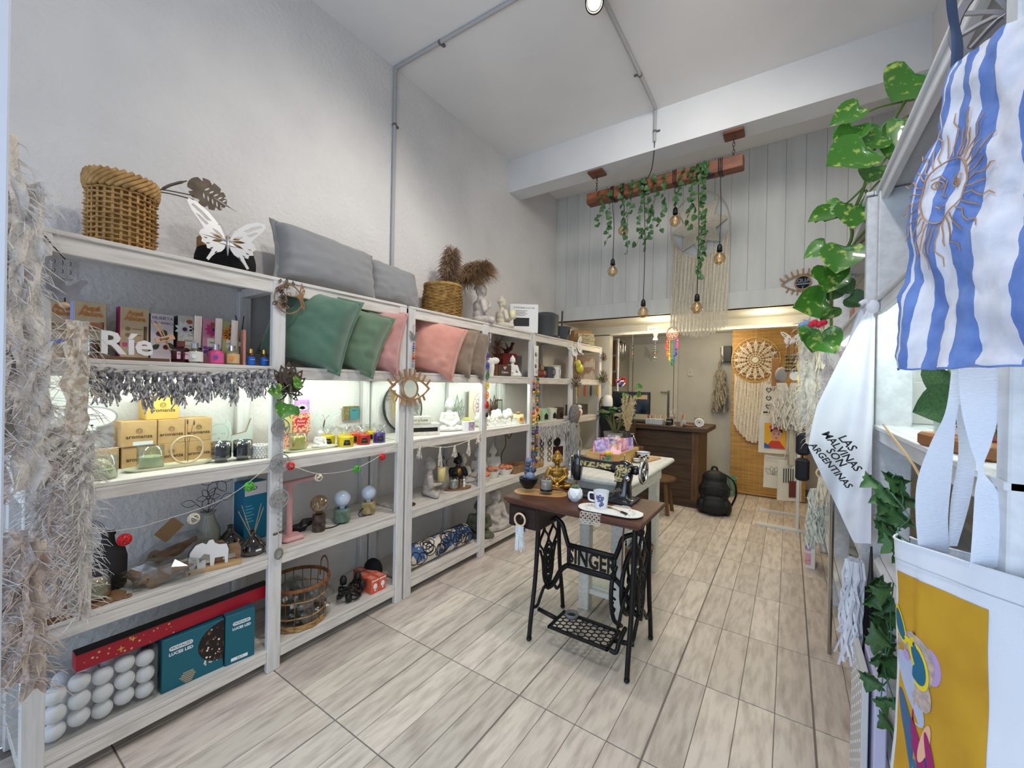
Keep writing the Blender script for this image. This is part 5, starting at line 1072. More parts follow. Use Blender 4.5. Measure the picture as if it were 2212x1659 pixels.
# eye shaped mirror
EYEW = mat('eye_wood',(168,130,90),.55,col2=(150,114,76),ns=20)
def eye_mirror(label,loc,w,rz,rx=0,glassm=None):
    t = thing('eye_mirror',label,'mirror',loc,0); t.rotation_euler = (RZ(rz) @ RX(rx)).to_euler(); n = 20; hh = w * .235
    def lens(k,e): return [(w / 2 * k * (2 * i / n - 1),e * sin(pi * i / n) ** .9) for i in range(n + 1)] + [(w / 2 * k * (1 - 2 * i / n),-e * sin(pi * i / n) ** .9) for i in range(1,n)]
    obj('lid_frame',cutmesh('lid_frame',[lens(1,hh),lens(.90,hh * .86)],.008),EYEW,t)
    obj('iris_ring',cutmesh('iris_ring',[circ(0,0,w * .195,36),circ(0,0,w * .165,36)],.010),EYEW,t); B(RX(90)).lathe([(0,-.002),(w * .17,-.002),(w * .17,.002),(0,.002)],36).part('mirror_glass',MIR,t)
    for k in range(9):
        f = -.82 + 1.64 * k / 8; x = f * w / 2; z = hh * sin(pi * (f + 1) / 2) ** .9; a = pi / 2 - f * .95; B().box(0,w * .15,-.004,.004,-.006 * w / .33,.006 * w / .33,T(x,0,z - .004) @ RY(-math.degrees(a))).part('lash',EYEW,t)
    for k in range(7):
        f = -.62 + 1.24 * k / 6; x = f * w / 2; z = -hh * sin(pi * (f + 1) / 2) ** .9; a = -(pi / 2 - f * .8); B().box(0,w * .11,-.004,.004,-.006 * w / .33,.006 * w / .33,T(x,0,z + .004) @ RY(-math.degrees(a))).part('lash',EYEW,t)
    return t
eye_mirror('wooden eye shaped mirror with lashes on the double post',(-1.995,1.80,1.352),.34,90,-3)
def beadstring(label,loc,top,items,name='bead_hanger',group=None):
    t = thing(name,label,'ornament',loc,90,group); B().tube([(0,0,top),(0,0,items[-1][0])],.0012,4).part('string',SILV,t)
    for z,r,m in items: B().ball((0,-.003,z),r,8).part('bead',m,t,True)
    return t
BC = {k: mat('bead_' + k,c,.2,coat=.4) for k,c in dict(blue=(30,60,170),red=(190,30,26),orange=(226,120,30),yellow=(232,196,30),green=(20,110,70),violet=(90,40,130),dark=(40,22,30),amber=(190,130,30)).items()}
t = beadstring('grey butterfly with chakra beads hanging on the eye post',(-2.012,1.835,1.66),.10,[(-.02,.006,BC['violet']),(-.036,.006,BC['blue']),(-.05,.007,BC['blue']),(-.066,.006,BC['green']),(-.082,.007,BC['amber']),(-.098,.008,BC['orange']),(-.115,.009,BC['red']),(-.135,.007,CRY),(-.16,.013,CRY)])
obj('butterfly',cutmesh('butterfly',butterfly_loops(.075),.003),mat('old_silver'),t,(0,-.004,.025)); B().tube([(.006 * cos(a),-.002,.10 + .006 * sin(a)) for a in [2 * pi * i / 10 for i in range(10)]],.0015,4,True).part('ring',SILV,t)
t = beadstring('white butterfly over a chain of chakra discs on the third post',(-2.008,2.615,1.70),.05,[(-.06,.006,SILV),(-.66,.006,SILV)],'chakra_chain')
me = cutmesh('butterfly',butterfly_loops(.13),.003); obj('butterfly',me,WHITEP,t,(.02,-.01,.05),(0,15,40))
for k,nm in enumerate(('violet','blue','green','yellow','orange','red','dark')):
    z = -.09 - .078 * k
    if k < 5: obj('chakra_ring',cutmesh('chakra_ring',[circ(0,z,.022,20,.03),circ(0,z,.015,16,.022),circ(0,z,.010,14,.014),circ(0,z,.004,8)],.003),BC[nm],t,(0,-.004,0));
    else: B().ball((0,-.005,z),(.022,.01,.034) if k == 5 else (.016,.01,.022),12).part('stone',BC[nm],t,True)
# bells and bead strings on the fourth post
for j,(y,lb) in enumerate(((3.335,'long string of coloured bells and beads on the lit end post, left one'),(3.40,'long string of coloured bells and beads on the lit end post, right one'))):
    g = random.Random(70 + j); ks = list(BC); it = []; z = .0
    while z > -.82: it.append((z,g.choice((.007,.012,.016,.009)),BC[ks[int(g.random() * 8)]])); z -= g.uniform(.018,.034)
    t = beadstring(lb,(-2.004 + .004 * j,y,1.44),.10,it,'bell_string','strings of coloured bells')
    for k in range(3): B().lathe([(0,.012),(.012,.008),(.018,-.012),(.014,-.012)],10,(0,-.006,-.12 - .27 * k)).part('bell',mat('brass',(206,166,70),.3,.9),t,True)
t = thing('white_ornament_strip','white and black painted strip with swirls hanging on the end post','ornament',(-2.008,3.375,1.49),90); B().bbox(-.038,.038,-.004,.004,-.02,.27,.003).part('strip',WHITEP,t)
for k in range(5): obj('swirl',cutmesh('swirl',[circ(0,.02 + .055 * k,.022,16),circ(.003,.022 + .055 * k,.015,14),circ(0,.02 + .055 * k,.009,10)],.001),BLKP if k % 2 else SILV,t,(.008 * (-1) ** k,-.0045,0))
# grey wool owl hanging and fringe in the far unit
t = thing('wool_owl','grey yarn wall hanging with a wooden ring on the far post','wall hanging',(-1.998,4.18,1.06),90); b = B().ball((0,-.02,0),(.10,.05,.12),14); b.part('ball_head',mat('grey_wool',(140,134,128),.95,col2=(110,104,100),ns=60,bump=.004,bs=90),t,True); b = B(); g = random.Random(31); strands(b,[(g.uniform(-.07,.07),g.uniform(-.05,.02),-.08) for _ in range(150)],.62,1,.06,.006,g,5,.014); o = b.part('yarn_skirt',mat('pale_grey_wool',(206,202,198),.95,col2=(180,176,172),ns=60),t); stuff(o); B().lathe([(0,0),(.03,-.01),(.028,-.03),(0,-.04)],12,(0,-.03,-.10)).part('wooden_knot',MDF,t,True)
t = thing('yarn_fringe','pale knotted yarn fringe under the far lower shelf','garland',(-2.0,0,0)); tp = [tassel_mesh('tassel',.14,9,.02,.004,60 + k,.012) for k in range(2)]
for m_ in tp: m_.materials.append(mat('pale_grey_wool'))
fringe(t,3.45,4.10,.985,1.0,.02,17,tp,mat('pale_grey_wool'),1.0)
# ---------------------------------------------------------------- big shaggy hangings at the entrance end
def shaggy(label,loc,strips,m,seed,rz=90,top=None,name='macrame_hanging'):
    """strips: (x, y, z_top, z_bottom, width, ruffle): torn wool and lace bands with frayed edges"""
    t = thing(name,label,'wall hanging',loc,rz); g = random.Random(seed)
    for i,(x,y,z1,z0,w,rf,mm) in enumerate(strips):
        sd = g.random() * 90; nv = max(14,int((z1 - z0) / .03)); nu = 8
        def f(u,v,sd=sd,x=x,y=y,z1=z1,z0=z0,w=w,rf=rf):
            z = z1 + (z0 - z1) * v; wob = .012 * nz(v * 7 + sd,1); ww = w * (.75 + .35 * nz(v * 5 + sd,7)) ; X = (u - .5) * ww
            return (x + X + wob,y + rf * sin(u * 9 + v * 23 + sd) * .5 + rf * nz(u * 3 + sd,v * 14) - .006 * abs(u - .5),z + .006 * nz(u * 9,v * 9 + sd))
        B().grid(f,nu,nv).part('strip',mm or m,t,True)
        b = B(); n = int((z1 - z0) * 260)
        for k in range(n):
            v = g.random(); s_ = g.choice((0,1)) if g.random() < .6 else g.random(); p = Vector(f(s_,v)); dx = (s_ - .5) * .05 + g.uniform(-.012,.012); q = p + Vector((dx,g.uniform(-.028,.006),g.uniform(-.035,.006))); e = q + Vector((dx * .5,g.uniform(-.01,.01),-g.uniform(.008,.03))); b.tube([p,q,e],[.0013,.0011,.0005],3,caps=False)
        stuff(b.part('frayed_edge',mm or m,t,fix=False))
    return t
FUR = mat('shaggy_cream',(234,227,218),.95,col2=(208,198,188),ns=26,ramp=(.35,.75),bump=.005,bs=70,sheen=.4); LACE = mat('white_lace',(232,230,230),.9,col2=(196,192,192),ns=120,ramp=(.45,.6),bump=.002,bs=130); LACEP = mat('pinkish_lace',(216,204,200),.9,col2=(186,170,164),ns=130,ramp=(.45,.6),bump=.002,bs=130)
shaggy('very shaggy cream wool hanging at the left edge of the picture',(-1.90,.125,0),[(-.06,.02,2.12,1.20,.16,.03,None),(.02,0,2.10,1.16,.13,.035,None),(.075,.0,1.98,1.25,.09,.03,None),(-.02,-.02,1.62,1.02,.16,.03,LACEP),(.09,-.015,1.50,1.05,.09,.03,None),(-.09,-.02,1.35,.95,.12,.03,None)],FUR,41)
shaggy('tan lace hanging in front at the lower left edge',(-1.74,.135,0),[(-.03,0,1.0,.52,.10,.025,LACE),(.03,.0,.97,.55,.10,.03,LACEP),(.075,.01,.93,.50,.06,.03,mat('tan_fur',(226,210,196),.95,col2=(198,178,162),ns=30)),(-.05,.0,.60,.36,.09,.03,mat('tan_fur'))],LACE,42)
shaggy('cream fringed hanging with lace bands tied to the first post',(-1.955,.30,0),[(-.055,0,1.12,.72,.05,.012,LACE),(-.02,-.006,1.12,.62,.05,.012,LACEP),(.018,0,1.13,.60,.05,.014,None),(.045,-.006,1.17,.58,.045,.016,None),(.02,.01,1.58,1.16,.075,.02,mat('speckled_wool',(204,188,166),.95,col2=(238,230,218),ns=50,ramp=(.45,.55),bump=.004,bs=70)),(-.03,.006,1.24,1.08,.10,.03,None),(.035,-.01,1.2,1.04,.06,.03,None)],FUR,43)
# ================================================================ treadle sewing table
IRON = mat('cast_iron',(24,23,24),.45,.35,bump=.0008,bs=120); MAHO = mat('old_mahogany',(98,58,40),.45,col2=(62,36,26),ns=7,stretch=(1.3,9,9),ramp=(.3,.75),bump=.0006,bs=30)
OX,OY = -.937,2.115
t = thing('treadle_table','antique treadle sewing table with black cast iron legs and a dark wooden top','table',(OX,OY,0)); TM = T(-OX,-OY,0)
B(TM).bbox(-1.325,-.548,1.893,2.335,.738,.762,.005).part('top',MAHO,t); B(TM).bbox(-1.31,-.565,1.908,2.32,.724,.739,.003).part('moulding',MAHO,t)
B(TM).box(-.69,-.655,2.20,2.212,.7615,.7624).part('slot',BLKP,t); B(TM).lathe([(0,0),(.012,0),(.012,.0016),(0,.002)],14,(-.60,2.06,.7615)).part('screw_plate',STEEL,t)
dr = B(TM).bbox(-1.30,-1.105,1.915,2.31,.60,.724,.006).part('drawer',mat('dark_drawer',(44,26,22),.4,col2=(32,19,17),ns=8,stretch=(1,8,8)),t); B(TM).lathe([(0,0),(.02,.002),(.022,.01),(.012,.02),(0,.024)],16,m=T(-1.205,1.915,.665) @ RX(90)).part('knob',mat('dark_knob',(30,18,16),.4),dr,True); B(TM).bbox(-1.285,-1.12,1.911,1.917,.612,.712,.003).part('drawer_front',mat('dark_drawer'),dr)
for sx,x in ((-1,-1.15),(1,-.61)):
    def yz(y,z): return (x,OY + y,z)
    b = B(TM)
    for s_ in (-1,1):
        b.tube(cat([yz(s_ * .115,.735),yz(s_ * .122,.60),yz(s_ * .135,.42),yz(s_ * .155,.26),yz(s_ * .185,.12),yz(s_ * .20,.02)],6),[.0135] * 12 + [.0125] * 19,8); b.ball(yz(s_ * .20,.012),(.015,.018,.012),8)
        b.tube(cat([yz(s_ * .172,.17),yz(s_ * .12,.155),yz(s_ * .085,.19),yz(s_ * .05,.225),yz(0,.235)],5),.0095,6)
    b.tube([yz(-.125,.70),yz(.125,.70)],.012,6); b.part('side_legs',IRON,t,True)
    b = B(TM)   # interlaced waves between the legs
    for j,yc in enumerate((-.078,-.026,.026,.078)):
        b.tube([yz(yc + .026 * (-1) ** j * cos(k * pi / 5),.715 - .0143 * k) for k in range(21)],.0072,6)
    b.part('lattice',IRON,t,True)
    for ry,rz_ in ((.058,.115),(.042,.09),(.02,.04)): B(TM).tube([yz(ry * cos(q),.345 + rz_ * sin(q)) for q in [2 * pi * i / 28 for i in range(28)]],.0075,6,True).part('medallion_ring',IRON,t,True)
    b = B(TM)
    for k in range(5): b.ball(yz(0,.27 + .037 * k),(.012,.014,.015),8)
    for s_ in (-1,1): b.tube(cat([yz(s_ * .03,.28),yz(s_ * .012,.31),yz(s_ * .03,.345),yz(s_ * .012,.38),yz(s_ * .03,.41)],4),.006,5)
    b.part('medallion_scroll',IRON,t,True); B(TM).tube(cat([yz(-.095,.455),yz(-.07,.40),yz(-.06,.345)],4),.008,6).tube(cat([yz(.095,.455),yz(.07,.40),yz(.06,.345)],4),.008,6).part('scroll_arm',IRON,t,True)
    B(TM).lathe([(0,-.012),(.024,-.01),(.026,.01),(0,.012)],14,m=T(x,OY,.225) @ RY(90)).part('pivot',IRON,t,True)
# brace with the name plate
br = B(TM)
for z,zb in ((.487,0),(.372,0)): br.bbox(-1.025,-.745,OY - .008,OY + .008,z - .014,z + .014,.003)
for x in (-1.018,-.752): br.bbox(x - .010,x + .010,OY - .008,OY + .008,.37,.49,.003)
for s_,x0,x1 in ((-1,-1.02,-1.14),(1,-.75,-.62)):
    br.tube(cat([(x0,OY,.48),(x0 + s_ * .02,OY,.535),(x0 + s_ * .045,OY,.60),(x1 - s_ * .02,OY,.635),(x1,OY,.65)],6),.013,8); br.tube(cat([(x0,OY,.375),(x0 + s_ * .045,OY,.335),(x0 + s_ * .09,OY,.25),(x1,OY,.215)],6),.014,8); br.ball((x1,OY,.65),.024,10)
br.tube(cat([(-1.02,OY,.372),(-.95,OY,.368),(-.885,OY,.366),(-.82,OY,.368),(-.75,OY,.372)],4),.013,6)
br = br.part('brace',IRON,t,True); obj('lettering',textmesh('lettering','SINGER',.098,.012,SCL(.86,1,1.24),offset=.0012,sp=1.0),IRON,br,(-.885 - OX,0,.43))
# treadle plate: honeycomb casting
pl = B(TM).bbox(-1.04,-.705,1.915,1.932,.105,.12,.003).bbox(-1.04,-.705,2.088,2.105,.105,.12,.003).bbox(-1.04,-1.025,1.915,2.105,.105,.12,.003).bbox(-.72,-.705,1.915,2.105,.105,.12,.003).part('treadle_plate',IRON,t)
b = B(TM); R_ = .0205
for i in range(11):
    for j in range(6):
        cx = -1.015 + i * .0305; cy = 1.94 + j * .0355 + (.0178 if i % 2 else 0)
        if cy > 2.095: continue
        pts = [(min(-.708,max(-1.037,cx + R_ * cos(k * pi / 3))),min(2.10,max(1.92,cy + R_ * sin(k * pi / 3))),.1145) for k in range(7)]
        for k in range(3): b.tube([pts[k],pts[k + 1]],.0036,4)
        for k in range(3,6): b.tube([pts[k],pts[k + 1]],.0036,4)
b.part('honeycomb',IRON,pl); B(TM).tube([(-1.15,2.01,.13),(-1.03,2.01,.113)],.012,8).part('treadle_axle',IRON,t,True); B(TM).tube([(-.61,2.01,.13),(-.71,2.01,.113)],.012,8).part('treadle_axle',IRON,t,True); B(TM).tube(cat([(-.70,1.93,.112),(-.67,1.93,.112),(-.66,1.95,.16),(-.655,2.02,.19)],5),.011,8).part('treadle_crank',IRON,t,True)
# drive wheel and its guard
b = B(TM).tube([(-.675,2.17 + .165 * cos(q),.365 + .165 * sin(q)) for q in [2 * pi * i / 40 for i in range(40)]],.011,8,True).tube([(-.675,2.17 + .15 * cos(q),.365 + .15 * sin(q)) for q in [2 * pi * i / 40 for i in range(40)]],.007,6,True)
for k in range(6): q = k * pi / 3; b.tube(cat([(-.675,2.17,.365),(-.675,2.17 + .08 * cos(q + .3),.365 + .08 * sin(q + .3)),(-.675,2.17 + .16 * cos(q),.365 + .16 * sin(q))],3),.008,6)
b.lathe([(0,-.02),(.026,-.02),(.026,.02),(0,.02)],14,m=T(-.675,2.17,.365) @ RY(90)); b.part('drive_wheel',IRON,t,True)
b = B(TM).tube(cat([(-.705,2.01,.49),(-.71,1.97,.43),(-.71,1.96,.33),(-.705,1.99,.23),(-.69,2.06,.17)],6),.011,8)
for k in range(5): b.tube(cat([(-.705,1.985 - .02 * sin(k),.47 - .05 * k),(-.715,1.95 + .01 * k,.455 - .05 * k),(-.70,1.99,.43 - .05 * k)],3),.006,5)
b.part('belt_guard',IRON,t,True); B(TM).tube(cat([(-.68,1.98,.20),(-.66,2.0,.33),(-.675,2.15,.37)],5),.009,6).part('pitman_rod',IRON,t,True)
o = B(TM).tube(cat([(-.675,2.005,.365),(-.69,2.06,.60),(-.70,2.12,.74)],4),.004,5).part('belt',mat('leather_belt',(92,64,44),.7),t)
t = thing('iron_ring_bowl','small grey round dish resting on the treadle plate','dish',(-0.9664,2.058,0.12)); B().lathe([(0,0),(.028,.0),(.036,.012),(.036,.026),(.030,.026),(.026,.006),(0,.005)],20).part('dish',mat('grey_ceramic',(112,114,116),.6),t,True); B().ball((0,0,.012),(.022,.022,.008),10).part('contents',BLKP,t,True)
t = thing('macrame_ring','wooden ring with a white macrame tassel hanging on the drawer knob','ornament',(-1.205,1.885,.655))
B().tube([(.033 * cos(q),0,.033 * sin(q)) for q in [2 * pi * i / 28 for i in range(28)]],.0055,8,True).part('ring',mat('pale_hoop'),t,True); b = B(); g = random.Random(17); strands(b,[(-.022 + .0029 * k,g.uniform(-.004,.004),-.03) for k in range(16)],.135,3,.010,.0017,g,4,.002)
for k in range(5):
    for j in range(6): b.tube([(-.024 + .009 * j,-.005,-.034 - .012 * k),(-.0195 + .009 * j,-.007,-.040 - .012 * k),(-.015 + .009 * j,-.005,-.034 - .012 * k)],.002,4)
stuff(b.part('tassel',mat('white_cord',(228,232,236),.9),t))
# ---------------------------------------------------------------- sewing machine
BLAQ = mat('black_lacquer_gloss',(16,17,22),.18,coat=.7); GDEC = mat('gold_decal',(196,176,120),.4,.6,col2=(60,54,44),ns=90,ramp=(.48,.56)); CHR = mat('chrome',(214,214,216),.12,1)
t = thing('sewing_machine','vintage black sewing machine with gold decals and chrome handwheel','sewing machine',(-.862,2.215,.762))
def loft(b,secs,n=16,e=3.2):
    """secs: (centre, half width along u, half height along v, u axis, v axis)"""
    vs = []; fs = []
    for c,hu,hv,u,v in secs:
        c,u,v = Vector(c),Vector(u),Vector(v)
        for i in range(n):
            q = 2 * pi * i / n; a,s_ = cos(q),sin(q); vs.append(c + u * hu * abs(a) ** (2 / e) * (1 if a >= 0 else -1) + v * hv * abs(s_) ** (2 / e) * (1 if s_ >= 0 else -1))
    for k in range(len(secs) - 1): fs += [(k * n + i,k * n + (i + 1) % n,k * n + n + (i + 1) % n,k * n + n + i) for i in range(n)]
    fs += [tuple(range(n - 1,-1,-1)),tuple(range((len(secs) - 1) * n,len(secs) * n))]; b.add(vs,fs); return b
X_,Y_,Z_ = (1,0,0),(0,1,0),(0,0,1)
B().bbox(-.185,.185,-.085,.085,0,.014,.004).part('bed',mat('blued_bed',(46,50,60),.25,.3),t); B().bbox(-.175,-.06,-.075,.03,.0145,.017,.001).part('slide_plate',CHR,t)
smooth(loft(B(),[((.105,0,.012),.075,.055,X_,Y_),((.11,0,.03),.05,.042,X_,Y_),((.118,0,.09),.038,.034,X_,Y_),((.125,0,.14),.042,.034,X_,Y_),((.125,0,.19),.045,.036,X_,Y_),((.122,0,.215),.034,.03,X_,Y_),((.12,0,.224),.015,.016,X_,Y_)]).part('pillar',BLAQ,t),50)
smooth(loft(B(),[((.15,0,.178),.034,.040,Y_,Z_),((.10,0,.180),.033,.038,Y_,Z_),((.04,0,.182),.029,.028,Y_,Z_),((-.06,0,.186),.027,.025,Y_,Z_),((-.125,0,.190),.028,.030,Y_,Z_),((-.15,0,.19),.026,.03,Y_,Z_)]).part('arm',BLAQ,t),50)
hd = smooth(loft(B(),[((-.155,0,.225),.022,.022,X_,Y_),((-.156,0,.215),.030,.030,X_,Y_),((-.158,0,.17),.031,.031,X_,Y_),((-.160,0,.11),.026,.026,X_,Y_),((-.16,0,.078),.018,.020,X_,Y_)]).part('head',BLAQ,t),50)
B().bbox(-.1935,-.1895,-.022,.022,.085,.215,.001).part('face_plate',CHR,hd); B().cyl((-.165,0,.08),(-.165,0,.035),.004,n=8).part('needle_bar',CHR,hd); B().cyl((-.175,0,.08),(-.175,0,.025),.0035,n=8).bbox(-.183,-.167,-.012,.006,.018,.024,.002).part('presser_foot',CHR,hd); B().cyl((-.155,0,.22),(-.155,0,.25),.004,n=8).part('presser_knob',CHR,hd)
B().box(-.13,.06,-.0302,-.0290,.170,.200,T(0,.001,0)).part('gold_band',GDEC,t); B().prism(circ(.105,.145,.03,20,.034),-.0362,-.034).part('gold_medallion',GDEC,t); B().prism(circ(.125,.185,.045,20,.022),-.0385,-.036).part('gold_scroll',GDEC,t)
B(T(.17,0,.178) @ RY(90)).lathe([(0,0),(.024,0),(.026,.02),(.014,.035)],18).part('hub',BLAQ,t,True)
w = B().tube([(.225,.062 * cos(q),.178 + .062 * sin(q)) for q in [2 * pi * i / 40 for i in range(40)]],.0085,10,True).part('handwheel',CHR,t,True)
b = B(T(.198,0,.178) @ RY(90)).lathe([(0,0),(.018,0),(.018,.03),(.012,.036),(0,.036)],18).part('wheel_knob',CHR,w,True)
for k in range(5): q = 2 * pi * k / 5; B().tube([(.215,.014 * cos(q),.178 + .014 * sin(q)),(.224,.060 * cos(q),.178 + .060 * sin(q))],[.011,.009],8).part('spoke',BLAQ,w,True)
B(T(.150,-.036,.135) @ RX(90)).lathe([(0,0),(.014,0),(.014,.006),(.011,.008),(.006,.008),(.006,.012),(0,.012)],18).part('stitch_dial',CHR,t,True); B(T(.085,-.034,.115) @ RX(90)).lathe([(0,0),(.006,0),(.006,.006),(0,.008)],12).part('screw',CHR,t,True); B().prism(circ(.105,.06,.018,18),-.0375,-.036).part('badge',mat('dull_brass',(120,110,84),.5,.6),t)
B().cyl((-.02,0,.21),(-.02,0,.245),.0025,n=6).part('spool_pin',CHR,t); B().cyl((.12,0,.22),(.12,0,.25),.0025,n=6).part('spool_pin',CHR,t); B().bbox(-.205,-.198,-.02,.025,.16,.166,.002).part('thread_guide',WHITEP,t)
# ---------------------------------------------------------------- things on the sewing table
BAMB = mat('bamboo',(204,164,106),.45,col2=(178,132,76),ns=10,stretch=(1,10,10),ramp=(.35,.7))
t = thing('bamboo_board','oval bamboo serving board under the fountain and candle','board',(-1.195,2.09,.7622),20)
def stad(L,D,n=24): r = D / 2; return [((L / 2 - r) * (1 if cos(q) >= 0 else -1) + r * cos(q),r * sin(q)) for q in [2 * pi * (i + .5) / n for i in range(n)]]
o_ = stad(.315,.15); B(RX(90)).prism([(x,z) for x,z in o_],-.018,0).part('slab',BAMB,t)
for k in range(3): B().tube([(x * (.88 - .10 * k) + .008 * k,y * (.8 - .17 * k),.018) for x,y in o_],.0012,4,True).part('groove',MDF,t)
t = thing('table_fountain','black bowl fountain with stacked dark grey stones on the bamboo board','fountain',(-1.272,2.075,.7805))
smooth(B().lathe([(0,0),(.03,0),(.034,.006),(.052,.035),(.056,.06),(.052,.062),(.048,.055),(0,.054)],28).part('bowl',mat('black_bowl',(18,18,20),.35),t)); PEB = mat('blue_grey_pebble',(78,86,104),.35,col2=(46,50,64),ns=12,ramp=(.4,.7)); PEBL = mat('pale_pebble',(132,146,168),.35,col2=(90,102,124),ns=12)
for x,y,z,r,m in ((-.022,0,.062,(.018,.014,.010),PEBL),(.018,-.008,.075,(.030,.022,.024),PEBL),(-.012,.0,.090,(.016,.014,.016),PEB),(-.008,0,.115,(.022,.018,.014),PEB),(-.004,0,.138,(.020,.017,.014),PEB),(.0,0,.162,(.022,.018,.016),PEBL),(.03,.006,.112,(.018,.016,.022),PEB),(.018,-.004,.10,(.012,.012,.018),PEB)): B().ball((x,y,z),r,12).part('pebble',m,t,True)
t = jar('white candle in clear glass with red lettering and dried petals',(-1.155,2.085,.7805),.036,.082,mat('milky_wax',(226,224,216),.5),.066,wick=False,name='scented_candle',rz=20); text('VELA',.014,mat('red_print',(170,50,46),.6),t,(0,-.0366,.034)); B().ball((0,0,.066),(.028,.028,.006),12).part('dried_petals',mat('rust_petals',(130,80,62),.9,col2=(90,50,40),ns=90),t); B().lathe([(0,.0),(.037,.0),(.037,.012),(0,.012)],20).part('dark_foot',BLKP,t)
buddha('gold buddha statue sitting behind the candle on the sewing table',(-1.17,2.245,.762),.235,GOLD,28,'lap','bun',hair=GOLD,vox=.0035)
t = thing('succulent_pot','small faceted white pot with a green succulent','plant',(-.957,2.055,.762)); FAC = mat('matt_white_pot',(232,234,238),.5)
vs = []; fs = []; n = 7; pr = ((.022,0),(.040,.022),(.043,.042),(.036,.062),(.026,.072))
for k,(r,z) in enumerate(pr): vs += [(r * cos(2 * pi * (i + .5 * (k % 2)) / n),r * sin(2 * pi * (i + .5 * (k % 2)) / n),z) for i in range(n)]
for k in range(4):
    for i in range(n):
        a,b_,c,d_ = k * n + i,k * n + (i + 1) % n,(k + 1) * n + i,(k + 1) * n + (i + 1) % n
        fs += [(a,b_,c),(b_,d_,c)] if k % 2 == 0 else [(a,b_,d_),(a,d_,c)]
    if k % 2 == 0: pass
fs += [tuple(range(n - 1,-1,-1)),tuple(range(4 * n,5 * n))]; B().add(vs,fs).part('faceted_pot',FAC,t)
for k in range(14): a = k * 2.4; r = .006 + .013 * k / 14; B().ball((r * cos(a),r * sin(a),.078 + .006 * (1 - k / 14)),(.009,.009,.006),6).part('leaf',mat('succulent_green',(92,118,84),.6),t,True)
t = thing('oval_plate','white oval cutout plate with a dark edge, before the machine','plate',(-.735,1.985,.7655),4); o_ = stad(.325,.14,36); cu = [o_]
for s_ in (-1,1):
    for k in range(7): a = (0 if s_ > 0 else pi) + (k - 3) * .42; cu.append([(s_ * .075 + x,y) for x,y in petal(0,0,a,.022,.004,.036,5)])
obj('top_layer',cutmesh('top_layer',cu,.003,RX(-90)),WHITEP,t,(0,0,.006)); obj('dark_layer',cutmesh('dark_layer',[o_],.004,RX(-90)),BLKP,t,(0,0,.0022))
t = thing('floral_cup','white mug with blue flower print on the oval plate','cup',(-.785,1.995,.7732),10); smooth(B().lathe([(0,0),(.028,0),(.030,.004),(.040,.085),(.037,.085),(.028,.008),(0,.007)],28).part('cup',mat('white_porcelain',(236,238,244),.2,coat=.4),t)); B().tube(cat([(-.037,0,.07),(-.062,-.0,.068),(-.062,0,.035),(-.034,0,.028)],5),.0055,6).part('handle',mat('white_porcelain'),t,True); BLF = mat('blue_flower_print',(96,104,160),.4)
for k,(a,z) in enumerate(((-1.9,.06),(-1.55,.065),(-1.2,.055),(-1.35,.04),(-1.75,.045),(-1.2,.025),(-1.5,.02))):
    r = .030 + .010 * z / .085 + .0006
    for j in range(5): q = j * 1.26 + k; B().ball((r * cos(a + .13 * cos(q)),r * sin(a + .13 * cos(q)),z + .007 * sin(q)),(.0035,.0022,.0045),5).part('petal_print',BLF if (k + j) % 3 else mat('dark_blue_print',(50,54,92),.4),t)
t = thing('tea_spoon','gold and black tea spoon lying on the oval plate','spoon',(-.70,1.99,.774),-28); B().ball((-.05,0,.003),(.016,.010,.003),10).part('bowl',GOLD,t,True); B().tube([(-.036,0,.004),(.03,0,.004)],.002,5).part('handle',GOLD,t); B().bbox(.028,.07,-.007,.007,.001,.007,.002).part('grip',BLKP,t)
LACEC = mat('crochet_white',(228,218,206),.9)
def doily(label,loc,w,rz,hang=False):
    t = thing('crochet_doily',label,'doily',loc,rz,'white crochet doilies'); b = B(); n = 9
    def f(u,v):
        x,y = (u - .5) * w,(v - .5) * w
        return (x,y,.001 + .0015 * sin(u * 12 + v * 5)) if not hang else (x,max(y,-.0) if y > 0 else -.006 - .003 * sin(u * 9),.001 if y > 0 else y)
    for i in range(n + 1):
        b.tube([f(i / n,j / n) for j in range(n + 1)],.0012,3,caps=False); b.tube([f(j / n,i / n) for j in range(n + 1)],.0012,3,caps=False)
    for i in range(n):
        for j in range(n):
            if (i + j) % 2: b.tube([f((i + .5 + .3 * cos(q)) / n,(j + .5 + .3 * sin(q)) / n) for q in [0,1.57,3.14,4.71]],.0012,3,True)
    b.part('crochet',LACEC,t)
doily('crochet doily corner lying between the cup plate and the machine',(-.705,2.085,.7625),.085,30); doily('white crochet doily hanging over the front edge of the sewing table',(-.80,1.893,.7635),.10,8,True)
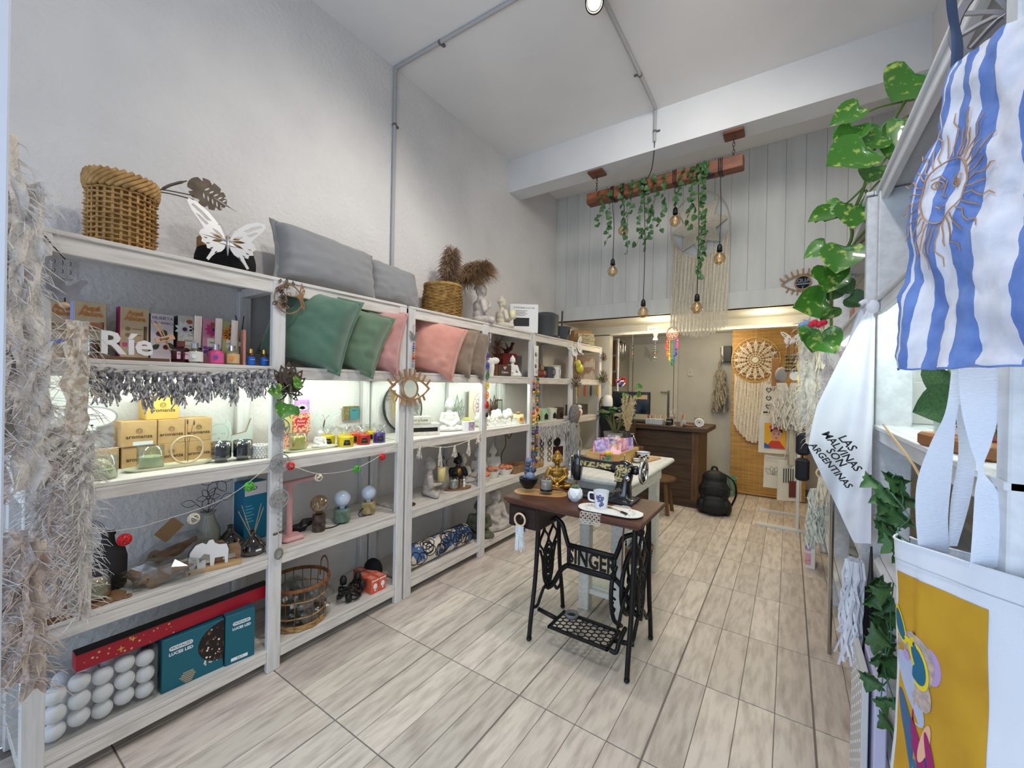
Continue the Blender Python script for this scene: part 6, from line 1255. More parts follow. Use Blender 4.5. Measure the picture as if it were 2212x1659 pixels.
# ================================================================ white side table and its goods
WT = mat('chalk_white_wood',(226,224,214),.6,col2=(212,208,196),ns=8,stretch=(8,1,8),bump=.0005,bs=20)
t = thing('white_table','white painted wooden table behind the sewing table','table',(-.935,2.79,0)); TM = T(.935,-2.79,0)
B(TM).bbox(-1.155,-.715,2.262,3.295,.818,.85,.010).part('top',WT,t); B(TM).bbox(-1.08,-.79,2.36,2.385,.70,.818,.002).bbox(-1.08,-.79,3.19,3.215,.70,.818,.002).bbox(-1.075,-1.05,2.37,3.2,.70,.818,.002).bbox(-.815,-.79,2.37,3.2,.70,.818,.002).part('apron',WT,t)
for x in (-1.04,-.835):
    for y in (2.405,3.185): B(TM).bbox(x - .033,x + .033,y - .033,y + .033,0,.72,.004).part('leg',WT,t)
B(TM).bbox(-1.04,-.835,2.39,2.42,.10,.13,.003).part('stretcher',WT,t); B(TM).bbox(-1.04,-.835,3.17,3.20,.10,.13,.003).part('stretcher',WT,t); B(TM).bbox(-1.05,-.83,2.42,3.18,.125,.14,.003).part('lower_shelf',WT,t)
t = thing('magazine_basket','seagrass basket with black and white magazines under the white table','basket',(-.90,2.97,.1405)); weave(B(),lambda z: .10 + .15 * z,.003,.12,12,20,.003,.005).part('woven_body',mat('seagrass_grey',(150,126,92),.8,col2=(112,92,64),ns=40),t,True)
for k in range(5): o = thing('magazine',['black and white magazine standing in the basket, nearest the drive wheel','striped magazine leaning second in the basket','magazine with a dark cover in the middle of the basket','pale magazine fourth in the basket','last magazine in the basket by the table leg'][k],'magazine',(-.95 + .024 * k,2.97,.152),90,'magazines in the floor basket',(0,-18 + 9 * k,80 + 6 * k)); B().box(-.07,.07,-.004,.004,0,.17).part('pages',WP,o); [B().box(-.065,.065,-.0048,-.004,.02 + .022 * j,.03 + .022 * j).part('stripe_print',BLKP,o) for j in range(0,6,1 + k % 2)]
PINE = mat('pine',(208,170,112),.55,col2=(186,142,84),ns=5,stretch=(1.2,9,9),ramp=(.4,.7))
t = thing('card_crate','open pine crate of pink and violet cards on the white table','crate',(-1.035,2.85,.85),0); cw,cd,ch = .235,.42,.09
B().bbox(-cw / 2,cw / 2,-cd / 2,-cd / 2 + .012,0,ch,.002).part('front_board',PINE,t); B().bbox(-cw / 2,cw / 2,cd / 2 - .012,cd / 2,0,ch,.002).part('back_board',PINE,t)
for s_ in (-1,1): B().bbox(s_ * (cw / 2 - .006) - .006,s_ * (cw / 2 - .006) + .006,-cd / 2 + .012,cd / 2 - .012,0,ch + .004,.002).part('side_board',mat('pine_y',(208,170,100),.55,col2=(190,146,80),ns=5,stretch=(9,1.2,9)),t)
B().box(-cw / 2 + .01,cw / 2 - .01,-cd / 2 + .01,cd / 2 - .01,.002,.008).part('bottom',PINE,t); g = random.Random(19)
CP = [mat('card_' + str(k),c,.35,col2=c2,ns=28,ramp=(.45,.6)) for k,(c,c2) in enumerate((((224,172,180),(190,120,150)),((122,100,160),(190,170,210)),((206,140,120),(240,214,204)),((228,196,200),(140,100,140)),((200,198,204),(120,116,124))))]
for i in range(12):
    x = -.06 + .058 * (i % 3) + g.uniform(-.01,.01); y = -.15 + .085 * (i // 3); o = thing('greeting_card','pink or violet patterned card packet standing in the pine crate','card',(-1.035 + x,2.85 + y,.8585),0,'card packets in the pine crate',(-26 - 4 * (i % 3),g.uniform(-14,6),g.uniform(-12,30))); B().bbox(-.05,.05,-.0025,.0025,0,.155 + .02 * (i % 2),.001).part('card',CP[i % 5],o); B().box(-.04,.04,-.0034,-.0026,.04,.05).part('band',WP,o)
o = thing('greeting_card','pale pink wrapped packet lying at the front of the pine crate','card',(-.975,2.68,.89),0,'card packets in the pine crate',(-40,24,10)); B().bbox(-.05,.05,-.003,.003,0,.085,.001).part('card',mat('pale_pink_packet',(232,170,186),.3),o); B().box(-.05,.05,-.0042,-.003,.0,.012).part('band',WP,o)
t = thing('artificial_cactus','small green cactus with a yellow and a red flower before the crate','plant',(-.985,2.575,.85)); B().lathe([(0,0),(.026,0),(.03,.012),(.026,.016),(0,.016)],18).part('white_dish',WHITEP,t,True); b = B().tube(cat([(0,0,.012),(0,0,.05),(.008,0,.085)],4),.013,8).tube(cat([(0,0,.03),(.02,-.002,.05),(.026,0,.09)],4),.009,8).tube(cat([(0,0,.03),(-.018,0,.045),(-.022,0,.07)],4),.008,8); b.part('stems',mat('cactus_green',(96,142,100),.6),t,True)
for (x,z,r,m,n) in ((.018,.108,.028,mat('yellow_petal',(242,206,40),.5),8),(-.02,.085,.02,mat('red_petal',(206,52,66),.5),7)):
    for k in range(n): a = 2 * pi * k / n; B().ball((x + r * .6 * cos(a),r * .6 * sin(a) - .004,z + .004 * (k % 2)),(r * .42,r * .42,r * .2),8).part('petal',m,t,True)
t = thing('serving_board','thin wooden board under the black and white bowl','board',(-.865,3.06,.85),80); B().bbox(-.14,.14,-.055,.055,0,.012,.004).part('slab',WOODL,t)
def bowl_(label,loc,r,h,m=None,spots=True):
    t = thing('spotted_bowl',label,'bowl',loc,0); smooth(B().lathe([(0,0),(r * .6,0),(r * .65,.004),(r,h),(r * .95,h),(r * .6,.008),(0,.008)],24).part('bowl',m or mat('white_porcelain'),t)); B().tube([(r * cos(q),r * sin(q),h) for q in [2 * pi * i / 24 for i in range(24)]],.002,4,True).part('dark_rim',BLKP,t)
    if spots:
        for k in range(7): a = -2.6 + k * .36; q = r * (.68 + .25 * (.5 + .12 * (k % 3))); B().ball((q * cos(a),q * sin(a),h * (.35 + .16 * (k % 3))),(.010,.006,.007),6).part('spot',BLKP,t)
    return t
bowl_('white bowl with black cow spots on the wooden board',(-.868,3.00,.8625),.05,.055); bowl_('tiny white dish beside the spotted bowl',(-.885,2.90,.8625),.03,.018,spots=False)
t = thing('mate_gourd','brown leather mate cup with a silver straw','cup',(-.965,3.20,.85)); smooth(B().lathe([(0,0),(.032,0),(.04,.03),(.038,.075),(.034,.075),(.03,.07),(0,.068)],20).part('gourd',mat('brown_leather',(104,52,40),.5),t)); B().tube([(.005,0,.06),(-.03,0,.13),(-.045,0,.165)],.004,6).part('straw',CHR,t,True); B().cyl((-.062,0,.166),(-.035,0,.168),.006,n=8).part('mouthpiece',CHR,t)
t = bottle('dark brown vase with bleached pampas grass on the white table',(-1.06,3.20,.85),[(0,.002),(.05,.002),(.055,.03),(.052,.09),(.03,.15),(.024,.185),(.027,.19),(.02,.19)],mat('dark_brown_glaze',(44,34,24),.35,coat=.3),None,'vase',cat_='vase')
t = thing('bleached_pampas','tall pale pampas grass rising from the brown vase','dried grass',(-1.06,3.20,1.02)); BLP = mat('bleached_grass',(222,204,160),.95,col2=(200,178,130),ns=40)
for k in range(4): plume('plume',(.003 * k,0,.0),(.028 * (k - 1.2),.01 * k,.26 + .02 * (k % 2)),150,.026,BLP,t,.1,.05,80 + k)
# ================================================================ hanging wooden beam lamp
OAK = mat('rustic_beam',(132,78,48),.5,col2=(86,46,28),ns=5,stretch=(1,7,7),ramp=(.35,.7),bump=.002,bs=14)
t = thing('beam_pendant_lamp','rustic wooden beam lamp hung by chains with six bulbs on black cords','lamp',(-.947,3.555,3.11))
B().bbox(-.633,.633,-.05,.05,-.048,.048,.006).part('beam',OAK,t)
for x in (-.553,.562):
    B().bbox(x - .07,x + .07,-.065,.065,.222,.242,.004).part('ceiling_plate',OAK,t); b = B().tube([(x + .008 * cos(q),0,.207 + .012 * sin(q)) for q in [2 * pi * i / 10 for i in range(10)]],.0028,5,True)
    for k in range(5): b.tube([((x + .008 * cos(q)) if k % 2 else x,0 if k % 2 else .008 * cos(q),.185 - .028 * k + .017 * sin(q)) for q in [2 * pi * i / 10 for i in range(10)]],.0026,5,True)
    b.part('chain',mat('rusty_chain',(70,54,42),.5,.6),t)
FIL = mat('filament_glow',(255,226,180),.4,emit=.6)
def pend(x,zb,wrap=3):
    b = B()
    for k in range(wrap): b.tube([(x + .012 * (k - 1),y,z) for y,z in ((-.055,-.05),(-.055,.052),(.055,.052),(.055,-.05))],.0035,5,True)
    b.tube(cat([(x + .01,-.052,-.04),(x,-.03,-.12),(x + .004,0,(zb + .1) * .5),(x,0,zb + .10)],5),.0032,5)
    c = b.part('cord',BLKP,t,True); z = zb
    B().lathe([(0,z + .105),(.010,z + .10),(.018,z + .085),(.021,z + .045),(.018,z + .045)],16,(x,0,0)).part('socket',BLKP,c,True)
    bu = B().lathe([(.014,z + .045),(.016,z + .034),(.030,z + .024),(.044,z),(.046,z - .014),(.040,z - .034),(.022,z - .052),(0,z - .057)],24,(x,0,0)).part('globe',AMB,t,True)
    for k in range(4): a = k * 1.57 + .4; B().tube([(x,0,z + .03),(x + .015 * cos(a),.015 * sin(a),z - .005),(x + .008 * cos(a + .5),.008 * sin(a + .5),z - .03)],.0012,4).part('filament',FIL,bu)
for x,z in ((-.386,-.678),(-.295,-.33),(-.106,-1.071),(.142,-.334),(.322,-1.069),(.478,-.697)): pend(x,z)
B().tube(cat([(-.008,-.105,.31),(-.02,-.08,.22),(-.05,-.03,.12),(-.10,.0,.05)],6),.004,5).part('supply_cord',BLKP,t,True); B().lathe([(0,-.004),(.034,-.004),(.034,.004),(0,.004)],20,m=T(.40,-.02,-.05)).part('metal_disc',BLK,t);
t = thing('artificial_vine','dark green artificial ivy trailing from the hanging beam','plant',(-.947,3.555,3.11)); g = random.Random(23)
for x0,n,L in ((-.50,3,.26),(-.42,4,.42),(-.28,5,.35),(-.22,6,.55),(-.14,7,.48),(-.08,6,.55),(-.02,6,.45),(.06,5,.40),(.20,4,.22),(.26,4,.42),(.30,4,.36),(.345,8,.85),(.37,6,.78)):
    pts = [(x0,-.055,.04),(x0 + .01,-.065,-.02)]
    for k in range(1,6): pts.append((x0 + g.uniform(-.03,.03),-.06 + g.uniform(-.02,.02),-.03 - L * k / 5))
    cv = cat(pts,4); B().tube(cv,.0016,4).part('stem',IVYM,t); m_ = max(8,int(L * 30))
    for k in range(m_):
        p = cv[int((k + .5) / m_ * (len(cv) - 1))]; leaves(t,[(p.x + g.uniform(-.012,.012),p.y - .008,p.z,g.uniform(.032,.05),g.uniform(-60,60),g.uniform(-30,10),g.choice((-1,1)) * g.uniform(20,70))],FIG)
# ================================================================ large macrame dream catcher on the boards
def fringe_grid(name,m,parent,x0,x1,ztop,zbot,n,r,seed,y=0,wv=.004):
    g = random.Random(seed); b = B()
    for k in range(n):
        f = (k + .5) / n; x = x0 + (x1 - x0) * f; zt = ztop(f); zb = zbot(f) + g.uniform(-.015,.015); yy = y + g.uniform(-.008,.008)
        b.tube([(x + wv * sin(i * 2 + k),yy + .3 * wv * cos(i * 1.7 + k),zt + (zb - zt) * i / 5) for i in range(6)],r,4,caps=False)
    return stuff(b.part(name,m,parent))
def web(t,R0,rings,k,m,y=0,star=True,r=.002):
    for j in range(rings):
        q = R0 * (j + 1) / (rings + .6); b = B(); pts = []
        for i in range(k * 2): a = 2 * pi * i / (k * 2) + (pi / k * (j % 2)); rr = q * (1 if i % 2 == 0 else .90); pts.append((rr * cos(a),y,rr * sin(a)))
        b.tube(pts,r,4,True).part('crochet_ring',m,t)
    b = B()
    for i in range(k): a = 2 * pi * i / k; b.tube([(.03 * R0 * cos(a),y,.03 * R0 * sin(a)),(R0 * cos(a),y,R0 * sin(a))],r,4)
    b.part('crochet_rays',m,t)
t = thing('dream_catcher','large beige macrame dream catcher with long fringe on the white boards','wall hanging',(-.775,4.455,3.02))
B().tube([(.272 * cos(q),0,.35 * sin(q) * .95) for q in [2 * pi * i / 48 for i in range(48)]],.005,6,True).part('hoop',mat('beige_hoop',(196,184,166),.6),t,True)
star = [((.262 if i % 2 == 0 else .15) * cos(2 * pi * i / 16 + .1),(.31 if i % 2 == 0 else .18) * sin(2 * pi * i / 16 + .1)) for i in range(16)]
for k in (1,.86,.72,.58,.44,.3): B().tube([(x * k,.002,z * k) for x,z in star],.004,4,True).part('knotted_ring',IVORY,t)
b = B()
for i in range(16):
    x,z = star[i]; b.tube([(0,.002,0),(x,.002,z)],.003,4)
b.part('knotted_rays',IVORY,t); obj('knotted_web',cutmesh('knotted_web',[star],.002),mat('net_cloth',(206,200,186),.9,col2=(190,184,170),ns=70),t,(0,.006,0)); fringe_grid('fringe',IVORY,t,-.262,.27,lambda f: -.31 * sqrt(max(.02,1 - (2 * f - 1) ** 2)),lambda f: -1.02 - .10 * sin(pi * f),100,.0032,33)
eye_mirror('wooden eye mirror reflecting an exit sign on the white boards',(.085,4.478,2.345),.335,0)
# ================================================================ counter and till
DKW = mat('dark_rustic_wood',(84,62,42),.55,col2=(52,38,26),ns=4,stretch=(.9,6,8),ramp=(.32,.72),bump=.001,bs=20,rnd=.06); DKL = mat('counter_edge_wood',(112,80,50),.55,col2=(84,58,36),ns=5,stretch=(8,8,1))
t = thing('shop_counter','dark rustic wooden sales counter below the mezzanine','counter',(-1.30,5.1,0))
for k in range(4): B().bbox(-.64,.38,.012,.03,.08 + .195 * k,.274 + .195 * k,.004).part('front_plank',DKW,t)
B().bbox(.375,.45,0,.6,.08,.865,.004).part('corner_post',DKL,t); B().bbox(-.65,.46,-.008,.6,0,.085,.004).part('plinth',DKW,t); B().bbox(-.66,.545,-.05,.62,.872,.928,.006).part('top',DKW,t); B().box(-.64,.38,.03,.6,.08,.87).part('body',DKW,t)
t = thing('monitor','black computer monitor on the counter','monitor',(-1.735,5.40,.929),6); B().bbox(-.245,.245,-.02,.02,.08,.385,.006).part('housing',BLKP,t); B().box(-.23,.23,-.0215,-.0195,.11,.37).part('screen',mat('dark_screen',(20,28,40),.15),t); B().box(-.24,.24,-.0225,-.02,.05,.095).part('lower_bezel',mat('cream_bezel',(186,180,150),.5),t); B().bbox(-.1,.1,-.08,.08,0,.012,.004).bbox(-.03,.03,0,.03,.0,.12,.004).part('stand',BLKP,t); B().box(.06,.21,-.0235,-.0215,.29,.345).part('paper_note',mat('tan_note',(196,160,116),.8),t); B().box(-.16,-.07,-.0235,-.0215,.115,.14).part('sticker',mat('white_sticker',(150,156,164),.6),t)
t = thing('keyboard','dark flat keyboard before the monitor','keyboard',(-1.60,5.24,.929),5); B().bbox(-.19,.19,-.06,.06,0,.018,.004).part('base',BLKP,t); [B().box(-.18,.18,-.052 + .022 * k,-.034 + .022 * k,.018,.022).part('key_row',mat('dark_key',(44,44,48),.6),t) for k in range(5)]
MARB = mat('grey_marble_box',(168,176,186),.5,col2=(206,210,214),ns=50); PEN = [mat('pen_' + str(k),c,.5) for k,c in enumerate(((206,160,150),(222,206,170),(130,70,66),(196,176,150)))]
def cup_of(label,loc,w,d,h,m,n,pl,seed,rnd=False):
    t = thing('pencil_holder',label,'holder',loc,0); g = random.Random(seed)
    if rnd: smooth(B().lathe([(0,0),(w / 2,0),(w / 2,h),(w / 2 - .004,h),(w / 2 - .004,.005),(0,.005)],20).part('cup',m,t))
    else: B().bbox(-w / 2,w / 2,-d / 2,d / 2,0,h,.003).part('box',m,t)
    for k in range(n): x,y = g.uniform(-.42,.42) * w,g.uniform(-.35,.35) * d; B().tube([(x,y,h * .3),(x * 1.15 + g.uniform(-.02,.02),y,h + pl * g.uniform(.6,1))],.0035,5).part('stick',PEN[k % 4],t)
    return t
cup_of('grey marbled box full of pink sticks on the counter',(-1.355,5.13,.929),.20,.08,.068,MARB,34,.06,1); t = cup_of('black mug with white lettering and pens on the counter',(-1.175,5.13,.929),.095,.08,.075,BLKP,12,.07,2,True); text('AMOR',.02,WP,t,(0,-.0485,.05)); cup_of('patterned jar of brushes on the counter',(-1.03,5.14,.929),.07,.07,.07,MARB,10,.08,3,True)
t = thing('jewellery_tree','pale metal jewellery tree on the counter','ornament',(-1.125,5.10,.929)); b = B().cyl((0,0,0),(0,0,.09),.006); g = random.Random(4)
for k in range(26): a = k * 2.4; b.tube([(0,0,.07 + .05 * (k % 5) / 5),(.05 * cos(a),.03 * sin(a),.11 + .09 * g.random())],.002,4)
b.cyl((0,0,0),(0,0,.006),.03,n=16); b.part('tree',mat('pale_metal',(200,192,180),.4,.5),t)
t = thing('tealight_frame','square white frame with a round shell on the counter end','ornament',(-.868,5.19,.929)); B().bbox(-.05,.05,.0,.012,.0,.115,.003).part('frame',mat('grey_frame',(140,138,132),.6),t)
for k,r in enumerate((.045,.032,.018)): B().tube([(.008 + r * cos(q),-.006,.048 + r * sin(q)) for q in [2 * pi * i / 24 for i in range(24)]],.008 - .001 * k,6,True).part('shell_ring',WHITEP,t,True)
t = thing('small_pestle','small wooden pestle lying on the counter','utensil',(-.95,5.08,.929),10); B().tube([(-.07,0,.02),(0,0,.016),(.05,0,.012)],[.022,.012,.010],10).part('handle',mat('pestle_wood',(120,84,66),.5),t,True); B().cyl((.04,0,.0),(.04,0,.014),.008).part('foot',MDF,t)
buddha('small dark green buddha head bust beside the monitor',(-1.60,4.99,.98),.16,mat('jade_green',(40,104,84),.4),10,'none','bun',False,'buddha_bust',vox=.004);
t = thing('bust_stand','dark block under the green buddha bust','stand',(-1.60,4.99,.60)); B().bbox(-.05,.05,-.05,.045,0,.379,.003).part('block',DKW,t)
t = thing('plant_stand','dark wooden stand under the potted succulent','stand',(-1.52,4.22,0)); B().bbox(-.15,.15,-.13,.13,.70,.72,.004).part('top',DKW,t)
for x in (-.12,.12):
    for y in (-.10,.10): B().bbox(x - .015,x + .015,y - .015,y + .015,0,.70,.002).part('leg',DKW,t)
t = thing('jade_plant','leafy succulent plant in a grey pot behind the card crate','plant',(-1.52,4.22,.72)); smooth(B().lathe([(0,0),(.10,0),(.12,.17),(.125,.18),(.105,.18),(.10,.02)],24).part('pot',mat('grey_pot',(150,144,134),.7),t)); g = random.Random(44)
for k in range(9):
    a = k * 2.4; p = [(0,0,.15),(.06 * cos(a),.05 * sin(a),.26),(.13 * cos(a),.11 * sin(a),.33 + .06 * (k % 3))]; B().tube(cat(p,4),.008,6).part('stem',mat('olive_stem',(110,112,72),.6),t,True)
    for j in range(7): q = a + g.uniform(-1.2,1.2); leaves(t,[(p[2][0],p[2][1],p[2][2],g.uniform(.06,.085),g.uniform(0,360),g.uniform(30,120),0)],LEAF_J if 'LEAF_J' in globals() else FIG)
t = thing('low_stool','low wooden stool standing in front of the counter','stool',(-1.17,4.72,0)); B().lathe([(0,.36),(.16,.36),(.165,.375),(.16,.39),(0,.39)],24).part('seat',DKL,t)
for k in range(4): a = pi / 4 + k * pi / 2; B().tube([(.09 * cos(a),.09 * sin(a),.37),(.15 * cos(a),.15 * sin(a),0)],[.02,.024],6).part('leg',DKL,t)
# black backpack on the floor
t = thing('backpack','black backpack standing on the floor by the counter','backpack',(-.665,5.0,0),8); BP = mat('black_nylon',(17,17,19),.6,bump=.004,bs=14)
blob('bag',[((0,.02,.09),(.17,.13,.10)),((0,.03,.25),(.165,.12,.15)),((0,.04,.38),(.13,.09,.10)),((-.12,.02,.08),(.06,.10,.09)),((.12,.02,.08),(.06,.1,.09))],.012,BP,t,4); blob('front_pocket',[((0,-.09,.10),(.13,.05,.09)),((0,-.08,.17),(.11,.04,.05))],.01,BP,t,4)
B().tube(cat([(-.03,.06,.44),(-.02,.06,.50),(.02,.06,.50),(.03,.06,.44)],5),.012,6).part('top_loop',BP,t,True); B().tube(cat([(.09,.07,.44),(.19,.10,.36),(.22,.12,.22),(.17,.10,.08)],6),.02,6,flat=.4).part('shoulder_strap',BP,t,True); B().tube(cat([(.02,.06,.46),(.13,.09,.40),(.17,.1,.26)],5),.012,6).part('grey_edge',mat('grey_webbing',(120,118,114),.8),t,True)
for z in (.20,.30): B().tube([(-.12,-.075,z),(0,-.10,z + .02),(.12,-.075,z)],.003,5).part('zip',mat('dark_zip',(50,50,54),.4,.5),t)
t = thing('green_tub','mint green plastic tub behind the backpack','tub',(-.70,6.0,0)); smooth(B().lathe([(0,0),(.13,0),(.16,.22),(.17,.23),(.15,.23),(.12,.01)],20).part('tub',mat('mint_plastic',(116,176,150),.45),t))
# bamboo roll blind: each slat its own strip
BLN = mat('bamboo_blind',(196,152,84),.6,col2=(166,122,60),ns=8,stretch=(.6,8,8),ramp=(.35,.7),rnd=.12)
t = thing('bamboo_blind','full length bamboo slat blind closing the passage at the back','blind',(-.235,6.15,0)); sm2 = B().bbox(-.40,.42,-.003,.003,0,.0135,.0015).mesh('slat'); sm2.materials.append(BLN)
for k in range(142): obj('slat',sm2,None,t,(0,.0015 * (k % 2),.05 + .0149 * k))
for k in range(13): B().tube([(-.37 + k * .063,-.005,.03),(-.37 + k * .063,-.005,2.17)],.0011,4).part('thread',mat('blind_thread',(222,190,130),.8),t)
B().bbox(-.40,.42,-.015,.015,.015,.045,.005).part('bottom_bar',BLN,t)
t = thing('mandala_hanging','round crocheted mandala with a cream fringe hanging on the blind','wall hanging',(-.365,6.105,1.755)); B().tube([(.27 * cos(q),0,.285 * sin(q)) for q in [2 * pi * i / 48 for i in range(48)]],.005,6,True).part('hoop',mat('gold_hoop',(206,176,110),.5),t,True); web(t,.265,8,16,CREAM,0,True,.0042)
for k in range(16): a = 2 * pi * k / 16; obj('lace_point',cutmesh('lace_point',[petal(0,0,a,.16,.020,.10,6),petal(0,0,a,.10,.010,.12,6)],.004),CREAM,t)
disc(t,'centre',CREAM,0,0,.035,-.003,.004); fringe_grid('fringe',CREAM,t,-.235,.235,lambda f: -.30 + .13 * abs(2 * f - 1) ** 2,lambda f: -.84 - .22 * sin(pi * f),80,.0042,34); B().tube([(0,0,.285),(0,.01,.40)],.002,4).part('loop',CREAM,t)
# rear wall goods
butterfly('beige cut butterfly on the rear door',(-1.80,6.445,1.87),.24,mat('beige_metal',(186,182,168),.5),0,0,18)
t = thing('grey_macrame','grey brown macrame bundle hanging at the rear wall','wall hanging',(-.80,6.40,1.75)); b = B(); g = random.Random(36); strands(b,[(g.uniform(-.05,.05),g.uniform(-.03,.03),-.12) for _ in range(70)],.55,1,.06,.009,g,5,.02); stuff(b.part('wool',mat('taupe_wool',(168,158,140),.95,col2=(130,120,104),ns=40),t)); B().tube(cat([(0,.05,.2),(.01,0,.05),(-.015,0,-.03),(0,0,-.13)],5),.016,6).part('braid',mat('taupe_wool'),t,True)
t = thing('wall_box','black box fixed high on the rear wall beside the blind','box',(-.72,6.44,1.86)); B().bbox(-.05,.05,-.05,.05,-.11,.11,.004).part('housing',BLKP,t); B().bbox(-.075,-.05,-.04,.04,-.11,.11,.004).part('white_side',WHITEP,t)
t = thing('product_panel','leaning white display panel with incense packets behind the shelf end','display',(-2.02,5.52,0),-50); B().bbox(-.16,.16,-.01,.01,.9,2.03,.003).part('board',WHITEP,t); B().bbox(-.17,-.155,-.03,.02,.9,2.04,.003).part('dark_edge',BLKP,t); INC = [mat('incense_' + str(k),c,.5) for k,c in enumerate(((150,120,60),(110,70,44),(170,130,110),(126,100,90)))]
for r in range(3):
    for k in range(6): B().bbox(-.13 + k * .044,-.095 + k * .044,-.022,-.010,1.38 + r * .22,1.57 + r * .22,.002).part('packet',INC[(k + r) % 4],t)
t = thing('scrunchie_bunch','red white and blue hair bands hanging on a hook of the panel','hair bands',(-1.90,5.43,1.46))
for k in range(9): a = k * 2.4; B().tube([(.04 * cos(a) + .03 * cos(q),.02 * sin(a) + .012 * sin(q * 2),-.02 * (k % 3) + .035 * sin(q)) for q in [2 * pi * i / 12 for i in range(12)]],.012,6,True).part('hair_band',(REDM,WHITEP,BC['blue'],mat('coral',(226,120,110),.7))[k % 4],t,True)
B().tube([(-.06,0,.05),(.14,-.03,.06)],.003,5).part('hook',STEEL,t)
t = thing('wind_chime','metal tube wind chime hanging from the header','wind chime',(-1.785,5.17,1.94)); B().cyl((0,0,.0),(0,0,.02),.045,n=16).part('disc',BLKP,t)
for k in range(6): a = k * pi / 3; B().cyl((.034 * cos(a),.034 * sin(a),-.01),(.034 * cos(a),.034 * sin(a),-.19 - .02 * (k % 3)),.006,n=8).part('tube',STEEL,t,True)
for s_ in (-1,1): B().tube([(s_ * .04,0,.02),(0,0,.12)],.001,4).part('string',BLKP,t)
for x,lb in ((-1.655,'clear crystal drop on a bead string under the header, left one'),(-1.375,'larger crystal drop with tassel beads under the header')):
    t = thing('crystal_hanger',lb,'ornament',(x,5.17,1.98)); B().tube([(0,0,.10),(0,0,-.26)],.0012,4).part('string',SILV,t)
    for k,c in enumerate(('violet','blue','green','yellow','orange')): B().ball((0,0,-.07 - .028 * k),.009,8).part('bead',CRY if k % 2 else BC[c],t,True)
    B().ball((0,0,-.25),(.02,.02,.03),8).part('crystal_drop',CRY,t)
    if x > -1.5: B().lathe([(0,.10),(.035,.06),(.02,.02),(.035,-.02),(0,-.05)],10).part('silver_top',SILV,t)
t = thing('rainbow_dream_catcher','small dream catcher with rainbow tassels hanging from the header','ornament',(-1.175,5.16,2.03)); B().tube([(.066 * cos(q),0,.075 * sin(q)) for q in [2 * pi * i / 30 for i in range(30)]],.006,6,True).part('hoop',mat('red_hoop',(150,70,62),.6),t,True); web(t,.062,4,8,mat('rose_thread',(206,160,150),.7),0,True,.0015); B().ball((0,-.004,0),.010,8).part('bead',REDM,t,True)
RAIN = [(226,40,60),(240,110,40),(236,206,40),(30,150,60),(30,110,190),(60,40,150),(236,70,130)]; g = random.Random(5)
for k,(x,z) in enumerate(((-.062,-.10),(-.052,-.19),(-.030,-.25),(0,-.31),(.026,-.26),(.045,-.19),(.062,-.09))):
    m_ = mat('rainbow_' + str(k),RAIN[k],.7); b = B().ball((0,0,0),.012,8); strands(b,[(0,0,-.006)] * 14,.075,1,.016,.0022,g,3,.001); b.part('tassel',m_,t,True,loc=(x,0,z)); B().tube([(x * .9,0,-.06),(x,0,z)],.002,4).part('cord',m_,t)
t = carton('price_note','small printed paper note fixed on the header',(-1.42,5.196,2.07),.13,.002,.075,WP,0,cat_='note'); text('10% OFF',.02,BC['blue'],t,(0,-.0018,.03))
# far unit goods
t = thing('clay_teapot','round brown clay pot with a handle on the far second shelf','pot',(-2.13,3.63,S2)); smooth(B().lathe([(0,0),(.06,0),(.085,.035),(.08,.07),(.05,.085),(0,.085)],20).part('pot',mat('brown_clay',(122,58,40),.4),t)); B().tube(cat([(0,-.03,.08),(0,-.05,.14),(0,.02,.15),(0,.04,.08)],5),.008,6).part('handle',mat('brown_clay'),t,True)
for i,(y,m,lb) in enumerate(((3.80,CHAR,'charcoal mug on the far second shelf'),(3.92,WHITEP,'white mug beside the charcoal one'))): t = thing('mug',lb,'mug',(-2.10,y,S2)); smooth(B().lathe([(0,0),(.05,0),(.052,.01),(.052,.12),(.048,.12),(.047,.01)],20).part('cup',m,t)); B().tube(cat([(.05,0,.10),(.075,-.01,.09),(.075,-.01,.04),(.05,0,.03)],4),.006,6).part('handle',m,t,True)
carton('grey_box','pale grey box at the back of the far second shelf',(-2.28,3.55,S2),.16,.10,.22,mat('pale_grey_card',(176,176,178),.7),90); carton('cream_box','cream box behind the mugs',(-2.26,3.98,S2),.20,.12,.14,mat('cream_card'),90); carton('cream_box','cream box next to the far post',(-2.2,4.10,S2),.10,.12,.15,mat('cream_soap_card'),90)
for i,(z,lb) in enumerate(((S2,'clear gift bag with brown cloth at the end of the far shelf, lower one'),(S2 + .15,'clear gift bag with brown cloth at the end of the far shelf, upper one'))): t = carton('gift_bag',lb,(-2.15,4.72,z),.30,.14,.145,mat('brown_satin2',(146,106,90),.4,col2=(196,176,160),ns=8,ramp=(.5,.6)),55,cat_='bag'); B().bbox(-.152,.152,-.073,.073,.001,.148,.01).part('film',PLAST,t)
t = thing('yellow_bag','yellow and black charm hanging on the far post','ornament',(-1.99,4.30,1.60),90); B().ball((.02,0,-.02),(.08,.04,.06),12).ball((-.03,0,.03),(.06,.035,.05),12).part('charm',mat('yellow_green_glass',(206,196,70),.3),t,True); B().tube([(.085 * cos(q) * 1.1,.0,.08 * sin(q)) for q in [2 * pi * i / 24 for i in range(24)]],.005,5,True).part('dark_edge',BROWNM,t)
butterfly('white butterfly cutout on the far post',(-1.985,4.24,1.78),.26,WHITEP,70,0,-30,body=BLKP)
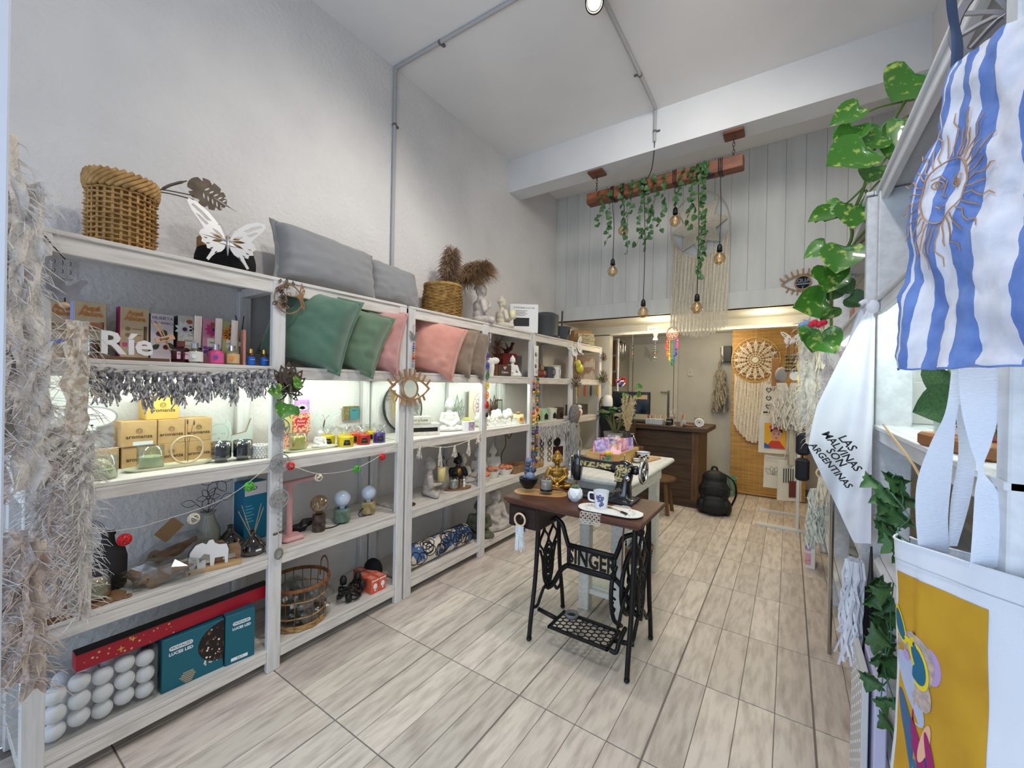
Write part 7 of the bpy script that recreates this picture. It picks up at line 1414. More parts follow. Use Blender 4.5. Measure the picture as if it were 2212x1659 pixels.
def fan(label,loc,m,s_):
    t = thing('cutout_fan',label,'ornament',loc,90)
    for k in range(8): obj('blade',cutmesh('blade',[petal(0,0,pi * (.12 + .76 * k / 7),s_,s_ * .10,.01),petal(0,0,pi * (.12 + .76 * k / 7),s_ * .7,s_ * .05,s_ * .2)],.003),m,t,(0,-.002 * (k % 3),0))
fan('brown cut hamsa hand on the far post',(-1.99,4.24,1.36),BROWNM,.15); fan('dark cut lotus on the end post of the far unit',(-1.985,5.03,1.42),BROWNM,.17); fan('dark cut fan high on the end post',(-1.985,5.03,1.70),BROWNM,.12)
TIE = thing('bookmark_tassels','row of small coloured leather tassels under the far shelf','tassels',(-2.0,0,1.385))
for k,(y,c) in enumerate(((4.32,(150,110,40)),(4.50,(160,60,34)),(4.68,(50,44,44)),(4.90,(190,150,50)))): B().prism([(-.02,0),(.02,0),(.028,-.10),(0,-.13),(-.028,-.10)],-.004,.004).part('tassel',mat('leather_' + str(k),c,.6),TIE,loc=(0,y,0),rot=(0,0,90))
for k,(y,m,lb) in enumerate(((3.52,mat('cream_glaze'),'cream oil burner on the far lower shelf'),(3.68,mat('mint_glaze',(176,206,170),.4),'mint oil burner on the far lower shelf'),(3.86,mat('white_glaze',(222,222,200),.4),'white oil burner with an arched window on the far lower shelf'),(4.02,BROWNM,'dark lantern on the far lower shelf'))): t = thing('oil_burner',lb,'oil burner',(-2.09,y,S3),65); smooth(B().lathe([(0,0),(.05,0),(.055,.11),(.06,.125),(.05,.125),(.045,.01)],16).part('body',m,t)); B().prism([(-.02,.02),(.02,.02),(.02,.06),(0,.085),(-.02,.06)],-.0565,-.050).part('window',BLKP,t)
carton('dark_box','dark striped box on the far lower shelf',(-2.2,4.72,S3),.40,.12,.13,mat('dark_stripe',(44,34,34),.6,col2=(96,84,78),ns=30,stretch=(1,1,8)),90); t = thing('red_mug','red and white mug with a bear on the far lower shelf','mug',(-2.08,4.45,S3)); smooth(B().lathe([(0,0),(.045,0),(.05,.07),(.046,.07),(.04,.01)],18).part('cup',REDM,t)); B().ball((0,.07,.05),(.045,.045,.05),12).ball((0,.07,.11),(.035,.035,.03),10).part('bear',WHITEP,t,True)
for i,(y,lb) in enumerate(((2.79,'white shell shaped holder on the second shelf'),)): t = thing('shell_stand',lb,'ornament',(-2.10,y,S2),66); blob('shell',[((0,0,0),.022,(0,0,.08),.03),((-.02,-.01,.12),(.05,.02,.035)),((.03,-.01,.13),(.045,.02,.03))],.006,STONEW,t,3)
t = carton('dark_plaque','small dark plaque with a heart on the second shelf',(-2.06,2.93,S2),.13,.012,.10,BROWNM,66); text('Llevo',.03,WP,t,(0,-.0068,.035)); obj('heart',cutmesh('heart',[[(0,-.02),(.016,0),(.010,.014),(0,.006),(-.010,.014),(-.016,0)]],.001),mat('tag_wood'),t,(0,-.0066,.075))
t = thing('dried_bouquet','brown dried flower bunch on the second shelf','dried flowers',(-2.22,3.02,S2)); plume('twigs',(0,0,.08),(0,.02,.30),120,.07,mat('dry_twig',(130,84,56),.9),t,.1,.06,90); B().tube([(0,0,0),(0,0,.12)],[.025,.018],10).part('stems',mat('dry_twig'),t)
buddha('small white ganesha like figure on the second shelf',(-2.09,3.10,S2),.20,STONEW,60,'knee','bun'); t = carton('red_box','dark red boxed figurine at the end of the second shelf',(-2.24,3.20,S2),.16,.14,.22,mat('dark_red_card',(120,24,24),.5),70); patch(t,'window',mat('brown_print',(90,50,36),.5),-.05,.05,.03,.15,-.0702)
t = thing('dragon_figure','dark maroon dragon figure on the red box','figurine',(-2.22,3.21,S2 + .22),66); blob('dragon',[((-.02,0,.02),.025,(.03,0,.05),.02),((.03,0,.05),.018,(.05,0,.10),.014),((-.03,0,.03),.012,(-.09,0,.06),.004),((0,0,.05),.01,(-.04,0,.11),.004),((.05,0,.10),(.024,.014,.014))],.006,mat('maroon',(60,18,22),.4),t,2)
t = thing('chain_bracelets','row of bracelets on a white stand below the far fringe','jewellery stand',(-2.08,3.72,S4),66); B().bbox(-.10,.10,.0,.03,0,.36,.004).part('stand',WHITEP,t); [B().tube([(x + .022 * cos(q),-.006,.05 + .055 * k + .022 * sin(q)) for q in [2 * pi * i / 14 for i in range(14)]],.005,5,True).part('bracelet',BLKP if k > 2 else GOLD,t,True) for k in range(6) for x in (-.05,.05)]
t = carton('framed_print','white frame with a dark tree print below the far fringe',(-2.1,4.0,S4),.24,.02,.30,WHITEP,70,cat_='picture'); patch(t,'print',mat('dark_plum_print',(60,20,24),.5),-.08,.09,.03,.15,-.0102); disc(t,'tree_print',BLKP,0,.20,.05,-.011)
t = thing('rope_tray','woven rope tray on the far fourth shelf','tray',(-2.11,3.50,S4),90); B().bbox(-.11,.11,-.08,.08,0,.06,.01).part('tray',WICK,t)
t = thing('pothos_cutting','pale green pothos leaves hanging in front of the monitor','plant',(-1.698,4.950,1.324)); OV = Vector((-1.698,4.950,1.324))
for p,s_,ro in (((-2.004,5.000,1.494),.07,30),((-1.651,4.950,1.297),.075,10),((-1.521,4.950,1.301),.07,-60),((-1.478,4.950,1.403),.065,40)): leaves(t,[(*(Vector(p) - OV),s_,0,-10,ro)],LEAF_A)
B().tube(cat([Vector(p) - OV for p in ((-2.020,5.020,1.584),(-1.794,4.970,1.333),(-1.612,4.950,1.327),(-1.456,4.950,1.414))],5),.002,5).part('stem',STEMM,t)
t = thing('feather_charm','oval wooden charm with green and yellow feathers on the end post','ornament',(-1.985,5.03,1.12),60); obj('oval',cutmesh('oval',[circ(0,0,.055,24,.12),circ(0,0,.045,24,.105)],.006),BROWNM,t); obj('picture',cutmesh('picture',[circ(0,0,.046,24,.106)],.003),mat('charm_picture',(196,186,130),.6,col2=(90,84,60),ns=30),t)
for x,c in ((-.03,'green'),(.0,'red'),(.03,'yellow')): B().prism(petal(x,-.11,-pi / 2,.15,.02),-.003,.003).part('feather',BC[c],t)
t = thing('white_jar','white round jar on the black box beside the end post','jar',(-1.90,4.98,1.13)); smooth(B().lathe([(0,0),(.06,0),(.065,.03),(.06,.10),(.04,.135),(0,.14)],20).part('jar',WHITEP,t)); t = thing('black_speaker','black speaker box under the white jar','speaker',(-1.90,4.98,.74)); B().bbox(-.07,.07,-.06,.06,0,.388,.004).part('housing',BLKP,t); B().bbox(-.09,.09,-.08,.08,-.74,0,.004).part('stand',DKW,t)
# ================================================================ shelving on the right wall
SR = (.33,.80,1.272,1.737,2.15)
SHB = mat('white_board_right',(222,224,226),.6,col2=(206,208,210),ns=6,stretch=(6,1,6))
def right_unit(label,x0,y0,y1,posts,led=True):
    t = thing('shelf_unit',label,'shelf',(x0,y0,0),0,'white shelving along the right wall'); L = y1 - y0; D = .655 - x0
    for y in posts: B().bbox(0,.10,y - y0 - .022,y - y0 + .022,0,SR[4] - .02,.003).part('post',SHB,t); B().bbox(D - .05,D,y - y0 - .022,y - y0 + .022,0,SR[4] - .02,.003).part('rear_post',SHB,t)
    for z in SR:
        for a,b in zip(posts,posts[1:]): B().bbox(.004,.026,a - y0 + .022,b - y0 - .022,z - .055,z - .016,.003).part('rail',SHB,t)
        for k in range(3): B().bbox(.02 + k * (D - .02) / 3,.018 + (k + 1) * (D - .02) / 3,0,L,z - .0155,z,.002).part('board',SHB,t)
        B().bbox(-.004,.018,0,L,z - .014,z,.002).part('front_edge',SHB,t)
    if led: B().bbox(.06,.075,.04,L - .04,SR[3] - .036,SR[3] - .02,.003).part('led_strip',LED,t)
    return t
ru_ = right_unit('white shelf unit on the right nearest the entrance',.262,.885,2.035,[.907,2.008])
for k in range(4): B().bbox(.022 + .093 * k,.113 + .093 * k,-.016,-.001,0,2.13,.003).part('end_board',SHB,ru_)
ru_; right_unit('white shelf unit in the middle of the right wall',.235,2.04,3.42,[2.065,3.395]); right_unit('white shelf unit at the back of the right wall',.235,3.425,4.45,[3.45,4.425])
# ---------------------------------------------------------------- striped flag bag with an embroidered sun
BLU = mat('sky_blue_linen',(112,140,200),.9,col2=(92,120,184),ns=30,bump=.003,bs=26); WHL = mat('white_linen',(226,226,234),.9,col2=(208,210,222),ns=30,bump=.003,bs=26); NAVY = mat('navy_strap',(62,76,104),.85)
t = thing('flag_bag','sky blue and white striped linen bag with an embroidered sun, right edge','bag',(.19,.78,1.43)); FO = Vector((.19,.78,1.43))
FL = [Vector(p) for p in ((0.1461,0.9,1.433),(0.1484,0.895,1.551),(0.1504,0.88,1.671),(0.1676,0.85,1.774),(0.1825,0.82,1.856))]; FR = [Vector(p) for p in ((0.2176,0.62,1.429),(0.2165,0.62,1.510),(0.2152,0.62,1.599),(0.2139,0.62,1.688),(0.2124,0.62,1.795))]
def fq(cc,v): k = min(3,int(v * 4)); return cc[k].lerp(cc[k + 1],v * 4 - k)
FLc,FRc = cat(FL,6),cat(FR,6)
def fy(u,v):   # u from the far edge to the near one, v from the hem up
    i = min(23,int(v * 24)); f = v * 24 - i; p = FLc[i].lerp(FLc[i + 1],f).lerp(FRc[i].lerp(FRc[i + 1],f),u) - FO
    w = .006 * sin(v * 13 + u * 6) * (1 - .6 * v) + .010 * nz(u * 5,v * 6) + .004 * nz(u * 9,v * 22)
    return p + Vector((-.95 * w,-.3 * w,.004 * nz(u * 8,5)))
ed = [0,.045,.07,.135,.235,.335,.435,.575,.80,1]
for i in range(9):
    a,b_ = ed[i],ed[i + 1]; B().grid(lambda u,v: fy(a + (b_ - a) * u,v),7,48).part('blue_stripe' if i % 2 == 0 else 'white_stripe',BLU if i % 2 == 0 else WHL,t,True)
B().grid(lambda u,v: fy(u,v) + Vector((.022,.008,0)),10,14).part('back_panel',WHL,t,True); B().tube([fy(i / 24,0) for i in range(25)],.0014,5).part('hem',BLU,t)
B().tube(cat([fy(.02,.97) + Vector((.008,.01,-.02)),Vector((0.1889,0.83,1.892)) - FO,Vector((0.1902,0.86,1.956)) - FO,Vector((0.1941,0.9,2.049)) - FO],6),.011,6,flat=.25).part('strap',NAVY,t,True)
SUNT = mat('gold_thread',(176,136,104),.6); cu_,cv_ = .30,.565; e_ = .01
du_,dv_ = (fy(cu_ + e_,cv_) - fy(cu_,cv_)).length / e_,(fy(cu_,cv_ + e_) - fy(cu_,cv_)).length / e_
def sp(r,q): return fy(cu_ + r * cos(q) / du_,cv_ + r * sin(q) / dv_) + Vector((-.0018,-.0006,0))
def sxy(x,z): return sp(hypot(x,z),atan2(z,x))
B().tube([sp(.042,2 * pi * i / 36) for i in range(36)],.0011,4,True).part('sun_face_ring',SUNT,t)
for k in range(32):
    q = 2 * pi * k / 32; B().tube([sp(.045 + (.036 + .022 * (k % 2)) * f / 5,q + (.06 * sin(f * 1.8) if k % 2 else 0)) for f in range(6)],[.0009] * 5 + [.0005],3).part('sun_ray',SUNT,t)
for s_ in (-1,1): B().tube([sxy(.016 * s_ + .009 * cos(a),.008 + .005 * sin(a)) for a in [2 * pi * i / 12 for i in range(12)]],.0009,4,True).part('sun_eye',SUNT,t); B().tube([sxy(.016 * s_ + .003 * cos(a),.008 + .003 * sin(a)) for a in [2 * pi * i / 8 for i in range(8)]],.0009,4,True).part('sun_eye',SUNT,t); B().tube([sxy(s_ * .006,.014),sxy(s_ * .016,.02),sxy(s_ * .027,.016)],.0009,4).part('sun_brow',SUNT,t)
B().tube([sxy(-.003,.014),sxy(-.004,-.006),sxy(.005,-.008)],.0009,4).part('sun_nose',SUNT,t); B().tube([sxy(-.010,-.02),sxy(0,-.023),sxy(.010,-.02)],.001,4).part('sun_mouth',SUNT,t)
t = thing('tree_disc','grey metal tree of life disc hanging above the striped bag','ornament',(0.2785,0.95,1.999)); t.rotation_euler = (0,0,radians(-30)); obj('rim',cutmesh('rim',[circ(0,0,.075,40),circ(0,0,.062,40)],.004),DV,t)
for k in range(9): a = -.6 + k * .55; B().tube(cat([(0,0,-.06),(.012 * cos(a),0,-.01),(.06 * cos(a),0,.06 * sin(a))],4),.004,4).part('branch',DV,t)
# ---------------------------------------------------------------- cotton tote bag with a picture
COT = mat('natural_cotton',(222,226,234),.9,bump=.0004,bs=300); HERR = mat('herringbone_strap',(222,226,236),.9,bump=.002,bs=160,stretch=(1,1,2.5))
t = thing('tote_bag','white cotton tote bag printed with a cat in sunglasses on yellow, right edge','bag',(.168,1.045,1.117)); D_ = Vector((.514,-.857,0)); N_ = Vector((-.857,-.514,0))
def tf(u,v,off=0):   # u metres along the face from its far fold, v metres below the rim
    c = max(0,.012 - u); p = D_ * u - N_ * (c * c * 14) + N_ * (off + .004 * nz(u * 14,v * 9) + .010 * sin(u * 9)) + N_ * (-.012 * sin(min(1,v / .5) * pi) * (u < .05))
    return Vector((p.x,p.y,.11 * u * (1 - v) + .004 - v))
B().grid(lambda u,v: tf(-.035 + .36 * u,.50 * v),34,26).part('front_panel',COT,t,True); B().grid(lambda u,v: tf(-.01 + .335 * u,.50 * v,-.03 - .02 * sin(pi * u) * (1 - v)),14,14).part('back_panel',COT,t,True)
B().tube([tf(-.035 + .36 * i / 30,0) for i in range(31)],.002,6).part('rim_seam',COT,t); B().tube([tf(-.02 + .34 * i / 30,.036,.0012) for i in range(31)],.0006,4).part('hem_stitch',mat('grey_stitch',(176,182,196),.8),t); B().tube([tf(-.01 + .3 * i / 20,-.001,-.03 - .02 * sin(pi * i / 20)) for i in range(21)],.002,6).part('rear_rim',COT,t)
YEL = mat('golden_print',(196,150,36),.8,col2=(176,130,30),ns=9); B().grid(lambda u,v: tf(.004 + .170 * u,.058 + .43 * v,.0012),20,26).part('yellow_print',YEL,t,True)
def pr(name,cu,cv,ru,rv,m,off,rot=0,n=22):
    cp = lambda k: [tf(cu + k * (ru * cos(a) * cos(rot) - rv * sin(a) * sin(rot)),cv + k * (ru * cos(a) * sin(rot) + rv * sin(a) * cos(rot)),off) for a in [2 * pi * i / n for i in range(n)]]
    A,Bp,c0 = cp(1),cp(.5),tf(cu,cv,off); B().add(A + Bp + [c0],[(i,(i + 1) % n,n + (i + 1) % n,n + i) for i in range(n)] + [(n + i,n + (i + 1) % n,2 * n) for i in range(n)]).part(name,m,t)
FURG = mat('grey_fur_print',(150,140,146),.8,col2=(196,170,150),ns=90); PNKE = mat('lilac_ear_print',(176,146,190),.7); TEALP = mat('teal_lens_print',(24,96,126),.5); YFR = mat('yellow_frame_print',(226,200,40),.5); BLUP = mat('blue_coat_print',(24,120,176),.7,col2=(20,80,130),ns=70); MAGP = mat('magenta_print',(150,30,96),.6); PF = mat('pale_fur_print',(172,180,204),.7)
pr('ear_print',0.0853,0.1928,0.0189,0.0286,PNKE,.0016,-.2); pr('head_print',0.0450,0.2050,0.0459,0.0520,FURG,.0019,.5); pr('muzzle_print',0.0398,0.2538,0.0243,0.0598,PF,.0022,-.55); pr('cheek_print',0.0671,0.2416,0.0216,0.0338,FURG,.0025,-.4); pr('lens_frame_print',0.0567,0.2026,0.0236,0.0416,YFR,.0029,-.45); pr('lens_print',0.0567,0.2026,0.0182,0.0338,TEALP,.0032,-.45); pr('lens_frame_print',0.0125,0.1538,0.0108,0.0338,YFR,.0029,-.3); pr('lens_print',0.0125,0.1538,0.0081,0.0273,TEALP,.0032,-.3); pr('nose_print',0.0242,0.2050,0.0068,0.0091,PNKE,.0034); pr('glasses_bridge_print',0.0320,0.1769,0.0108,0.0052,YFR,.0034,.5)
pr('coat_print',0.0801,0.4429,0.0324,0.1105,BLUP,.0019,-.2); pr('coat_print',0.0476,0.3758,0.0135,0.1105,mat('slate_print',(66,96,130),.7),.0022,-.35); pr('tie_print',0.0619,0.3392,0.0108,0.0520,MAGP,.0027,-.4); pr('collar_print',0.0775,0.3270,0.0081,0.0390,mat('peach_print',(222,170,140),.7),.003,.25); pr('lapel_print',0.0879,0.3453,0.0068,0.0416,MAGP,.0033,-.2)
TO = Vector((.168,1.045,1.117))
def ribbon(pairs):
    L_,R_2 = cat([Vector(p[0]) - TO for p in pairs],6),cat([Vector(p[1]) - TO for p in pairs],6); n = len(L_) - 1
    B().grid(lambda u,v: L_[round(v * n)].lerp(R_2[round(v * n)],u),6,n).part('strap',HERR,t,True)
ribbon([((0.1938,1.0000,1.1144),(0.2313,1.0000,1.1237)),((0.1868,0.9900,1.1767),(0.2264,0.9900,1.1847)),((0.1857,0.9800,1.2431),(0.2270,0.9800,1.2493)),((0.1986,0.9700,1.3095),(0.2270,0.9700,1.3123)),((0.2137,0.9600,1.3656),(0.2275,0.9600,1.3663)),((0.2219,0.9700,1.4346),(0.2430,0.9700,1.4345))])
ribbon([((0.2295,1.0000,1.1351),(0.2404,1.0000,1.1378)),((0.2316,1.0000,1.2146),(0.2543,1.0000,1.2186)),((0.2392,1.0000,1.2945),(0.2606,1.0000,1.2969)),((0.2341,1.0000,1.3727),(0.2578,1.0000,1.3738)),((0.2276,1.0000,1.4435),(0.2547,1.0000,1.4433))])
ribbon([((0.2337,0.9150,1.1314),(0.2758,0.9150,1.1426)),((0.2345,0.9100,1.1933),(0.2708,0.9100,1.2010)),((0.2386,0.9200,1.2482),(0.2614,0.9200,1.2519)),((0.2437,0.9300,1.2792),(0.2495,0.9300,1.2799)),((0.2347,0.9300,1.3177),(0.2571,0.9300,1.3199)),((0.2244,0.9300,1.3749),(0.2652,0.9300,1.3769)),((0.2221,0.9400,1.4482),(0.2675,0.9400,1.4476))])
t = thing('yarn_hanging','white chunky yarn knots hanging behind the bag straps','wall hanging',(0.3047,1.000,1.398)); b = B(); g = random.Random(51)
for k in range(14): b.tube(cat([(g.uniform(-.03,.04),g.uniform(-.02,.02),.07 - .13 * j / 4 + g.uniform(-.02,.02)) for j in range(5)],4),.0045,6)
stuff(b.part('yarn',mat('white_wool',(226,230,240),.95,bump=.003,bs=90),t,True))
# ---------------------------------------------------------------- hanging towel with handwriting
TOW = mat('white_towel',(232,232,238),.9,col2=(220,222,230),ns=5,bump=.0015,bs=26)
t = thing('tea_towel','white linen towel with black handwriting tied to the right post','towel',(.225,1.965,1.70))
def tw_(u,v):
    z = -v * (.52 + .44 * u - .12 * max(0,u - .75) * 4); spread = .012 + .185 * v ** .9 * (1 - .18 * max(0,v - .7) / .3); x = .022 - spread * (1 - u) - .02 * v * (1 - u); y = -.012 - .03 * sin(u * 7 + 1) * v - .010 * sin(u * 15 + v * 3) * v - .03 * v
    return (x,y,z)
B().grid(tw_,34,30).part('cloth',TOW,t,True); B().grid(lambda u,v: (tw_(u,v)[0] + .01,tw_(u,v)[1] + .04 + .02 * v,tw_(u,v)[2] * .97),14,14).part('rear_fold',TOW,t,True); B().ball((.02,-.006,.0),(.022,.018,.026),10).tube(cat([(.02,0,.0),(.0,-.012,.02),(-.015,-.014,.012)],4),.010,6).part('knot',TOW,t,True)
HW = mat('black_marker',(24,24,28),.7)
for s_,x,z,sz in (('LAS',-.052,-.49,.036),('MALVINAS',-.068,-.52,.034),('SON',-.082,-.545,.034),('ARGENTINAS',-.098,-.575,.030)): obj('lettering',textmesh('lettering',s_,sz,.001,offset=.0007,shear=.15),HW,t,(x,-.092,z),(0,52,0))
t = thing('tea_towel','second white towel hanging behind the lettered one','towel',(.235,2.13,1.74)); B().grid(lambda u,v: (-.005 - .10 * v * (1 - u) + .02 * u,.012 * sin(u * 8 + v * 3),-v * (.40 + .1 * u)),14,16).part('cloth',TOW,t,True)
t = thing('white_scarf','ragged white fringe hanging below the towel tip','scarf',(.205,1.88,.80)); b = B(); g = random.Random(61); strands(b,[(g.uniform(-.03,.02),g.uniform(-.03,.03),0) for _ in range(60)],.34,1,.03,.004,g,5,.010); stuff(b.part('fringe',TOW,t))
t = thing('black_tassel','long black tassel hanging behind the towel','tassel',(.235,1.80,.86)); b = B(); strands(b,[(g.uniform(-.012,.012),g.uniform(-.012,.012),-.12) for _ in range(50)],.32,1,.012,.003,g,4,.003); stuff(b.part('strands',BLKP,t)); B().tube([(0,0,.02),(0,0,-.06),(0,0,-.13)],[.003,.006,.012],8).part('head',BLKP,t)
# ---------------------------------------------------------------- pothos along the top of the right shelves
t = thing('pothos_plant','trailing variegated pothos vine on top of the right shelves','plant',(0.3655,2.200,2.572))
OV = Vector((0.3655,2.200,2.572))
def vine(pts,r=.006,m=None): B().tube(cat([Vector(p) - OV for p in pts],5),r,6).part('stem',m or STEMM,t,True)
vine([(0.4068,2.250,2.641),(0.3265,2.200,2.476),(0.2629,2.180,2.357),(0.2429,2.200,2.239),(0.2055,2.220,2.121),(0.2069,2.250,2.033),(0.153,2.300,1.924),(0.1535,2.400,1.808),(0.1666,2.500,1.635)])
vine([(0.3947,2.250,2.563),(0.2908,2.200,2.545),(0.2338,2.160,2.514)],.004); vine([(0.3482,2.200,2.396),(0.2824,2.160,2.286),(0.2315,2.200,2.223),(0.1652,2.200,2.162),(0.07949,2.200,2.120)],.004); vine([(0.2461,2.200,2.219),(0.2695,2.200,2.101),(0.2201,2.200,2.015),(0.1687,2.200,1.947)],.005); vine([(0.2885,2.200,2.246),(0.2253,2.200,2.148),(0.2657,2.220,2.051),(0.2059,2.200,1.979)],.004)
for (p,s_,a,ti,ro,me) in (((0.3883,2.200,2.636),.20,20,-10,38,LEAF_A),((0.3631,2.160,2.446),.20,-20,-10,12,LEAF_B),((0.2149,2.120,2.523),.135,10,-15,62,LEAF_B),((0.2066,2.140,2.463),.125,-15,-10,28,LEAF_A),((0.2351,2.100,2.341),.19,10,-20,62,LEAF_A),((0.3335,2.200,2.465),.14,30,0,-20,LEAF_A),((0.2859,2.150,2.408),.12,15,-10,60,LEAF_A),((0.2672,2.150,2.286),.10,10,-10,20,LEAF_A),
    ((0.1954,2.150,2.146),.13,20,-10,5,LEAF_A),((0.1739,2.180,2.175),.11,-20,-10,40,LEAF_A),((0.1409,2.180,2.150),.12,10,-30,66,LEAF_B),((0.1789,2.150,1.985),.15,0,-10,14,LEAF_A),((0.1211,2.200,2.017),.11,-10,-20,60,LEAF_B),((0.1305,2.200,1.923),.13,10,-10,-4,LEAF_A),((0.1629,2.300,1.912),.12,0,-10,20,LEAF_A),((0.1336,2.350,1.801),.16,5,-15,76,LEAF_A),((0.1539,2.400,1.782),.10,5,-15,30,LEAF_A),((0.1066,2.450,1.655),.11,10,-10,16,LEAF_A),((0.1165,2.400,1.660),.14,0,-10,-28,LEAF_A),((0.0881,2.450,1.689),.09,-10,-10,30,LEAF_A),((0.1941,2.400,1.889),.08,0,0,-30,FIG),((0.1745,2.400,1.866),.08,0,0,30,FIG),((0.2199,2.400,1.823),.09,0,0,-50,FIG)): leaves(t,[(*(Vector(p) - OV),s_ * .84,a,ti,ro)],me)
t = thing('pothos_plant','pothos leaves at the top right corner above the striped bag','plant',(.20,.82,2.02)); leaves(t,[(-.01,0,.14,.15,-30,-10,40,),(.03,-.05,.13,.16,-10,-10,20),(.0,-.02,.10,.10,-30,-20,70)],LEAF_B); B().tube(cat([(.05,.05,.16),(0,0,.13),(.04,-.1,.12)],4),.004,5).part('stem',STEMM,t)
t = thing('ivy_garland','artificial green ivy hanging over the lower right shelves','plant',(.235,1.45,.88)); g = random.Random(71)
for y0,z0,L in ((.10,-.02,.30),(.16,-.04,.26),(.04,.0,.34),(-.06,.26,.12),(.02,.30,.10)):
    cv = cat([(g.uniform(-.02,.01),y0 + g.uniform(-.03,.03) - .02 * k,z0 - L * k / 5) for k in range(6)],4); B().tube(cv,.0016,4).part('stem',mat('ivy_stem',(60,110,80),.6),t)
    for k in range(7): p = cv[int((k + .5) / 7 * (len(cv) - 1))]; leaves(t,[(p.x - .012 + g.uniform(-.02,.02),p.y,p.z,g.uniform(.04,.06),-10 + g.uniform(-50,50),g.uniform(-30,0),g.uniform(-70,70))],IVY)
t = thing('dark_leaf_plant','glossy dark green leaves at the right edge behind the bag straps','plant',(0.291,0.98,1.259)); OV = Vector((0.291,0.98,1.259))
for p,s_,ro in (((0.2807,0.97,1.263),.075,-60),((0.2939,0.97,1.189),.06,-40),((0.2411,1.080,1.438),.06,20),((0.2475,1.060,1.381),.065,70),((0.2949,0.95,1.188),.06,10)): leaves(t,[(*(Vector(p) - OV),s_,10,-10,ro)],FIG)
B().tube(cat([Vector(p) - OV for p in ((0.241,1.080,1.447),(0.2643,1.040,1.373),(0.286,1.000,1.322),(0.2987,0.97,1.183))],5),.002,5).part('stem',STEMM,t)
# ---------------------------------------------------------------- goods on the right shelves
t = thing('black_sandal','black leather slipper with white stitching standing on the upper right shelf','shoe',(.345,1.66,1.738),-60); o_ = [(.045 * cos(q) * (1 - .18 * sin(q)),.13 + .13 * sin(q)) for q in [2 * pi * i / 28 for i in range(28)]]; B().prism(o_,-.006,.006).part('sole',BLKP,t); B().tube([(x * .86,-.007,.13 + (z - .13) * .92) for x,z in o_],.0012,4,True).part('stitching',mat('white_stitch',(206,206,206),.7),t); B().tube(cat([(-.045,-.004,.15),(-.02,-.035,.17),(.02,-.035,.18),(.045,-.004,.19)],5),.014,6,flat=.3).part('strap',BLKP,t,True)
carton('black_bag_box','black box behind the slipper',(.40,1.86,1.738),.18,.10,.26,BLKP,-90); carton('salmon_box','salmon pink box on the upper right shelf behind the bag',(.36,1.38,1.738),.14,.16,.24,mat('salmon_card',(206,150,146),.6),-90); carton('blue_bin','pale blue storage bin at the back of the upper right shelf',(.53,1.80,1.738),.30,.16,.30,mat('blue_bin',(126,150,186),.6),-90); carton('blue_bin','tall pale blue bin next to the salmon box',(.54,1.45,1.738),.28,.16,.34,mat('blue_bin'),-90)
t = thing('olive_bottle','dark olive bottle behind the striped bag','bottle',(.34,1.22,1.738)); smooth(B().lathe([(0,0),(.04,0),(.042,.02),(.042,.22),(.02,.27),(.018,.32),(0,.32)],18).part('body',mat('olive_glass',(70,74,44),.2),t))
t = thing('serving_board','thick wooden board at the front of the lit right shelf','board',(.345,1.24,SR[2]),-80); B().bbox(-.13,.13,-.07,.07,0,.032,.006).part('slab',mat('brown_slab',(160,108,66),.5,col2=(130,82,46),ns=8,stretch=(1,8,8)),t)
t = thing('heart_mug','white mug printed with hearts on the wooden board','mug',(.335,1.305,SR[2] + .033),-70); smooth(B().lathe([(0,0),(.036,0),(.038,.08),(.034,.08),(.033,.006),(0,.006)],22).part('cup',mat('white_porcelain'),t)); [obj('heart_print',cutmesh('heart_print',[[(0,-.008),(.007,0),(.004,.006),(0,.003),(-.004,.006),(-.007,0)]],.001),REDM if k % 2 else HW,t,(-.018 + .018 * (k % 3),-.0385,.018 + .022 * (k // 3))) for k in range(9)]
t = thing('pink_jar','round pink ceramic jar beside the heart mug','jar',(.33,1.20,SR[2] + .033)); smooth(B().lathe([(0,0),(.03,0),(.046,.035),(.04,.07),(.022,.085),(.024,.095),(.018,.095)],22).part('jar',mat('pink_glaze',(222,160,160),.3,col2=(210,140,140),ns=20),t)); carton('tiny_card','tiny patterned card before the pink jar',(.285,1.16,SR[2] + .033),.035,.004,.05,mat('cream_floral'),-80,cat_='card')
for i,(y,m,lb) in enumerate(((1.55,WAX,'pale yellow candle glass on the lit right shelf'),(1.70,WAXW,'white candle glass at the back of the lit right shelf'))): jar(lb,(.40,y,SR[2]),.045,.10,m,.07)
t = thing('gold_bundle','bundle of gold straws on the lit right shelf','straws',(.36,1.45,SR[2] + .0),-60); [B().cyl((-.06 + .003 * k,0,.012 + .004 * (k % 4)),(.06 + .002 * k,.005 * (k % 3),.06 + .008 * (k % 5)),.003,n=5).part('straw',mat('gold_cap'),t) for k in range(12)]; B().tube(cat([(-.05,.0,.0),(-.02,.0,.10),(.05,.0,.16)],5),.005,6).part('metal_straw',GOLD,t,True)
t = thing('wicker_tray','brown wicker basket with an orange on the lower right shelf','basket',(.37,1.33,SR[1])); weave(B(),lambda z: .10 + .1 * z,.002,.09,8,22,.003,.005).part('woven_body',WICKD,t,True); B().tube([(.112 * cos(q),.112 * sin(q),.092) for q in [2 * pi * i / 30 for i in range(30)]],.008,6,True).part('rim',WICKD,t,True)
t = thing('orange_candle','orange candle in the brown wicker basket','candle',(.33,1.36,SR[1] + .05)); B().lathe([(0,0),(.035,0),(.037,.06),(0,.062)],18).part('wax',mat('orange_wax',(232,150,30),.5),t,True)
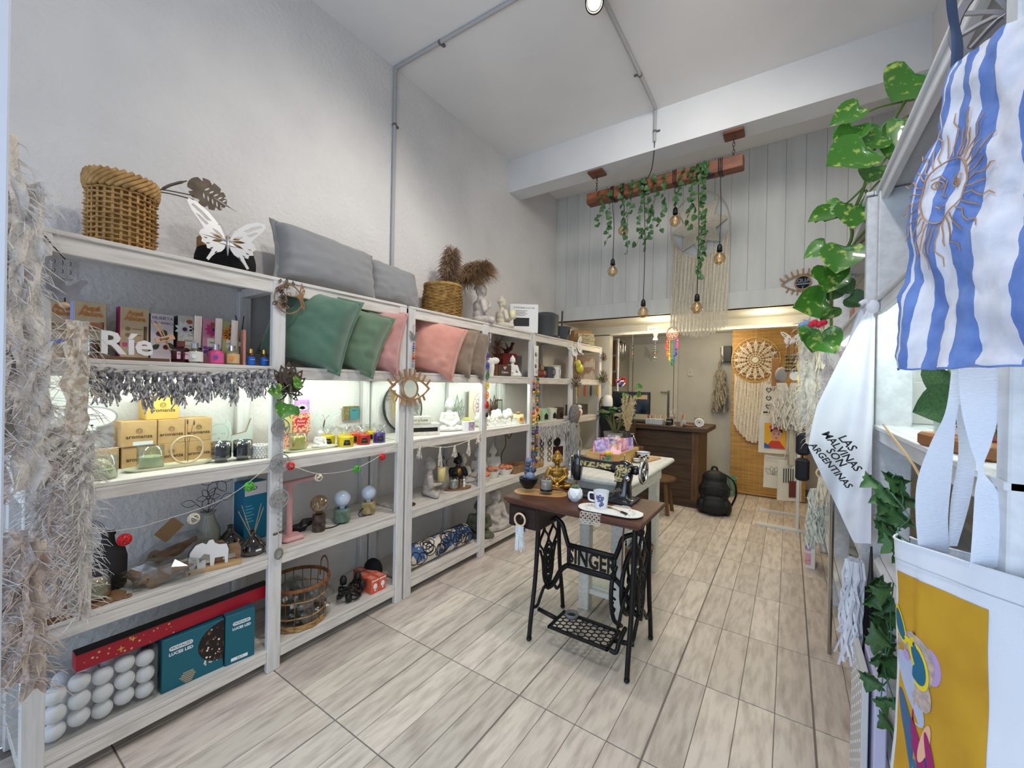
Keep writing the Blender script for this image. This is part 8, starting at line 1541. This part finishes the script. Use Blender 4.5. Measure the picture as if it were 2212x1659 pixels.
t = thing('star_cutter','clear glitter star hanging from a cord below the lit right shelf','ornament',(.245,1.24,1.13),-90); obj('star',cutmesh('star',[[((.045 if i % 2 == 0 else .026) * cos(pi / 2 + i * pi / 5),(.045 if i % 2 == 0 else .026) * sin(pi / 2 + i * pi / 5)) for i in range(10)]],.012),mat('glitter_star',(176,182,190),.3,.5,bump=.004,bs=120),t); B().tube(cat([(0,.004,.045),(-.10,.004,.09),(-.50,.004,.16)],5),.003,5).part('cord',mat('jute',(176,148,108),.9),t)
t = thing('wicker_basket','grey brown wicker basket behind the tote bag','basket',(.40,1.13,SR[1]),0); weave(B(),lambda z: .13 + .05 * z,.003,.22,12,24,.005,.006).part('woven_body',mat('grey_wicker',(150,124,96),.7,col2=(112,88,64),ns=40),t,True); B().tube([(.142 * cos(q),.142 * sin(q),.225) for q in [2 * pi * i / 30 for i in range(30)]],.010,6,True).part('rim',mat('grey_wicker'),t,True)
t = thing('lilac_panel','lilac board leaning against the right post near the floor','panel',(.236,1.72,0)); B().bbox(-.014,.014,-.13,.13,0,.56,.003).part('board',mat('lilac_board',(196,194,222),.5),t)
t = thing('perforated_tray','white perforated metal tray standing beside the lilac board','tray',(.205,1.74,0)); B().bbox(-.008,.008,-.12,.12,0,.55,.002).part('sheet',mat('perforated_white',(206,206,206),.4),t); dm = B().lathe([(0,0),(.0045,0),(.0045,.0012),(0,.0012)],8,m=RY(-90)).mesh('hole'); dm.materials.append(mat('hole_grey',(240,240,240),.4)); [obj('hole',dm,None,t,(-.0085,-.10 + .04 * j,.03 + .03 * k)) for k in range(17) for j in range(6)]
STARW = mat('white_star',(232,234,232),.5)
for i,(y,z,s_,lb) in enumerate(((2.75,1.55,.09,'large white wooden star on the lit shelf behind the towels'),(2.55,1.50,.06,'small white wooden star beside the large one'),(2.95,1.48,.06,'small white wooden star furthest back'))): t = thing('wooden_star',lb,'ornament',(.225,y,z),-60); obj('star',cutmesh('star',[[((s_ if k % 2 == 0 else s_ * .45) * cos(pi / 2 + k * pi / 5),(s_ if k % 2 == 0 else s_ * .45) * sin(pi / 2 + k * pi / 5)) for k in range(10)]],.01),STARW,t)
t = thing('lace_runner','crumpled white lace cloth hanging from the lit shelf behind the towels','cloth',(.225,2.72,1.62),-70); B().grid(lambda u,v: (-.22 + .40 * u,.03 * nz(u * 6,v * 5),-.30 * v + .03 * nz(u * 7,3)),20,14).part('lace',LACE,t,True)
for i,(y,z,h,lb) in enumerate(((2.3,1.738,.16,'tall pink box on the shelf behind the towels'),(2.48,1.738,.12,'dusty pink box next to the tall one'),(2.65,1.738,.14,'third pink box in the row'),(2.85,1.738,.10,'low pink box at the end of the row'))): carton('pink_box',lb,(.34,y,z),.15,.14,h,mat('box_pink_' + str(i),((216,160,160),(190,130,130),(206,150,146),(160,110,100))[i],.6),-90,'pink boxes on the right shelf')
for i,(y,z,w,h,m,lb) in enumerate(((2.4,.801,.30,.2,mat('cream_card'),'cream box on the lower shelf of the middle right unit'),(2.9,.801,.3,.16,CARD,'kraft box on the lower shelf of the middle right unit'),(2.5,.331,.4,.2,CARD,'kraft box on the bottom shelf of the middle right unit'),(3.8,.331,.4,.2,WHITEP,'white box on the bottom shelf of the back right unit'),(3.7,.801,.3,.2,mat('grey_card'),'grey box on the lower shelf of the back right unit'),(2.3,1.273,.3,.16,WHITEP,'white box on the lit shelf of the middle right unit'))): carton('storage_box',lb,(.42,y,z),w,.2,h,m,-90)
# ---------------------------------------------------------------- macrames on the middle right unit
t = shaggy('long furry white macrame hanging beside the right shelves',(.135,3.22,0),[(-.06,0,1.84,1.16,.06,.02,None),(-.02,-.01,1.86,1.05,.06,.02,None),(.025,0,1.86,1.10,.06,.02,None),(.06,.0,1.84,1.18,.05,.02,None)],mat('white_fur',(226,220,208),.95,col2=(200,194,182),ns=40,bump=.004,bs=80,sheen=.4),81,0); fringe_grid('cord_fringe',IVORY,t,.0,.085,lambda f: 1.80,lambda f: 1.52,16,.003,82,-.03)
for k in range(6): B().ball((-.075 + .022 * k,-.035,1.80 + .012 * (k % 2)),(.02,.016,.02),8).part('red_flower' if k > 1 else 'blue_flower',mat('red_flower',(196,34,60),.7) if k > 1 else mat('blue_flower',(120,160,206),.7),t,True)
t = thing('key_rings','wooden rings with white and slate macrame tassels hanging on the right unit','key rings',(.165,2.92,1.22)); g = random.Random(83)
for k,(x,y,z) in enumerate(((-.03,0,0),(.0,-.02,-.01),(.025,.0,.01),(.0,.0,-.30))):
    B().tube([(x + .028 * cos(q),y,z + .028 * sin(q)) for q in [2 * pi * i / 20 for i in range(20)]],.005,6,True).part('ring',mat('pale_hoop'),t,True); b = B(); strands(b,[(x + g.uniform(-.02,.02),y - .006,z - .025) for _ in range(40)],.16,1,.02,.0025,g,4,.004); stuff(b.part('tassel',(CREAM,mat('slate_cord',(76,84,100),.9),CREAM,IVORY)[k],t))
B().tube([(.0,0,.03),(.02,.0,.12)],.004,5).part('cord',mat('coral'),t); B().tube([(-.02,.01,-.03),(.0,.0,-.3)],.003,5).part('cord',CREAM,t)
t = thing('lace_strip','narrow ragged lace strip hanging low on the right unit','wall hanging',(.145,3.05,.80)); b = B(); strands(b,[(g.uniform(-.03,.03),g.uniform(-.02,.02),0) for _ in range(50)],.34,1,.02,.005,g,6,.012); stuff(b.part('lace',mat('greenish_lace',(206,210,196),.95),t)); B().cyl((-.02,0,0),(.095,0,0),.004,n=6).part('hook',STEEL,t)
t = thing('green_ribbon_pole','thin grey pole with a green ribbon standing at the right shelves','pole',(.20,2.75,0)); B().cyl((0,0,0),(0,0,1.32),.009,n=8).part('pole',STEEL,t); B().ball((0,0,1.28),(.022,.022,.03),8).part('ribbon',mat('green_ribbon',(40,140,90),.6),t,True)
t = thing('magazine_rack','narrow white floor rack with printed cards by the right shelves','rack',(.16,4.05,0)); B().bbox(-.03,.03,-.10,.10,0,.36,.003).part('frame',WHITEP,t); [B().bbox(-.034,.0,-.106,-.100,.03 + .11 * k,.12 + .11 * k,.001).part('printed_card',CP[k],t) for k in range(3)]
# ---------------------------------------------------------------- white garment rack
t = thing('garment_rack','white metal garment rack carrying tote bags at the back','rack',(.0,5.15,0)); WM = mat('white_metal_tube',(222,220,214),.4)
for y in (-.27,.30): B().bbox(-.26,.18,y - .014,y + .014,0,.03,.003).part('foot',WM,t); B().bbox(.075,.10,y - .012,y + .012,.03,1.62,.003).part('upright',WM,t)
B().bbox(.075,.10,-.27,.30,1.60,1.625,.003).bbox(.075,.10,-.27,.30,.25,.27,.003).part('crossbar',WM,t); [B().box(.08,.095,-.25 + .05 * k,-.246 + .05 * k,.26,1.61).part('grid_wire',WM,t) for k in range(11)]; [B().cyl((.09,-.25,z),(-.19,-.25,z + .01),.004,n=6).part('arm',WM,t) for z in (1.58,.98,.70,1.25)]
COTT = mat('cream_cotton',(222,212,192),.9,bump=.001,bs=200)
def flatbag(label,loc,w,h,rz,kind):
    t = thing('tote_bag',label,'bag',loc,rz,'tote bags on the garment rack'); sd = loc[0] * 40
    B().grid(lambda u,v: ((u - .5) * w * (1 + .05 * v),.008 * nz(u * 4 + sd,v * 4),-v * h),8,10).grid(lambda u,v: ((u - .5) * w * (1 + .05 * v),.014 + .008 * nz(u * 4 + sd,v * 4),-v * h),8,10).part('cloth',COTT,t,True); B().tube(cat([(-w * .25,0,0),(-w * .1,.004,h * .35),(w * .1,.004,h * .35),(w * .25,0,0)],5),.008,4,flat=.3).part('handle',COTT,t,True)
    if kind == 1:
        patch(t,'yellow_print',mat('print_yellow',(224,166,40),.7),-w * .34,w * .34,-h * .86,-h * .2,-.009); B().prism(circ(.01,-h * .50,w * .17,18,h * .15),-.0115,-.0105).part('face_print',mat('print_skin',(206,150,120),.7),t); B().prism(circ(.01,-h * .40,w * .19,18,h * .10),-.0105,-.0097).part('hair_print',HW,t); [B().prism(circ(-.03 + .03 * k,-h * .30,.022,10),-.0125,-.0117).part('flower_print',mat('print_rose',(206,60,90),.7),t) for k in range(3)]; B().prism([(-w * .3,-h * .86),(-w * .12,-h * .66),(w * .14,-h * .66),(w * .32,-h * .86)],-.0115,-.0105).part('dress_print',mat('print_red',(196,60,40),.7),t); B().prism([(-w * .34,-h * .86),(-w * .34,-h * .72),(-w * .16,-h * .80),(-w * .14,-h * .86)],-.013,-.012).part('blue_print',mat('print_blue',(40,90,150),.7),t)
        for s_ in (-1,1): B().prism(circ(.01 + s_ * w * .07,-h * .48,.008,8,.004),-.013,-.012).part('eye_print',HW,t)
        B().prism(circ(.01,-h * .58,.012,8,.005),-.013,-.012).part('mouth_print',REDM,t)
    elif kind == 2: [B().tube([(x,-.010,z) for x,z in petal(-.02,-h * .6,q,.09,.02)],.0014,3,True).part('line_print',mat('grey_ink'),t) for q in (.6,1.2,1.8,2.4)]
    elif kind == 3: [patch(t,'stripe_print',HW,-.06 + .02 * k,-.052 + .02 * k,-h * .55,-h * .2,-.009) for k in range(5)]; patch(t,'figure_print',mat('print_brown',(110,50,40),.7),-.01,.05,-h * .9,-h * .5,-.0095)
    elif kind == 4:
        for k in range(6): obj('heart_print',cutmesh('heart_print',[[(0,-.03),(.026,0),(.014,.022),(0,.01),(-.014,.022),(-.026,0)],[(0,-.022),(.018,0),(.01,.014),(0,.004),(-.01,.014),(-.018,0)]],.001),HW,t,(-.04 + .07 * (k % 2),-.010,-.06 - .085 * (k // 2)))
        patch(t,'dark_hem',HW,-w * .5,w * .5,-h,-h * .95,-.009)
    return t
flatbag('cream tote with black outlined hearts on the garment rack',(-.135,4.98,1.44),.17,.30,8,4); flatbag('tote with a colourful portrait of a woman on the garment rack',(-.11,4.90,1.12),.27,.38,6,1); flatbag('cream tote with a fine line drawing, hanging low on the rack',(-.10,4.96,.72),.20,.34,6,2); flatbag('tote with black stripes and a figure, lowest on the rack',(.02,4.88,.69),.20,.40,20,3); flatbag('plain cream tote seen edge on, on the garment rack',(.045,4.87,1.10),.14,.45,60,0)
for i,(x,z,lb) in enumerate(((-.065,1.50,'shaggy cream wool bundle with a grey pompom on the rack'),(.045,1.50,'shaggy cream wool bundle with a white tag on the rack'))): t = thing('wool_bundle',lb,'wool',(x,4.84,z)); b = B(); g = random.Random(90 + i); strands(b,[(g.uniform(-.035,.035),g.uniform(-.03,.03),-.05) for _ in range(110)],.43,1,.075,.007,g,5,.018); stuff(b.part('wool',CREAM,t)); (B().ball((0,-.03,.03),(.055,.03,.075),12).part('pompom',mat('grey_pompom',(150,146,140),.95),t,True) if i == 0 else B().prism(circ(0,.02,.045,18),-.04,-.034).part('tag',WHITEP,t))
butterfly('white framed butterfly cutout on top of the garment rack',(.02,4.80,1.86),.20,WHITEP,0); t = thing('bead_charms','dark beaded charms on sticks on the garment rack','ornament',(.03,4.80,1.55)); g = random.Random(95)
for k in range(7): x = -.06 + .022 * k; B().tube([(x,0,0),(x + g.uniform(-.03,.03),0,.30)],.003,4).part('stick',BROWNM,t); [B().ball((x,-.006,.02 + .035 * j),.011,6).part('charm',(BROWNM,BC['dark'],BC['green'])[(k + j) % 3],t) for j in range(5)]
t = carton('brown_sheath','long tan leather sheath hanging on the rack',(-.115,4.90,1.42),.07,.02,.28,mat('tan_leather',(160,110,50),.5),5,cat_='sheath'); B().tube([(0,0,.28),(.02,0,.36)],.004,5).part('cord',BROWNM,t)
t = thing('black_pouches','two black pouches hanging at the back of the right unit','pouch',(.105,4.32,1.04)); [B().bbox(-.05,.05,-.04,.04,z - .19,z,.02).part('pouch',mat('navy_black',(22,24,34),.7),t) for z in (-.02,-.24)]; B().tube([(0,0,-.4),(0,0,.12),(.135,0,.12)],.006,5).part('strap',BLKP,t)
t = thing('yellow_scarf','pale yellow ruffled scarf hanging on the right unit','scarf',(.115,4.15,1.80)); B().grid(lambda u,v: (-.06 + .12 * u + .02 * nz(v * 5,2),.03 * nz(u * 5,v * 8) + .02 * sin(u * 14),-.42 * v),12,18).part('cloth',mat('pale_yellow_cloth',(226,210,150),.9),t,True); B().cyl((-.05,0,0),(.125,0,0),.004,n=6).part('hook',STEEL,t)
